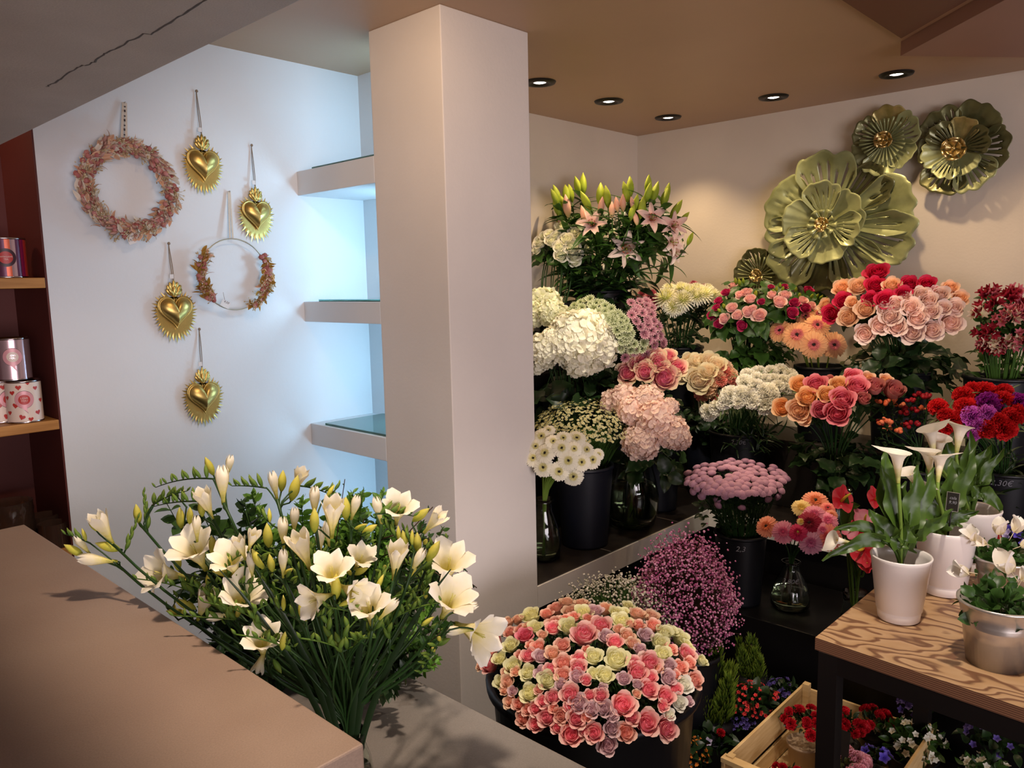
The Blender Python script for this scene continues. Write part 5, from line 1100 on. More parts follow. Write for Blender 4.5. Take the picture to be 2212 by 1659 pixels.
for i, (x, y, tx) in enumerate(((1010, 1235, .6), (1030, 1270, .5), (985, 1200, .7), (960, 1110, .9), (935, 1095, .8), (745, 1035, .15), (1000, 1290, .4))):
    branch(100 + i, x, y, 1.80, 'leaf_dark' if i != 5 else 'leaf_green', 'pair', 14, .022, .16, 'thin drooping dark sprig reaching past the pillar' if i != 5 else 'single sprig rising above the greenery', 'drooping sprigs' if i != 5 else 'rising sprig', 'stem_brown', tip=_r * tx + np.array([0, 0, -.5 if i < 3 or i == 6 else .8]))
for i in range(44):
    branch(330 + i, g.uniform(380, 960), g.uniform(1230, 1500), g.uniform(1.5, 1.9), 'leaf_dark', 'pair', 50, .036, .28, 'dark branch low in the greenery', 'dark low branches')

# ---------------------------------------------------------------- spray roses in the round black tub
TC = P(1280, 1468, D_=2.12); tx, ty = TC[0], TC[1]
tb = thing('flower_tub', 'large round black tub of spray roses on the floor', 'tub', (tx, ty, 0))
part('tub_body', MB().lathe([(.001, .004), (.235, .004), (.24, .02), (.272, .50), (.290, .515), (.292, .532), (.280, .54), (.272, .53), (.262, .50), (.232, .03), (.001, .02)], 56).mesh('tub_body', M['black']), tb, Matrix.Translation((tx, ty, 0)))
SR = [tuple(q) for q in '''c 475 580 120|c 510 660 90|s 590 570 80|s 650 530 90|b 735 490 90|b 380 610 70|b 310 630 80|c 215 650 60|s 330 700 80|r 435 720 100|p 215 770 100|c 330 790 95|s 190 840 90|c 255 885 85|p 180 930 110|c 350 940 110|b 120 930 70|s 640 640 110|p 630 670 90|c 740 655 110|s 720 610 70|s 780 590 70|b 755 550 90|c 850 560 110|b 830 500 90|l 925 550 100|b 1000 530 90|c 1080 560 90|c 1165 515 70|c 1130 560 70|b 1230 570 100|b 1330 590 100|s 1345 650 90|c 1120 620 110|s 1235 650 80|b 1160 725 90|p 970 655 130|p 850 710 150|l 1010 730 90|p 1070 770 100|s 700 790 90|s 525 800 90|s 475 790 60|p 460 865 95|l 550 870 90|b 630 850 90|b 1200 780 80|l 1290 720 90|l 1250 820 80|c 1390 770 100|c 1420 700 100|c 1470 690 80|c 1540 740 110|c 1590 800 80|c 1410 850 100|s 1465 820 80|p 1580 850 110|c 920 870 105|c 1080 890 140|p 820 890 95|s 705 920 110|p 1320 915 130|p 1205 920 100|l 1455 935 85|s 1535 945 90|s 1600 920 80|c 455 985 95|l 545 985 80|p 615 960 80|s 700 1000 90|p 810 950 100|l 805 1010 90|c 1000 1005 105|c 930 990 80|p 1230 980 120|p 1320 1020 90|l 1450 1020 95|s 1640 1040 100|l 1135 1030 80|c 265 1050 85|b 310 1050 80|c 595 1040 115|l 690 1070 70|p 865 1040 70|b 370 980 60|c 465 1130 110|s 535 1105 60|b 290 1110 60|l 350 1120 60|p 755 1140 120|l 985 1095 55|p 1310 1100 110|l 1230 1070 60|w 1560 1070 100|p 1500 1100 80|p 1430 1150 110|p 630 1160 90|p 895 1145 70|p 970 1150 90|p 1130 1210 140|l 810 1205 115|w 1520 1190 100|l 1590 1190 60|b 330 1190 80|s 390 1210 80|p 565 1190 80|p 510 1240 80|s 455 1250 70|l 905 1250 90|l 995 1240 100|p 1410 1220 70|w 1455 1280 70|s 420 1310 90|p 590 1300 110|s 690 1290 90|p 800 1310 110|s 870 1300 60|l 1050 1290 70|p 1190 1300 90|p 1300 1340 140|p 510 1350 90|p 665 1370 80|l 1050 1380 95|s 1150 1410 110|p 1440 1380 130|p 925 1410 110|p 765 1420 130|l 1020 1500 110|p 850 1400 60|b 1225 1135 50|s 400 680 70|b 560 720 60|b 450 660 60|s 870 820 50|c 1690 900 70|b 1180 640 60|s 880 600 60|b 1100 680 70|s 1500 1000 60|p 740 1230 60|s 640 1240 60|b 1380 960 60|s 400 860 60|b 300 990 60'''.split('|') for q in [q.split()]]
TE = Ellipsoid((tx, ty, TC[2]), .305, .172)
L = [(1000 + float(x) / 3.26, 1150 + float(y) / 3.26, float(s) / 3.26, k) for k, x, y, s in SR]
bunch(TE, L, (tx, ty, .02), .16, .50, 'spray_rose', 'bloom', {'c': ('spray', 'spray_cream'), 's': ('spray', 'spray_salmon'), 'b': ('spray', 'spray_blush'), 'r': ('spray', 'rose_pink'), 'p': ('spray', 'spray_pink'), 'l': ('spray', 'spray_lilac'), 'w': ('spray', 'spray_white')},
      {'c': 'cream spray rose in the round tub', 's': 'salmon spray rose in the round tub', 'b': 'blush spray rose in the round tub', 'r': 'deep rose pink spray rose in the round tub', 'p': 'pink spray rose in the round tub', 'l': 'lilac spray rose in the round tub', 'w': 'white spray rose in the round tub'}, 'rose',
      {k: v + ' spray roses in the tub' for k, v in dict(c='cream', s='salmon', b='blush', r='deep pink', p='pink', l='lilac', w='white').items()}, leafs=.045, fs=1.34, up=.25, to_cam=.55, srad=.0018, leafcol='leaf_green')
greens((tx, ty, TC[2] - .06), .26, .16, (tx, ty, .02), (tx, ty, .5), 40, 'rose', 'leaf_dark', .075, 'spray rose tub', 15, lo=-.3, hi=.9)

# ---------------------------------------------------------------- gypsophila clouds
def gyp(cx, cy, Dp, rpx, rz, n, col, stem, label, seed):
    g = np.random.default_rng(seed); c = P(cx, cy, D_=Dp); R_ = rpx / FPX * Dp; mb = MB(); dot = MB().ell((0, 0, 0), 1, 1, .8, k=6, n=5, t=.6); st = MB(); foot = np.array([c[0], c[1], .25])
    for i in range(n):
        d = nrm(g.normal(0, 1, 3)); d[2] = abs(d[2]) * (1 if g.uniform() < .8 else -.5); q = g.uniform(.72, 1.0) ** .6 * (1 + .10 * g.normal()); p = np.array([d[0] * R_ * q, d[1] * R_ * q, d[2] * rz * q])
        mb.add(dot, frame(d), p, g.uniform(.0025, .0048), t=g.uniform())
        if i % 3 == 0: st.tube(bez(p, p * .9, p * .6 + [0, 0, -.02], p * .45 + [0, 0, -.06], 4), .0006, 3, cap=False)
    for i in range(40):
        d = nrm(np.array([g.normal(), g.normal(), abs(g.normal()) * .8 + .1])); st.tube(bez(d * [R_, R_, rz] * .6, d * R_ * .3, [0, 0, -.15], [0, 0, .25 - c[2]], 6), .0012, 4, cap=False)
    o = solo('gypsophila', mb.mesh('gypsophila', PT[col]), label, 'gypsophila', m4(loc=c)); o['kind'] = 'stuff'; part('stems', st.mesh('stems', PT[stem]), o, world=False)
    return c
c = gyp(1482, 1322, 2.62, 108, .26, 4200, 'gyp_pink', 'stem_brown', 'dense pink gypsophila cloud right of the spray roses', 1)
bucket(c[0], c[1], 0, .36, .12, 'black bucket under the pink gypsophila')
c = gyp(1330, 1330, 2.58, 118, .13, 1300, 'gyp_white', 'stem_green', 'loose white gypsophila behind the spray roses', 2)
bucket(c[0] - .03, c[1] + .02, 0, .36, .12, 'black bucket under the white gypsophila')

# ---------------------------------------------------------------- plywood table at the right
ZT = .75; t0 = P(1761, 1377, z=ZT); t1 = P(2212, 1530, z=ZT); t2 = P(1854, 1300, z=ZT); ey = nrm(t1 - t0); ex = nrm(t2 - t0)
pl = [t0, t0 + ex * .80, t0 + ex * .80 + ey * 1.3, t0 + ey * 1.3]
root = thing('display_table', 'table with figured plywood top and black steel frame at right', 'table', (t0[0], t0[1], 0))
tp = MB().prism([(q[0], q[1]) for q in pl], ZT - .03, ZT); tp.M = [1, 0] + [1] * 4
part('tabletop', tp.mesh('tabletop', [M['ply'], M['plyedge']], False), root)
def rail(a, b, w_, z0, z1, name):
    d = nrm(b - a); n_ = np.array([-d[1], d[0], 0]) * w_ / 2; part(name, MB().prism([(q[0], q[1]) for q in (a - n_, b - n_, b + n_, a + n_)], z0, z1).mesh(name, M['metal_black'], False), root)
ins = .03
for (i, j, nm) in ((0, 1, 'rail'), (1, 2, 'rail'), (2, 3, 'rail'), (3, 0, 'rail')):
    cen = sum(pl) / 4; a = pl[i] + (cen - pl[i]) * .045; b = pl[j] + (cen - pl[j]) * .045; rail(a, b, .035, ZT - .075, ZT - .0305, nm)
for q in pl:
    cen = sum(pl) / 4; a = q + (cen - q) * .05; part('leg', boxmesh('leg', (a[0] - .022, a[1] - .022, 0), (a[0] + .022, a[1] + .022, ZT - .0305), M['metal_black']), root)

# ---------------------------------------------------------------- white pots with callas
def blade(pts, W, n=16, face=None, name='leaf', start=.42, root=None, o=None):
    """calla leaf: petiole then a broad wavy blade"""
    pa = bez(*pts, n=n); v = np.linspace(0, 1, n); k0 = int(start * n); mb = MB(); mb.tube(pa[:k0 + 2], .0042, 6, t=.8)
    q = pa[k0:]; u = np.linspace(0, 1, len(q)); w_ = W * .78 * (np.sin(PI * np.clip(u, .0, 1) ** .62)) ** .8 + .001
    tg = np.gradient(q, axis=0); cols = []
    face = _d if face is None else face
    for s in (-1, -.5, 0, .5, 1):
        row = []
        for i in range(len(q)):
            t_ = nrm(tg[i]); sd = nrm(np.cross(t_, -face)); nn = nrm(np.cross(sd, t_))
            row.append(q[i] + sd * w_[i] * s + nn * (.35 * abs(s) * w_[i] + .012 * math.sin(i * 1.3) * s * s))
        cols.append(row)
    mb.grid(np.array(cols), np.clip(.7 - .6 * np.abs(np.array([-1, -.5, 0, .5, 1.0]))[:, None] * -1 - .3 + 0 * u[None, :], 0, 1))
    V0 = mb; b = V0.mesh(name, PT['leaf_calla']); part(name, b, root, Matrix.Identity(4) if o is None else o); return b
POT = [(.001, .002), (.044, .002), (.0465, .004), (.049, .024), (.0485, .026), (.051, .0275), (.066, .150), (.0685, .158), (.067, .161), (.063, .159), (.060, .147), (.045, .02), (.001, .018)]
def pot(px_, py_, rim_px, label, k=1.0):
    b = P(px_, py_, z=ZT); b = b + nrm(np.array([b[0], b[1], 0])) * .045 * k
    root = thing('calla_plant', label, 'potted calla', tuple(b))
    part('pot', MB().lathe([(r * k, z * k) for r, z in POT], 48).mesh('pot', M['ceramic']), root, Matrix.Translation(Vector(b)))
    part('soil', MB().lathe([(.001, .118 * k), (.0585 * k, .116 * k)], 24).mesh('soil', M['soil']), root, Matrix.Translation(Vector(b)))
    return root, b
def calla_flower(root, base, x, y, Dp, L, a, tow, lime=False, rl=0.0):
    tipc = P(x, y, D_=Dp); S = L / FPX * Dp; d = img_dir(a, tow, tipc); b = tipc - d * S * .5; yaw = frame(d); 
    # turn the spathe's open side toward the viewer
    tc = nrm(EYE - b); loc = yaw.T @ tc; rr = math.atan2(loc[1], loc[0]) + PI + rl
    part('spathe', bloom_mesh('calla', 'calla', 0), root, m4(frame(d, rr), b, S)); 
    part('spadix', MB().tube([(0, 0, .1), (0, 0, .35), (0, 0, .58)], [.05, .045, .02], 8).mesh('spadix', PT['spadix']), root, m4(frame(d, rr), b, S))
    part('flower_stem', MB().tube(bez(b + d * S * .05, b - d * .06, base + np.array([0, 0, .24]), base + np.array([0, 0, .11]), 10), .0045, 7).mesh('flower_stem', PT['stem_light']), root)
Z_ = np.array([0, 0, 1.0])
r1, b1 = pot(1940, 1352, 0, 'white ceramic pot of callas nearest the table corner', 1.03); D1 = (b1 - EYE) @ _d
r2, b2_ = pot(2036, 1293, 0, 'white ceramic pot behind the first, with slate price pick', 1.12); D2 = (b2_ - EYE) @ _d
r3, b3 = pot(2092, 1238, 0, 'white ceramic pot at the back of the three callas', 1.12); D3 = (b3 - EYE) @ _d
calla_flower(r1, b1, 1939, 998, D1 - .06, 92, 92, .05, rl=1.3); calla_flower(r1, b1, 2000, 1062, D1 + .02, 70, 70, -.1, rl=1.2); calla_flower(r1, b1, 1812, 1168, D1 - .02, 62, 170, .1, rl=.9); calla_flower(r1, b1, 1968, 1030, D1 + .05, 60, 120, .1, rl=1.0)
calla_flower(r2, b2_, 2030, 1002, D2 - .08, 80, 84, -.05, rl=-1.2); calla_flower(r2, b2_, 2006, 992, D2 - .04, 82, 98, -.05, rl=1.2)
calla_flower(r3, b3, 2012, 945, D3 - .08, 84, 98, .1, rl=-1.0); calla_flower(r3, b3, 2072, 938, D3, 84, 82, -.1, rl=.6); calla_flower(r3, b3, 2030, 962, D3 - .05, 70, 85, .3, rl=.8)
def lf(root, base, mx, my, tx_, ty_, Dp, W, face=None, start=.4): blade((base + Z_ * .11, base + Z_ * .22, P(mx, my, D_=Dp), P(tx_, ty_, D_=Dp)), W, root=root, face=face, start=start)
for q in ((1895, 1070, 1918, 968, .036), (1930, 1080, 1905, 1010, .030), (1975, 1080, 1985, 1005, .028), (1870, 1140, 1778, 1213, .022), (1850, 1110, 1800, 1150, .018), (1990, 1100, 2020, 1010, .028), (1925, 1120, 1960, 1040, .03), (1960, 1150, 1990, 1080, .03), (1900, 1150, 1880, 1100, .03), (2000, 1150, 2060, 1100, .022), (1945, 1100, 1940, 1040, .03)):
    lf(r1, b1, *q[:4], D1 + random.uniform(-.05, .04), q[4])
for q in ((2050, 1120, 2110, 1105, .026), (2000, 1080, 2010, 1000, .03), (2040, 1080, 2060, 990, .032), (2075, 1060, 2110, 960, .026), (1990, 1110, 1970, 1040, .03), (2030, 1100, 2045, 1050, .03)):
    lf(r2, b2_, *q[:4], D2 + random.uniform(-.05, .04), q[4])
blade((b2_ + Z_ * .12, P(1990, 1150, D_=D2 - .03), P(2040, 1120, D_=D2 - .05), P(2115, 1103, D_=D2 - .05)), .024, root=r2, start=.2)
for q in ((2090, 1060, 2140, 960, .026), (2110, 1040, 2168, 968, .022), (2120, 1030, 2162, 1110, .030), (2060, 1040, 2040, 940, .034), (2085, 1050, 2095, 930, .032), (2050, 1030, 2020, 960, .036), (2100, 1080, 2130, 1040, .03), (2070, 1080, 2070, 1010, .034), (2105, 1000, 2135, 965, .022)):
    lf(r3, b3, *q[:4], D3 + random.uniform(-.05, .04), q[4], start=.5)
for (root, base, D0, xs) in ((r1, b1, D1, (1925, 1940, 1955, 1968)), (r2, b2_, D2, (2015, 2035, 2055)), (r3, b3, D3, (2070, 2090))):
    for k, x in enumerate(xs): ty = pix(base)[1] - 175 - 22 * (k % 2); lf(root, base, x, ty + 60, x + (-1) ** k * 26, ty - 30, D0 + .03 * (k % 3 - 1), .026, start=.5)
# slate price pick in the second pot
q = P(2058, 1084, D_=D2 - .07); e = P(2046, 1170, D_=D2 - .03); root = thing('price_pick', 'black slate price label on a stick in the middle white pot', 'price label', tuple(e))
Rp = frame(_u * .95 + _r * .12, 0); fx = _r * .55 - _d * .45; fx = nrm(fx); up_ = nrm(np.array([0, 0, 1]) + _r * .12); nn = nrm(np.cross(fx, up_)); Rq = np.stack([fx, up_, nn], 1)
part('stick', MB().tube([e, q - up_ * .02], .0022, 5).mesh('stick', M['metal_black']), root)
part('slate', MB().box((-.014, -.024, -.0012), (.014, .024, .0012)).mesh('slate', M['label_black'], False), root, m4(Rq, q))
fr = MB(); [fr.box(a, b) for a, b in (((-.015, -.025, -.0015), (.015, -.0235, .0018)), ((-.015, .0235, -.0015), (.015, .025, .0018)), ((-.015, -.025, -.0015), (-.0137, .025, .0018)), ((.0137, -.025, -.0015), (.015, .025, .0018)))]
part('slate_border', fr.mesh('slate_border', M['zinc'], False), root, m4(Rq, q))
for tt, yy in (('cala', .010), ('9,90', -.002)):
    V, F = text_pts(tt, .011); part('chalk_writing', MB().raw(V + [0, yy, .0016], F).mesh('chalk_writing', M['chalk']), root, m4(Rq, q))

# ---------------------------------------------------------------- zinc buckets with white and violet flowering plants
def flower4(col, n=5, s=1.0):
    k = ('f4', col, n)
    if k not in MESH:
        mb = MB()
        for i in range(n):
            G, t, u = petal_strip(.5, .17, .35, .3, 1.0, 5, .15); mb.grid(G @ rot2(i * 2 * PI / n).T, np.clip(t, 0, 1))
        mb.ell((0, 0, .03), .06, .06, .05, k=6, n=4, t=.0); MESH[k] = mb.mesh('flower_' + col, PT[col])
    return MESH[k]
def potted(name, label, cat, x, y, z, rpx, leafcol, lkind, pot_kind='plastic', pot_z=0.0, flat=.7, nl=70, ls=.45, lw=.16, flowers=(), grp=None, fseed=0, fs=.03, fname='flower', top=.9, deco=None, potr=None):
    """potted plant whose foliage dome is centred on pixel x,y at height z"""
    c = P(x, y, z=z); dep = (c - EYE) @ _d; R_ = rpx / FPX * dep; g = np.random.default_rng(fseed + 900)
    root = thing(name, label, cat, (c[0], c[1], pot_z), grp); pr = potr or min(.075, R_ * .72); ph = max(.05, z - pot_z + .01)
    if pot_kind == 'zinc':
        part('pot', MB().lathe([(.001, .003), (pr * .72, .003), (pr * .74, 0), (pr * .88, ph * .62), (pr * .905, ph * .64), (pr * .89, ph * .66), (pr * .915, ph * .69), (pr * .90, ph * .71), (pr, ph - .006), (pr + .004, ph - .003), (pr + .004, ph + .003), (pr - .002, ph + .002), (pr - .006, ph - .02), (.001, ph - .022)], 48).mesh('pot', M['zinc']), root, Matrix.Translation((c[0], c[1], pot_z)))
    else:
        ph = min(ph, .11); part('pot', MB().lathe([(.001, .002), (pr * .75, .002), (pr, ph), (pr + .003, ph), (pr + .003, ph - .008), (pr - .004, ph - .010), (.001, ph - .012)], 28).mesh('pot', M['pot_beige' if pot_kind == 'beige' else 'black']), root, Matrix.Translation((c[0], c[1], pot_z)))
    part('foliage', g_clump(nl, ls, lw, fseed, 1.0, flat).mesh('foliage', PT[leafcol]), root, m4(None, c - np.array([0, 0, R_ * flat * .35]), R_))
    for (col, n, s, zb_) in flowers:
        me = bloom_mesh('carn', col, 0) if col.startswith('dianthus') else flower4(col)
        for i in range(n):
            zz = g.uniform(zb_, 1); az = g.uniform(0, 2 * PI); sn = math.sqrt(1 - zz * zz); d = np.array([sn * math.cos(az), sn * math.sin(az), zz]); p = c - np.array([0, 0, R_ * flat * .35]) + d * np.array([R_, R_, R_ * flat]) * top * g.uniform(.95, 1.12)
            if (d @ nrm(EYE - c)) < -.3: p = p - 2 * np.array([d[0], d[1], 0]) * R_ * top; d = d * [-1, -1, 1]
            part(fname, me, root, m4(frame(nrm(d + g.normal(0, .3, 3) + nrm(EYE - c) * .4), g.uniform(0, 6)), p, s * g.uniform(.85, 1.15)))
    if deco: deco(root, c, R_, g)
    return root
# front zinc bucket
def cyc(petals):
    def f(root, c, R_, g):
        for (x, y, a, L, tow) in petals:
            p = P(x, y, D_=(c - EYE) @ _d - .05); d = img_dir(a, tow, p); S = L / FPX * ((p - EYE) @ _d)
            S *= .8; G, t, u = petal_strip(1.0, .34, .9, .35, .2, 9, .1); mb = MB().grid(G, np.clip(t, 0, 1)); G2 = G @ rot2(1.9).T; mb.grid(G2, np.clip(t, 0, 1)); mb.grid(G @ rot2(-1.7).T * .8, np.clip(t, 0, 1)); mb.tube([(0, 0, -.5), (0, 0, 0)], .02, 5, t=0)
            part('flower', mb.mesh('flower', PT['cyclamen']), root, m4(frame(d, L), p, S))
    return f
potted('cyclamen_plant', 'zinc bucket plant with white petals at the right table edge', 'potted plant', 2158, 1308, ZT + .130, 84, 'leaf_green', 'broad', 'zinc', ZT, .95, 120, .40, .15, potr=.078, fseed=3, deco=cyc([(2185, 1236, 125, 70, .1), (2092, 1236, 170, 52, .1), (2206, 1255, 60, 44, .2)]))
potted('cyclamen_plant', 'white flowered leafy plant behind the zinc bucket plant', 'potted plant', 2170, 1212, ZT + .10, 74, 'leaf_green', 'broad', 'zinc', ZT, .8, 90, .42, .18, potr=.070, fseed=4, deco=cyc([(2105, 1168, 120, 46, .2), (2160, 1155, 95, 50, .2), (2190, 1150, 60, 50, .2), (2130, 1175, 160, 40, .3), (2205, 1180, 20, 45, .1)]))
potted('violet_plant', 'small violet flowered plant at the right edge of the table', 'potted plant', 2215, 1158, ZT + .10, 44, 'leaf_dark', 'round', 'plastic', ZT, .8, 40, .5, .22, flowers=(('violet', 9, .030, .2), ('violet_pale', 4, .028, .2)), fseed=5, fname='violet_flower')

# ---------------------------------------------------------------- anthuriums on the low step
ab = P(1850, 1290, D_=2.60); ab[2] = .30
glass_vase(ab[0], ab[1], .30, [(.05, 0), (.055, .01), (.05, .15), (.04, .22), (.045, .25)], 'dark glass vase of anthuriums hidden behind the white pots', water=.5)
am = g_anthurium()
for i, (x, y, S, a, tow, col, lab) in enumerate(((1816, 1083, 62, 60, .5, 'anthurium', 'dark red anthurium under the large green leaf'), (1868, 1125, 52, 125, -.2, 'anthurium_pink', 'bright pink anthurium pointing up behind the pot'), (1850, 1150, 44, 110, .3, 'anthurium', 'red anthurium spathe seen edge on'), (1866, 1185, 70, 300, .6, 'anthurium', 'glossy red anthurium at the rim of the first white pot'),
        (1838, 1148, 40, 60, .7, 'anthurium_pink', 'pale pink anthurium beside the mixed gerberas'), (1868, 1215, 40, 280, .4, 'anthurium', 'small red anthurium low beside the white pot'), (1890, 1080, 50, 90, .5, 'anthurium', 'dusky red anthurium behind the calla leaves'))):
    p = P(x, y, D_=2.42); d = img_dir(a, tow, p); s = S / FPX * 2.42; ft = np.array([ab[0], ab[1], .315]); root = thing('anthurium', lab, 'anthurium', tuple(ft))
    R = frame(nrm(nrm(EYE - p) + np.array([0, 0, .3]) + _r * math.cos(i) * .7), a / 57.3); part('spathe', am.mesh('spathe', PT[col]), root, m4(R, p, s))
    part('spadix', MB().tube([(0, 0, .02), (.1, 0, .25), (.16, 0, .5)], [.05, .045, .02], 7).mesh('spadix', PT['spadix']), root, m4(R, p, s)); part('stem', MB().tube(stem_path(p, nrm(np.array([0, 0, 1.0])), ft, ab + np.array([0, 0, .25])) - ft, .003, 6).mesh('stem', PT['stem_green']), root, Matrix.Translation(Vector(ft)))
for i, (x0, y0, x1, y1, W) in enumerate(((1800, 1072, 1856, 1090, .034), (1832, 1150, 1826, 1066, .022), (1850, 1160, 1900, 1150, .018))):
    ft = np.array([ab[0], ab[1], .315]); root = thing('anthurium_leaf', ('broad dark anthurium leaf above the red spathe', 'upright green anthurium leaf beside the gerberas', 'small anthurium leaf behind the white pot')[i], 'leaf', tuple(ft))
    blade((ft, ft + Z_ * .2, P(x0, y0, D_=2.42), P(x1, y1, D_=2.42)), W, root=root, start=.62)

# ---------------------------------------------------------------- plants on the floor
def conf(root, c, R_, g): pass
def conifer(x, y, z, hpx, wpx, label, seed):
    b = P(x, y, z=z); dep = (b - EYE) @ _d; h = hpx / FPX * dep; root = thing('conifer_plant', label, 'conifer', (b[0], b[1], 0))
    part('pot', MB().lathe([(.001, .002), (.05, .002), (.06, z + .01), (.001, z + .005)], 24).mesh('pot', M['black']), root, Matrix.Translation((b[0], b[1], 0)))
    part('trunk', MB().tube([(0, 0, -.01), (0, 0, h * .8)], [.006, .002], 6).mesh('trunk', PT['stem_brown']), root, Matrix.Translation(Vector(b))); part('foliage', g_conifer(1.0, wpx / hpx, seed, 1500).mesh('foliage', PT['conifer']), root, m4(None, b, h))
conifer(1545, 1560, .12, 165, 62, 'lime green cypress beside the spray rose tub', 1)
conifer(1622, 1462, .16, 92, 50, 'small golden green cypress behind the red kalanchoe', 2)
potted('kalanchoe_plant', 'red flowered kalanchoe in front of the golden cypress', 'kalanchoe', 1628, 1510, .17, 66, 'leaf_dark', 'broad', flowers=(('kal_red', 96, .0145, .15),), fseed=11, nl=60, flat=.65)
potted('kalanchoe_plant', 'orange flowered kalanchoe at the foot of the rose tub', 'kalanchoe', 1480, 1618, .12, 56, 'leaf_dark', 'broad', flowers=(('kal_orange', 90, .012, .10),), fseed=12, nl=50, flat=.7)
potted('bellflower_plant', 'purple bellflower left of the crate', 'potted plant', 1590, 1545, .12, 44, 'leaf_dark', 'round', flowers=(('campanula', 44, .017, .0),), fseed=13, nl=50)
potted('bellflower_plant', 'purple bellflower behind the crate corner', 'potted plant', 1692, 1490, .14, 44, 'leaf_dark', 'round', flowers=(('campanula', 44, .017, .1),), fseed=14, nl=50)
potted('leafy_plant', 'dark leafy plant with one pale bloom beside the crate', 'potted plant', 1535, 1595, .10, 52, 'leaf_dark', 'broad', flowers=(('violet_pale', 2, .03, .6), ('dianthus_red', 1, .035, .7)), fseed=15, nl=90, ls=.5, lw=.22)
potted('daisy_plant', 'low plant with one yellow daisy under the tub', 'potted plant', 1440, 1650, .10, 44, 'leaf_green', 'round', flowers=(), fseed=16, nl=60, deco=lambda root, c, R_, g: part('flower', bloom_mesh('gerb', 'osteo', 0), root, m4(frame(nrm(EYE - c)), P(1462, 1636, D_=(c - EYE) @ _d - .06), .042)))
potted('dianthus_plant', 'pale pink dianthus at the bottom edge below the tub', 'dianthus', 1425, 1690, .08, 44, 'leaf_pale', 'thin', flowers=(('dianthus_pink', 10, .03, .3),), fseed=17, nl=50, lw=.06)
potted('cyclamen_plant', 'dark red flowered plant beside the red kalanchoe', 'potted plant', 1575, 1490, .12, 36, 'leaf_dark', 'broad', flowers=(('dianthus_red', 12, .028, .3),), fseed=18, nl=40)
potted('bellflower_plant', 'purple flowered plant in shade under the table', 'potted plant', 1985, 1520, .22, 44, 'leaf_dark', 'round', flowers=(('campanula', 30, .026, .1),), fseed=19, nl=50)
potted('bellflower_plant', 'purple plant deep under the table at right', 'potted plant', 2145, 1590, .22, 60, 'leaf_dark', 'round', flowers=(('campanula', 20, .024, .1),), fseed=20, nl=60)
potted('white_bellflower', 'white bellflower plant in the far bottom right corner', 'potted plant', 2135, 1668, .16, 60, 'leaf_green', 'round', flowers=(('bell_white', 16, .024, .1),), fseed=21, nl=80, lw=.12)
# wooden crate
ca = P(1735, 1475, z=.19); cb_ = P(1555, 1640, z=.19); X0, X1 = cb_[0], ca[0]; Y1 = ca[1]; Y0 = Y1 - .42
crate = thing('wooden_crate', 'pale wooden slatted crate of pot plants beside the table leg', 'crate', (X0, Y0, 0))
def cbx(name, a, b): bev(part(name, boxmesh(name, a, b, M['pine']), crate), .001)
for z0, z1 in ((.012, .072), (.092, .19)):
    cbx('slat', (X0, Y1 - .009, z0), (X1, Y1, z1)); cbx('slat', (X0, Y0, z0), (X1, Y0 + .009, z1)); cbx('slat', (X0, Y0, z0), (X0 + .009, Y1, z1 - .03)); cbx('slat', (X1 - .009, Y0, z0), (X1, Y1, z1 - .01))
for x in (X0 + .010, X1 - .032):
    for y in (Y0 + .010, Y1 - .032): cbx('corner_post', (x, y, 0), (x + .022, y + .022, .205))
cbx('base_board', (X0 + .01, Y0 + .01, .004), (X1 - .01, Y1 - .01, .012)); cbx('top_batten', (X0 - .004, Y0, .185), (X0 + .026, Y1, .20))
cp = dict(pot_z=.013)
potted('dianthus_plant', 'red dianthus in a beige pot inside the crate', 'dianthus', 1738, 1560, .19, 48, 'leaf_dark', 'thin', 'beige', flowers=(('dianthus_red', 14, .036, .2),), fseed=31, nl=80, lw=.08, **cp)
potted('dianthus_plant', 'red dianthus in the crate right of the table leg', 'dianthus', 1822, 1560, .19, 46, 'leaf_dark', 'thin', flowers=(('dianthus_red', 18, .036, .2),), fseed=32, nl=70, lw=.08, **cp)
potted('dianthus_plant', 'red dianthus against the far side of the crate', 'dianthus', 1885, 1555, .17, 40, 'leaf_dark', 'thin', flowers=(('dianthus_red', 12, .034, .2),), fseed=33, nl=60, lw=.08, **cp)
potted('dianthus_plant', 'pink dianthus in the near part of the crate', 'dianthus', 1835, 1650, .16, 44, 'leaf_pale', 'thin', flowers=(('dianthus_pink', 16, .036, .2),), fseed=34, nl=60, lw=.07, **cp)
potted('violet_plant', 'dark violet beside the pink dianthus in the crate', 'potted plant', 1893, 1632, .17, 30, 'leaf_dark', 'round', flowers=(('violet', 8, .036, .3),), fseed=35, nl=40, **cp)
potted('dianthus_plant', 'small red dianthus at the near end of the crate', 'dianthus', 1706, 1668, .13, 30, 'leaf_dark', 'thin', flowers=(('dianthus_red', 6, .034, .3),), fseed=36, nl=40, lw=.08, **cp)
potted('white_bellflower', 'white bellflower plant at the right of the crate', 'potted plant', 1972, 1595, .16, 74, 'leaf_green', 'round', flowers=(('bell_white', 30, .026, .1),), fseed=37, nl=130, ls=.35, lw=.1)
e = P(1822, 1600, D_=2.30); root = thing('price_pick', 'black slate price label leaning in the crate', 'price label', (e[0], e[1], .02))
part('slate', MB().box((-.018, -.045, -.0012), (.018, .03, .0012)).mesh('slate', M['label_black'], False), root, m4(Rq, e)); part('stick', MB().tube([e - np.array([0, 0, .04]), np.array([e[0], e[1], .02])], .002, 5).mesh('stick', M['metal_black']), root)
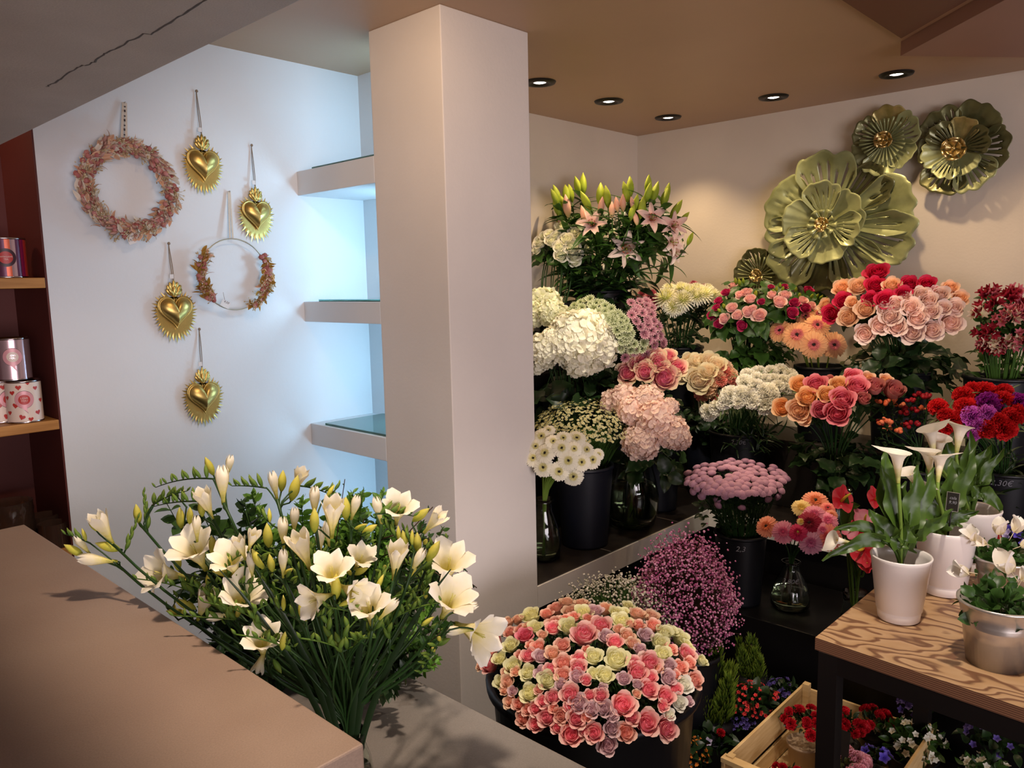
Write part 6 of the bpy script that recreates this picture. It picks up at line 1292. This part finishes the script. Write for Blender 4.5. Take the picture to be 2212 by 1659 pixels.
# ---------------------------------------------------------------- ornaments on the white wall
WY = 2.548
RW = np.array([[1, 0, 0], [0, 0, -1], [0, 1, 0.]]).T @ np.eye(3)
RW = np.stack([np.array([1, 0, 0.]), np.array([0, 0, 1.]), np.array([0, -1, 0.])], 1)      # local x right, y up, z toward the room
def wallm(c, sc=1.0): return m4(RW, c, sc)
def heart_outline(n=48):
    t = np.linspace(0, 2 * PI, n, endpoint=False); x = 16 * np.sin(t) ** 3; y = 13 * np.cos(t) - 5 * np.cos(2 * t) - 2 * np.cos(3 * t) - np.cos(4 * t)
    return np.stack([x / 30.5, (y + 2.5) / 30], 1)
def g_heart():
    h = heart_outline(); mb = MB(); rings = []
    for s, z in ((1.0, .0), (1.0, .03), (.93, .035), (.90, .02), (.86, .05), (.72, .14), (.5, .20), (.25, .23), (.02, .24)):
        rings.append(np.stack([h[:, 0] * s, h[:, 1] * s, np.full(len(h), z)], 1))
    return mb.grid(np.array(rings).transpose(1, 0, 2), close=True)
def g_rays():
    mb = MB(); n = 132; g = np.random.default_rng(2)
    an = np.linspace(0, 2 * PI, n, endpoint=False); A = []; 
    for i, a in enumerate(an):
        s, c = math.sin(a), math.cos(a); base = .80 + .20 * (-c if c < 0 else 0) ** 3 + .06 * max(0, math.cos(2 * (abs(((a + PI) % (2 * PI)) - PI) - .9)))
        notch = .62 if abs(((a + PI) % (2 * PI)) - PI) < .34 else 1
        tipr = base * (1.0, .84, .77, .92, .81, .75)[i % 6] * notch; dent = .55 if notch < 1 else .60
        rr = [.30, dent, tipr]; zz = [0.0, .01 + .022 * (i % 2), .004 + .022 * (i % 2)]
        A.append([[r * s * .94, r * c * 1.0 - .06, z] for r, z in zip(rr, zz)])
    mb.grid(np.array(A), close=True); return mb
def g_flame():
    mb = MB()
    for k, (x, l, w_, a) in enumerate(((-.26, .30, .07, -.75), (-.17, .40, .08, -.5), (-.08, .47, .08, -.25), (0, .52, .08, 0), (.08, .47, .08, .25), (.17, .40, .08, .5), (.26, .30, .07, .75), (-.12, .30, .06, -.6), (.12, .30, .06, .6), (0, .33, .07, 0))):
        d = nrm([math.sin(a), math.cos(a), 0]); p = np.array([x * .25, .02, .03 + .02 * (k % 2) + (.03 if k > 6 else 0)]); mb.ell(p + d * l * .5, w_, .045, l * .5, R=frame(d), k=8, n=7)
    mb.ell((0, .03, .03), .10, .07, .05, k=10, n=6); return mb
hm, rm, fm = g_heart().mesh('heart', M['gold_heart']), g_rays().mesh('sunburst', M['gold_heart'], True), g_flame().mesh('flame', M['gold_heart'])
for (x, y, sx, nx, ny, lab) in ((438, 350, 84, 424, 197, 'brass flaming heart ornament, highest on the white wall'), (553, 458, 78, 543, 314, 'brass flaming heart ornament nearest the niche shelves'), (378, 667, 88, 364, 526, 'brass flaming heart ornament left of the small wreath'), (439, 851, 84, 430, 711, 'brass flaming heart ornament lowest, above the freesias')):
    c = P(x, y + 6, Y=WY - .010); dep = (c - EYE) @ _d; S = sx / FPX * dep / 1.50 * 1.12; nail = P(nx, ny, Y=WY - .003)
    t = thing('heart_ornament', lab, 'wall ornament', tuple(c), 'brass heart ornaments'); t['group'] = 'brass heart ornaments'; REC.pop()
    part('sunburst', rm, t, wallm(c, S)); part('heart', hm, t, wallm(c + np.array([0, -.005, .002 - S * .06]), S * 1.12)); top = c + np.array([0, 0, S * .50]); part('flame', fm, t, wallm(top + np.array([0, -.002, 0]), S * .98))
    ft = top + np.array([0, -.006, S * .44]); mb = MB()
    for o_ in (-.003, .003): mb.tube(bez(ft, ft + np.array([o_ * 1.5, 0, .03]), nail + np.array([o_, 0, -.04]), nail, 10), .0013, 5)
    mb.ell(nail + np.array([0, -.003, 0]), .005, .004, .005, k=7, n=5); part('hanging_string', mb.mesh('hanging_string', M['twine']), t)
    q = ft + np.array([-.006, -.003, .02]); part('price_tag', MB().box(q - [.006, .0006, .007], q + [.006, .0006, .007]).mesh('price_tag', M['paper'], False), t)
# wreaths
def ringpt(c, R_, a, rx=1.0): return c + np.array([math.cos(a) * R_ * rx, 0, math.sin(a) * R_])
def wreath(cx, cy, rpx, arcs, n, seed, label, kinds, nail, strap, thick, name='dried_flower_wreath'):
    c = P(cx, cy, Y=WY - .03); dep = (c - EYE) @ _d; R_ = rpx / FPX * dep; g = np.random.default_rng(seed); t = thing(name, label, 'wreath', tuple(c))
    mb = MB(); pts = np.array([ringpt(c, R_, a) for a in np.linspace(0, 2 * PI, 49)]); mb.tube(pts - c, .0022, 6); part('ring', mb.mesh('ring', M['wire']), t, Matrix.Translation(Vector(c)))
    acc = {k: MB() for k in kinds}; ks = list(kinds)
    for i in range(n):
        a0, a1 = arcs[g.integers(len(arcs))] if len(arcs) > 1 else arcs[0]; a = math.radians(g.uniform(a0, a1)); tw = g.uniform(0, 2 * PI); rr = thick * g.uniform(.2, 1)
        p = ringpt(c, R_ + math.cos(tw) * rr, a) + np.array([0, -abs(math.sin(tw)) * rr * .8, 0]); p[1] = min(p[1], WY - .006)
        tg = np.array([-math.sin(a), 0, math.cos(a)]); rad = np.array([math.cos(a), 0, math.sin(a)]); d = nrm(tg * (-1 if seed == 2 else -1) * .9 + rad * g.normal(0, .55) + np.array([0, -1, 0]) * g.uniform(0, .8))
        k = ks[g.choice(len(ks), p=[kinds[q][1] for q in ks])]; typ = kinds[k][0]; m_ = acc[k]; q = p - c
        if typ == 'ball': m_.ell(q + [0, -.004, 0], .0085, .0085, .0085, k=8, n=6, t=g.uniform()); [m_.tube([q, q + nrm(g.normal(0, 1, 3)) * .0105], [.0012, .0004], 3, t=1, cap=False) for _ in range(14)]
        elif typ == 'leaf': m_.add(g_leaf(.038, .007, g.uniform(.2, 1.3), n=5), frame(d, g.uniform(0, 6)), q)
        elif typ == 'cone': m_.add(g_bud(.028, .0055, .2, 7), frame(d), q)
        else:
            for _ in range(7): e = nrm(d + g.normal(0, .45, 3)); m_.tube([q, q + e * g.uniform(.012, .030)], [.0009, .0005], 3, t=g.uniform(), cap=False); m_.ell(q + e * g.uniform(.012, .026), .0022, .0022, .0036, R=frame(e), k=5, n=4, t=g.uniform())
    for k, m_ in acc.items():
        if m_.n: part({'ball': 'thistle_balls', 'leaf': 'dried_leaves', 'cone': 'seed_heads', 'spray': 'dried_sprigs'}[kinds[k][0]], m_.mesh('dried', PT[k]), t, Matrix.Translation(Vector(c)))
    nl = P(*nail, Y=WY - .003); top = ringpt(c, R_, PI / 2 + .0); top[1] = WY - .02
    mb = MB(); w_ = strap
    for s in (-1, 1):
        a, b = nl + np.array([w_ * .25 * s, -.002, 0]), top + np.array([w_ * .5 * s, -.004, .003]); e = np.array([w_ * .28, 0, 0]); mb.raw([a - e, a + e, b + e, b - e, a - e - [0, .0012, 0], a + e - [0, .0012, 0], b + e - [0, .0012, 0], b - e - [0, .0012, 0]], [(0, 1, 2, 3), (7, 6, 5, 4), (0, 4, 5, 1), (1, 5, 6, 2), (2, 6, 7, 3), (3, 7, 4, 0)])
    part('ribbon', mb.mesh('ribbon', M['ribbon'], False), t); part('nail', MB().tube([nl + [0, .004, 0], nl + [0, -.010, 0]], .0022, 6).mesh('nail', M['zinc']), t)
    return t, c, R_, nl, top
t, c, R_, nl, top = wreath(277, 408, 88, [(0, 360)], 780, 1, 'large pink and straw dried flower wreath on a printed ribbon', {'dried_rose': ('ball', .19), 'dried_straw': ('spray', .22), 'dried_peach': ('leaf', .20), 'dried_white': ('leaf', .22), 'dried_mauve': ('cone', .17)}, (268, 222), .014, .025)
mk = MB()
for i in range(9): q = nl + (top - nl) * (.08 + i * .105); mk.box(q + [-.0022, -.0062, -.004], q + [.0026, -.0056, .003 if i % 2 else .0])
part('ribbon_print', mk.mesh('ribbon_print', M['ink'], False), t)
def tag_(t, x, y, w_, h_, rot, lines):
    q = P(x, y, Y=WY - .045); ca, sa = math.cos(rot), math.sin(rot); R2 = RW @ np.array([[ca, -sa, 0], [sa, ca, 0], [0, 0, 1.0]])
    part('price_tag', MB().box((-w_, -h_, -.0004), (w_, h_, .0004)).mesh('price_tag', M['paper'], False), t, m4(R2, q)); part('tag_thread', MB().tube([q, q + np.array([0, .01, .04])], .0006, 4).mesh('tag_thread', M['twine']), t)
    for i, s in enumerate(lines):
        V, F = text_pts(s, .011); part('tag_writing', MB().raw(V + [0, .007 - i * .012, .0008], F).mesh('tag_writing', M['ink']), t, m4(R2, q))
tag_(t, 283, 515, .012, .017, .35, ('couronne', '19,50'))
t, c, R_, nl, top = wreath(507, 593, 76, [(148, 208), (-62, 34), (-62, 34), (205, 225)], 330, 2, 'small half-covered wreath of mauve thistles and ochre leaves on thin wire ring', {'dried_rose': ('ball', .22), 'dried_ochre': ('leaf', .38), 'dried_peach': ('leaf', .16), 'dried_straw': ('spray', .24)}, (494, 414), .010, .013)
tag_(t, 487, 657, .016, .011, -.5, ('4,50',))

# ---------------------------------------------------------------- green metal flowers on the back wall
WX = 3.778
RB = np.stack([np.array([0, -1., 0]), np.array([0, 0, 1.]), np.array([-1., 0, 0])], 1)
def metal_petal(R_, w_deg, z0, lift, style, seed, r0=.06, cup=.35):
    g = np.random.default_rng(seed); na, nr = 45, 22; w_ = math.radians(w_deg); u = np.linspace(-1, 1, na)[:, None]; v = np.linspace(0, 1, nr)[None, :]
    edge = (1 - .24 * np.abs(u) ** 5) * (1 - .045 * (1 - np.abs(np.sin(u * 4.3 + seed * 1.7))) ** 2 - .02 * np.sin(u * 11 + seed))
    wid = np.minimum(1, .40 + 1.1 * v ** .8); r = r0 * R_ + (R_ * edge - r0 * R_) * v; a = u * w_ * wid
    z = z0 + 1.7 * lift * R_ * (v ** 2) * (.75 + .25 * np.cos(u * 3)) + cup * R_ * .16 * (np.abs(u) ** 2) * v + .006 * R_ * np.sin(u * 5 + seed) * v
    if style == 'dots':
        for _ in range(16): uu, vv = g.uniform(-.75, .75), g.uniform(.4, .88); z = z - .045 * R_ * np.exp(-(((u - uu) / .045) ** 2 + ((v - vv) / .03) ** 2))
    G = np.stack([r * np.sin(a), r * np.cos(a), z + 0 * r], 2); skip = np.zeros((na, nr), bool)
    if style == 'slits':
        for k in range(4, na - 4, 6):
            l0, l1 = int(nr * g.uniform(.28, .40)), int(nr * g.uniform(.74, .90)); skip[k, l0:l1] = True; skip[k + 1, l0 + 4:l1 - 1] = True
    return MB().grid(G, .5, 0, skip=skip)
def rosette(R_, n, z0, lift, seed, wd=.6):
    mb = MB(); g = np.random.default_rng(seed)
    for k in range(n):
        a = k * 2 * PI / n; L = R_ * g.uniform(.85, 1.05); w_ = PI / n * wd; v = np.linspace(0, 1, 5)[None, :]; u = np.array([-1, 0, 1.0])[:, None]
        r = .15 * R_ + (L - .15 * R_) * v; aa = a + u * w_ * (.6 + .4 * v); mb.grid(np.stack([r * np.sin(aa), r * np.cos(aa), z0 + lift * R_ * v ** 1.5 + .03 * R_ * (1 - np.abs(u))], 2))
    return mb
def metal_flower(cx, cy, label, layers, ring, cen, seed):
    c = P(cx, cy, X=WX - .03); t = thing('metal_flower', label, 'wall sculpture', tuple(c), 'green metal wall flowers'); REC.pop(); dep = (c - EYE) @ _d; k = dep / FPX
    for i, (ang, rpx, w_, z, lift, sty, m_) in enumerate(layers):
        pb = metal_petal(rpx * k, w_, 0, lift, sty, seed * 10 + i, cup=.5); a = math.radians(90 - ang); ca, sa = math.cos(a), math.sin(a)
        R2 = RB @ np.array([[ca, sa, 0], [-sa, ca, 0], [0, 0, 1.0]])
        o = part('petal', pb.mesh('petal', M[m_]), t, m4(R2, c + np.array([-z, 0, 0]))); md = o.modifiers.new('sheet', 'SOLIDIFY'); md.thickness = .0016
    if ring:
        rpx, n, z, wd = ring; o = part('stamen_ring', rosette(rpx * k, n, 0, .25, seed, wd).mesh('stamen_ring', M['patina']), t, m4(RB, c + np.array([-z, 0, 0]))); md = o.modifiers.new('sheet', 'SOLIDIFY'); md.thickness = .0012
    rpx, z = cen; mb = rosette(rpx * k, 6, 0, .35, seed, .98)
    mb.add(rosette(rpx * k * .62, 5, rpx * k * .18, .45, seed + 1, .98)); mb.ell((0, 0, rpx * k * .3), rpx * k * .16, rpx * k * .16, rpx * k * .16)
    o = part('gilded_centre', mb.mesh('gilded_centre', M['gold']), t, m4(RB, c + np.array([-z, 0, 0]))); md = o.modifiers.new('sheet', 'SOLIDIFY'); md.thickness = .0012
    part('wall_mount', MB().tube([c + [.03, 0, 0], c + [-z, 0, 0]], .006, 8).mesh('wall_mount', M['patina_dark']), t)
    return t
metal_flower(1788, 486, 'largest green metal flower, with pitted and slit petals', [(265, 145, 34, .0, .10, 'plain', 'patina_dark'), (228, 148, 30, .006, .10, 'slits', 'patina'), (-52, 150, 30, .004, .10, 'slits', 'patina'), (38, 158, 22, .002, .10, 'slits', 'patina_dark'), (150, 140, 36, .010, .10, 'dots', 'patina'), (194, 130, 28, .012, .10, 'slits', 'patina'),
    (12, 186, 26, .010, .08, 'dots', 'patina'), (-14, 190, 22, .016, .08, 'slits', 'patina'), (88, 152, 34, .016, .10, 'slits', 'patina'),
    (165, 88, 36, .034, .16, 'plain', 'patina'), (22, 92, 40, .036, .16, 'plain', 'patina'), (92, 90, 36, .040, .16, 'slits', 'patina'), (-78, 84, 42, .036, .16, 'plain', 'patina'), (-12, 84, 34, .042, .18, 'slits', 'patina'), (218, 84, 36, .042, .18, 'slits', 'patina')], (32, 11, .062, .85), (16, .070), 1)
metal_flower(1917, 305, 'small green metal flower with slit rays, top of the group', [(80, 72, 40, .010, .16, 'plain', 'patina_gold'), (150, 70, 36, .012, .16, 'slits', 'patina_dark'), (205, 70, 34, .010, .16, 'plain', 'patina_dark'), (262, 74, 40, .014, .16, 'plain', 'patina'), (-42, 72, 36, .012, .16, 'plain', 'patina'), (22, 74, 38, .016, .16, 'slits', 'patina')], (48, 30, .034, .62), (20, .046), 2)
metal_flower(2068, 324, 'dark green and gilt metal flower, rightmost of the group', [(55, 102, 38, .0, .12, 'plain', 'patina_dark'), (118, 96, 36, .002, .12, 'slits', 'patina_dark'), (170, 78, 34, .002, .12, 'slits', 'patina_dark'), (-5, 104, 34, .004, .12, 'slits', 'patina_dark'), (-55, 100, 36, .004, .12, 'slits', 'patina'), (-110, 96, 40, .002, .12, 'slits', 'patina_dark'),
    (190, 66, 34, .020, .16, 'plain', 'patina'), (70, 66, 36, .022, .16, 'plain', 'patina_gold'), (130, 66, 34, .026, .18, 'slits', 'patina_dark'), (15, 70, 34, .026, .18, 'slits', 'patina_dark'), (-55, 62, 36, .022, .16, 'plain', 'patina'), (-108, 64, 34, .028, .18, 'slits', 'patina')], None, (27, .046), 3)
metal_flower(1642, 596, 'small dark metal flower low left behind the lisianthus', [(100, 60, 38, .006, .14, 'slits', 'patina_dark'), (45, 58, 36, .004, .14, 'plain', 'patina_dark'), (165, 56, 38, .002, .14, 'plain', 'patina_dark'), (-15, 56, 38, .004, .14, 'plain', 'patina_dark'), (-75, 60, 38, .006, .14, 'slits', 'patina_dark'), (-135, 56, 38, .004, .14, 'plain', 'patina_dark')], (42, 26, .028, .4), (15, .038), 4)

# ---------------------------------------------------------------- tins and glass in the recess
def wrapdec(V, r, z, az): a = az + V[:, 0] / r; rr = r + V[:, 2]; return np.stack([rr * np.cos(a), rr * np.sin(a), z + V[:, 1]], 1)
def disc(rx, ry, z, n=28, cx=0, cy=0, tail=False):
    a = np.linspace(0, 2 * PI, n, endpoint=False); nr = 5; V = [(cx, cy, z)] + [(cx + rx * q / nr * math.cos(t), cy + ry * q / nr * math.sin(t), z) for q in range(1, nr + 1) for t in a]
    F = [(0, i + 1, (i + 1) % n + 1) for i in range(n)] + [(1 + q * n + i, 1 + (q + 1) * n + i, 1 + (q + 1) * n + (i + 1) % n, 1 + q * n + (i + 1) % n) for q in range(nr - 1) for i in range(n)]
    if tail:
        b = len(V); V += [(cx - rx * .42, cy - ry * .88, z), (cx - rx * .1, cy - ry * .93, z), (cx + rx * .22, cy - ry * .95, z), (cx + rx * .0, cy - ry * 1.25, z), (cx + rx * .2, cy - ry * 1.24, z), (cx + rx * .3, cy - ry * 1.6, z)]; F += [(b, b + 3, b + 4, b + 1), (b + 1, b + 4, b + 2), (b + 3, b + 5, b + 4)]
    return np.array(V), F
def tin(x, y, Y, r, h, label, style, z0=None, top=None, turn=0.0):
    b = P(x, y, Y=Y) if z0 is None else P(x, y, Y=Y); b[2] = z0 if z0 is not None else b[2]; t = thing('gift_tin', label, 'tin', tuple(b)); T_ = Matrix.Translation(Vector(b)); az = toward_cam(b[0], b[1]) + turn
    k = 72; an = np.arange(k) * 2 * PI / k; G = np.stack([np.outer(np.cos(an), [r, r]), np.outer(np.sin(an), [r, r]), np.tile([.004, h - .005], (k, 1))], 2); body = MB().grid(G, close=True)
    mats = {'stripe': ['tin_orange', 'tin_red', 'tin_purple', 'tin_magenta', 'tin_silver'], 'silver': ['tin_silver'], 'heart': ['tin_white']}[style]
    if style == 'stripe': pat = [0, 0, 1, 2, 2, 0, 4, 2, 3, 1, 0, 2]; body.M = [pat[(i // 3) % 12] for i in range(k)]
    part('tin_body', body.mesh('tin_body', [M[m_] for m_ in mats]), t, T_)
    part('tin_rim', MB().lathe([(r - .004, h - .006), (r + .0012, h - .006), (r + .0018, h - .003), (r + .0005, h), (r - .003, h), (r - .004, h - .004), (.001, h - .005)], 48).lathe([(.001, 0), (r, 0), (r + .0015, .002), (r, .005)], 48).mesh('tin_rim', M['tin_rim']), t, T_)
    def dec(nm, V, F, mm, z, da=0.0): part(nm, MB().raw(wrapdec(V, r, z, az + da), F).mesh(nm, M[mm]), t, T_)
    if style == 'stripe':
        V, F = disc(.026, .026, .0006); dec('round_label', V, F, 'tin_dark', h * .5); V, F = disc(.0175, .0175, .0009); dec('label_centre', V, F, 'tin_red', h * .5)
        for s, dz in (('WITH LOVE', .002), ('TEA', -.005)): V, F = text_pts(s, .0062, 0); V[:, 2] = .0012; dec('lettering', V, F, 'tin_white', h * .5 + dz)
    else:
        V, F = disc(.024, .025, .0002, 34, tail=True); dec('speech_bubble_outline', V * [1.04, 1.04, 1], F, 'tin_dark', h * .56); V[:, 2] = .0016; dec('speech_bubble', V, F, 'tin_pink', h * .56); V, F = disc(.0145, .0145, .0022); dec('label_centre', V, F, 'tin_red' if style == 'heart' else 'tin_white', h * .56)
        for s, dz in (('LOVE', .004), ('YOU', -.0035)): V, F = text_pts(s, .0075, 0); V[:, 2] = .0026; dec('lettering', V, F, 'tin_white' if style == 'heart' else 'tin_silver', h * .56 + dz)
        if style == 'heart':
            ho = heart_outline(24)
            for i, (u_, v_, s, ro) in enumerate(((-.030, .72, .014, .1), (-.012, .84, .015, 0), (.032, .80, .013, 0), (-.024, .42, .016, -.1), (-.010, .14, .016, -.4), (.012, .08, .013, 0), (.034, .22, .015, .2), (.012, .93, .010, 0), (-.045, .25, .014, 0), (-.05, .6, .014, .2), (.048, .5, .014, 0))):
                c_, s_ = math.cos(ro), math.sin(ro); V = np.concatenate([[[0, 0]], ho]) * s; V = np.stack([V[:, 0] * c_ - V[:, 1] * s_ + u_, V[:, 0] * s_ + V[:, 1] * c_, np.full(len(V), .0004)], 1); dec('heart_print', V, [(0, j + 1, (j + 1) % 24 + 1) for j in range(24)], 'tin_red', h * v_)
    return b
tin(17, 600, 2.62, .052, .115, 'red and orange striped tin with round dark label on upper shelf', 'stripe', z0=1.6432)
b_ = tin(57, 908, 2.60, .046, .124, 'cream tin printed with red hearts, front of the pile', 'heart', z0=1.2242)
tin(3, 900, 2.66, .046, .124, 'second heart tin cut off by the left picture edge', 'heart', z0=1.2242, turn=.5)
tin(32, 820, 2.62, .046, .124, 'pink silver tin stacked on the heart tins', 'silver', z0=1.3485)
def tumbler(x, y, Y, r, h, z0, label, tex=False):
    b = P(x, y, Y=Y); b[2] = z0; t = thing('glass_holder', label, 'candle holder', tuple(b)); T_ = Matrix.Translation(Vector(b)); k = 60 if tex else 32; nz = 13; an = np.arange(k) * 2 * PI / k; zs = np.linspace(0, h, nz)
    rr = np.full((k, nz), r) + (.0022 * np.cos(an * 15)[:, None] * np.cos(zs / h * PI * 6)[None, :] if tex else 0)
    mb = MB().grid(np.stack([rr * np.cos(an)[:, None], rr * np.sin(an)[:, None], np.tile(zs, (k, 1))], 2), close=True); mb.lathe([(r, h), (r - .003, h), (r - .004, .008), (.001, .006)], k); mb.lathe([(.001, 0), (r, 0)], k)
    part('glass_wall', mb.mesh('glass_wall', M['amber_glass']), t, T_)
tumbler(20, 1100, 2.66, .062, .15, .8302, 'diamond-cut smoked glass holder in the dark recess', True)
tumbler(100, 1160, 2.68, .042, .085, .8302, 'small smoked glass holder behind the counter corner')
tumbler(118, 1178, 2.60, .040, .075, .8302, 'smallest smoked glass holder at the recess edge')
name_repeats()
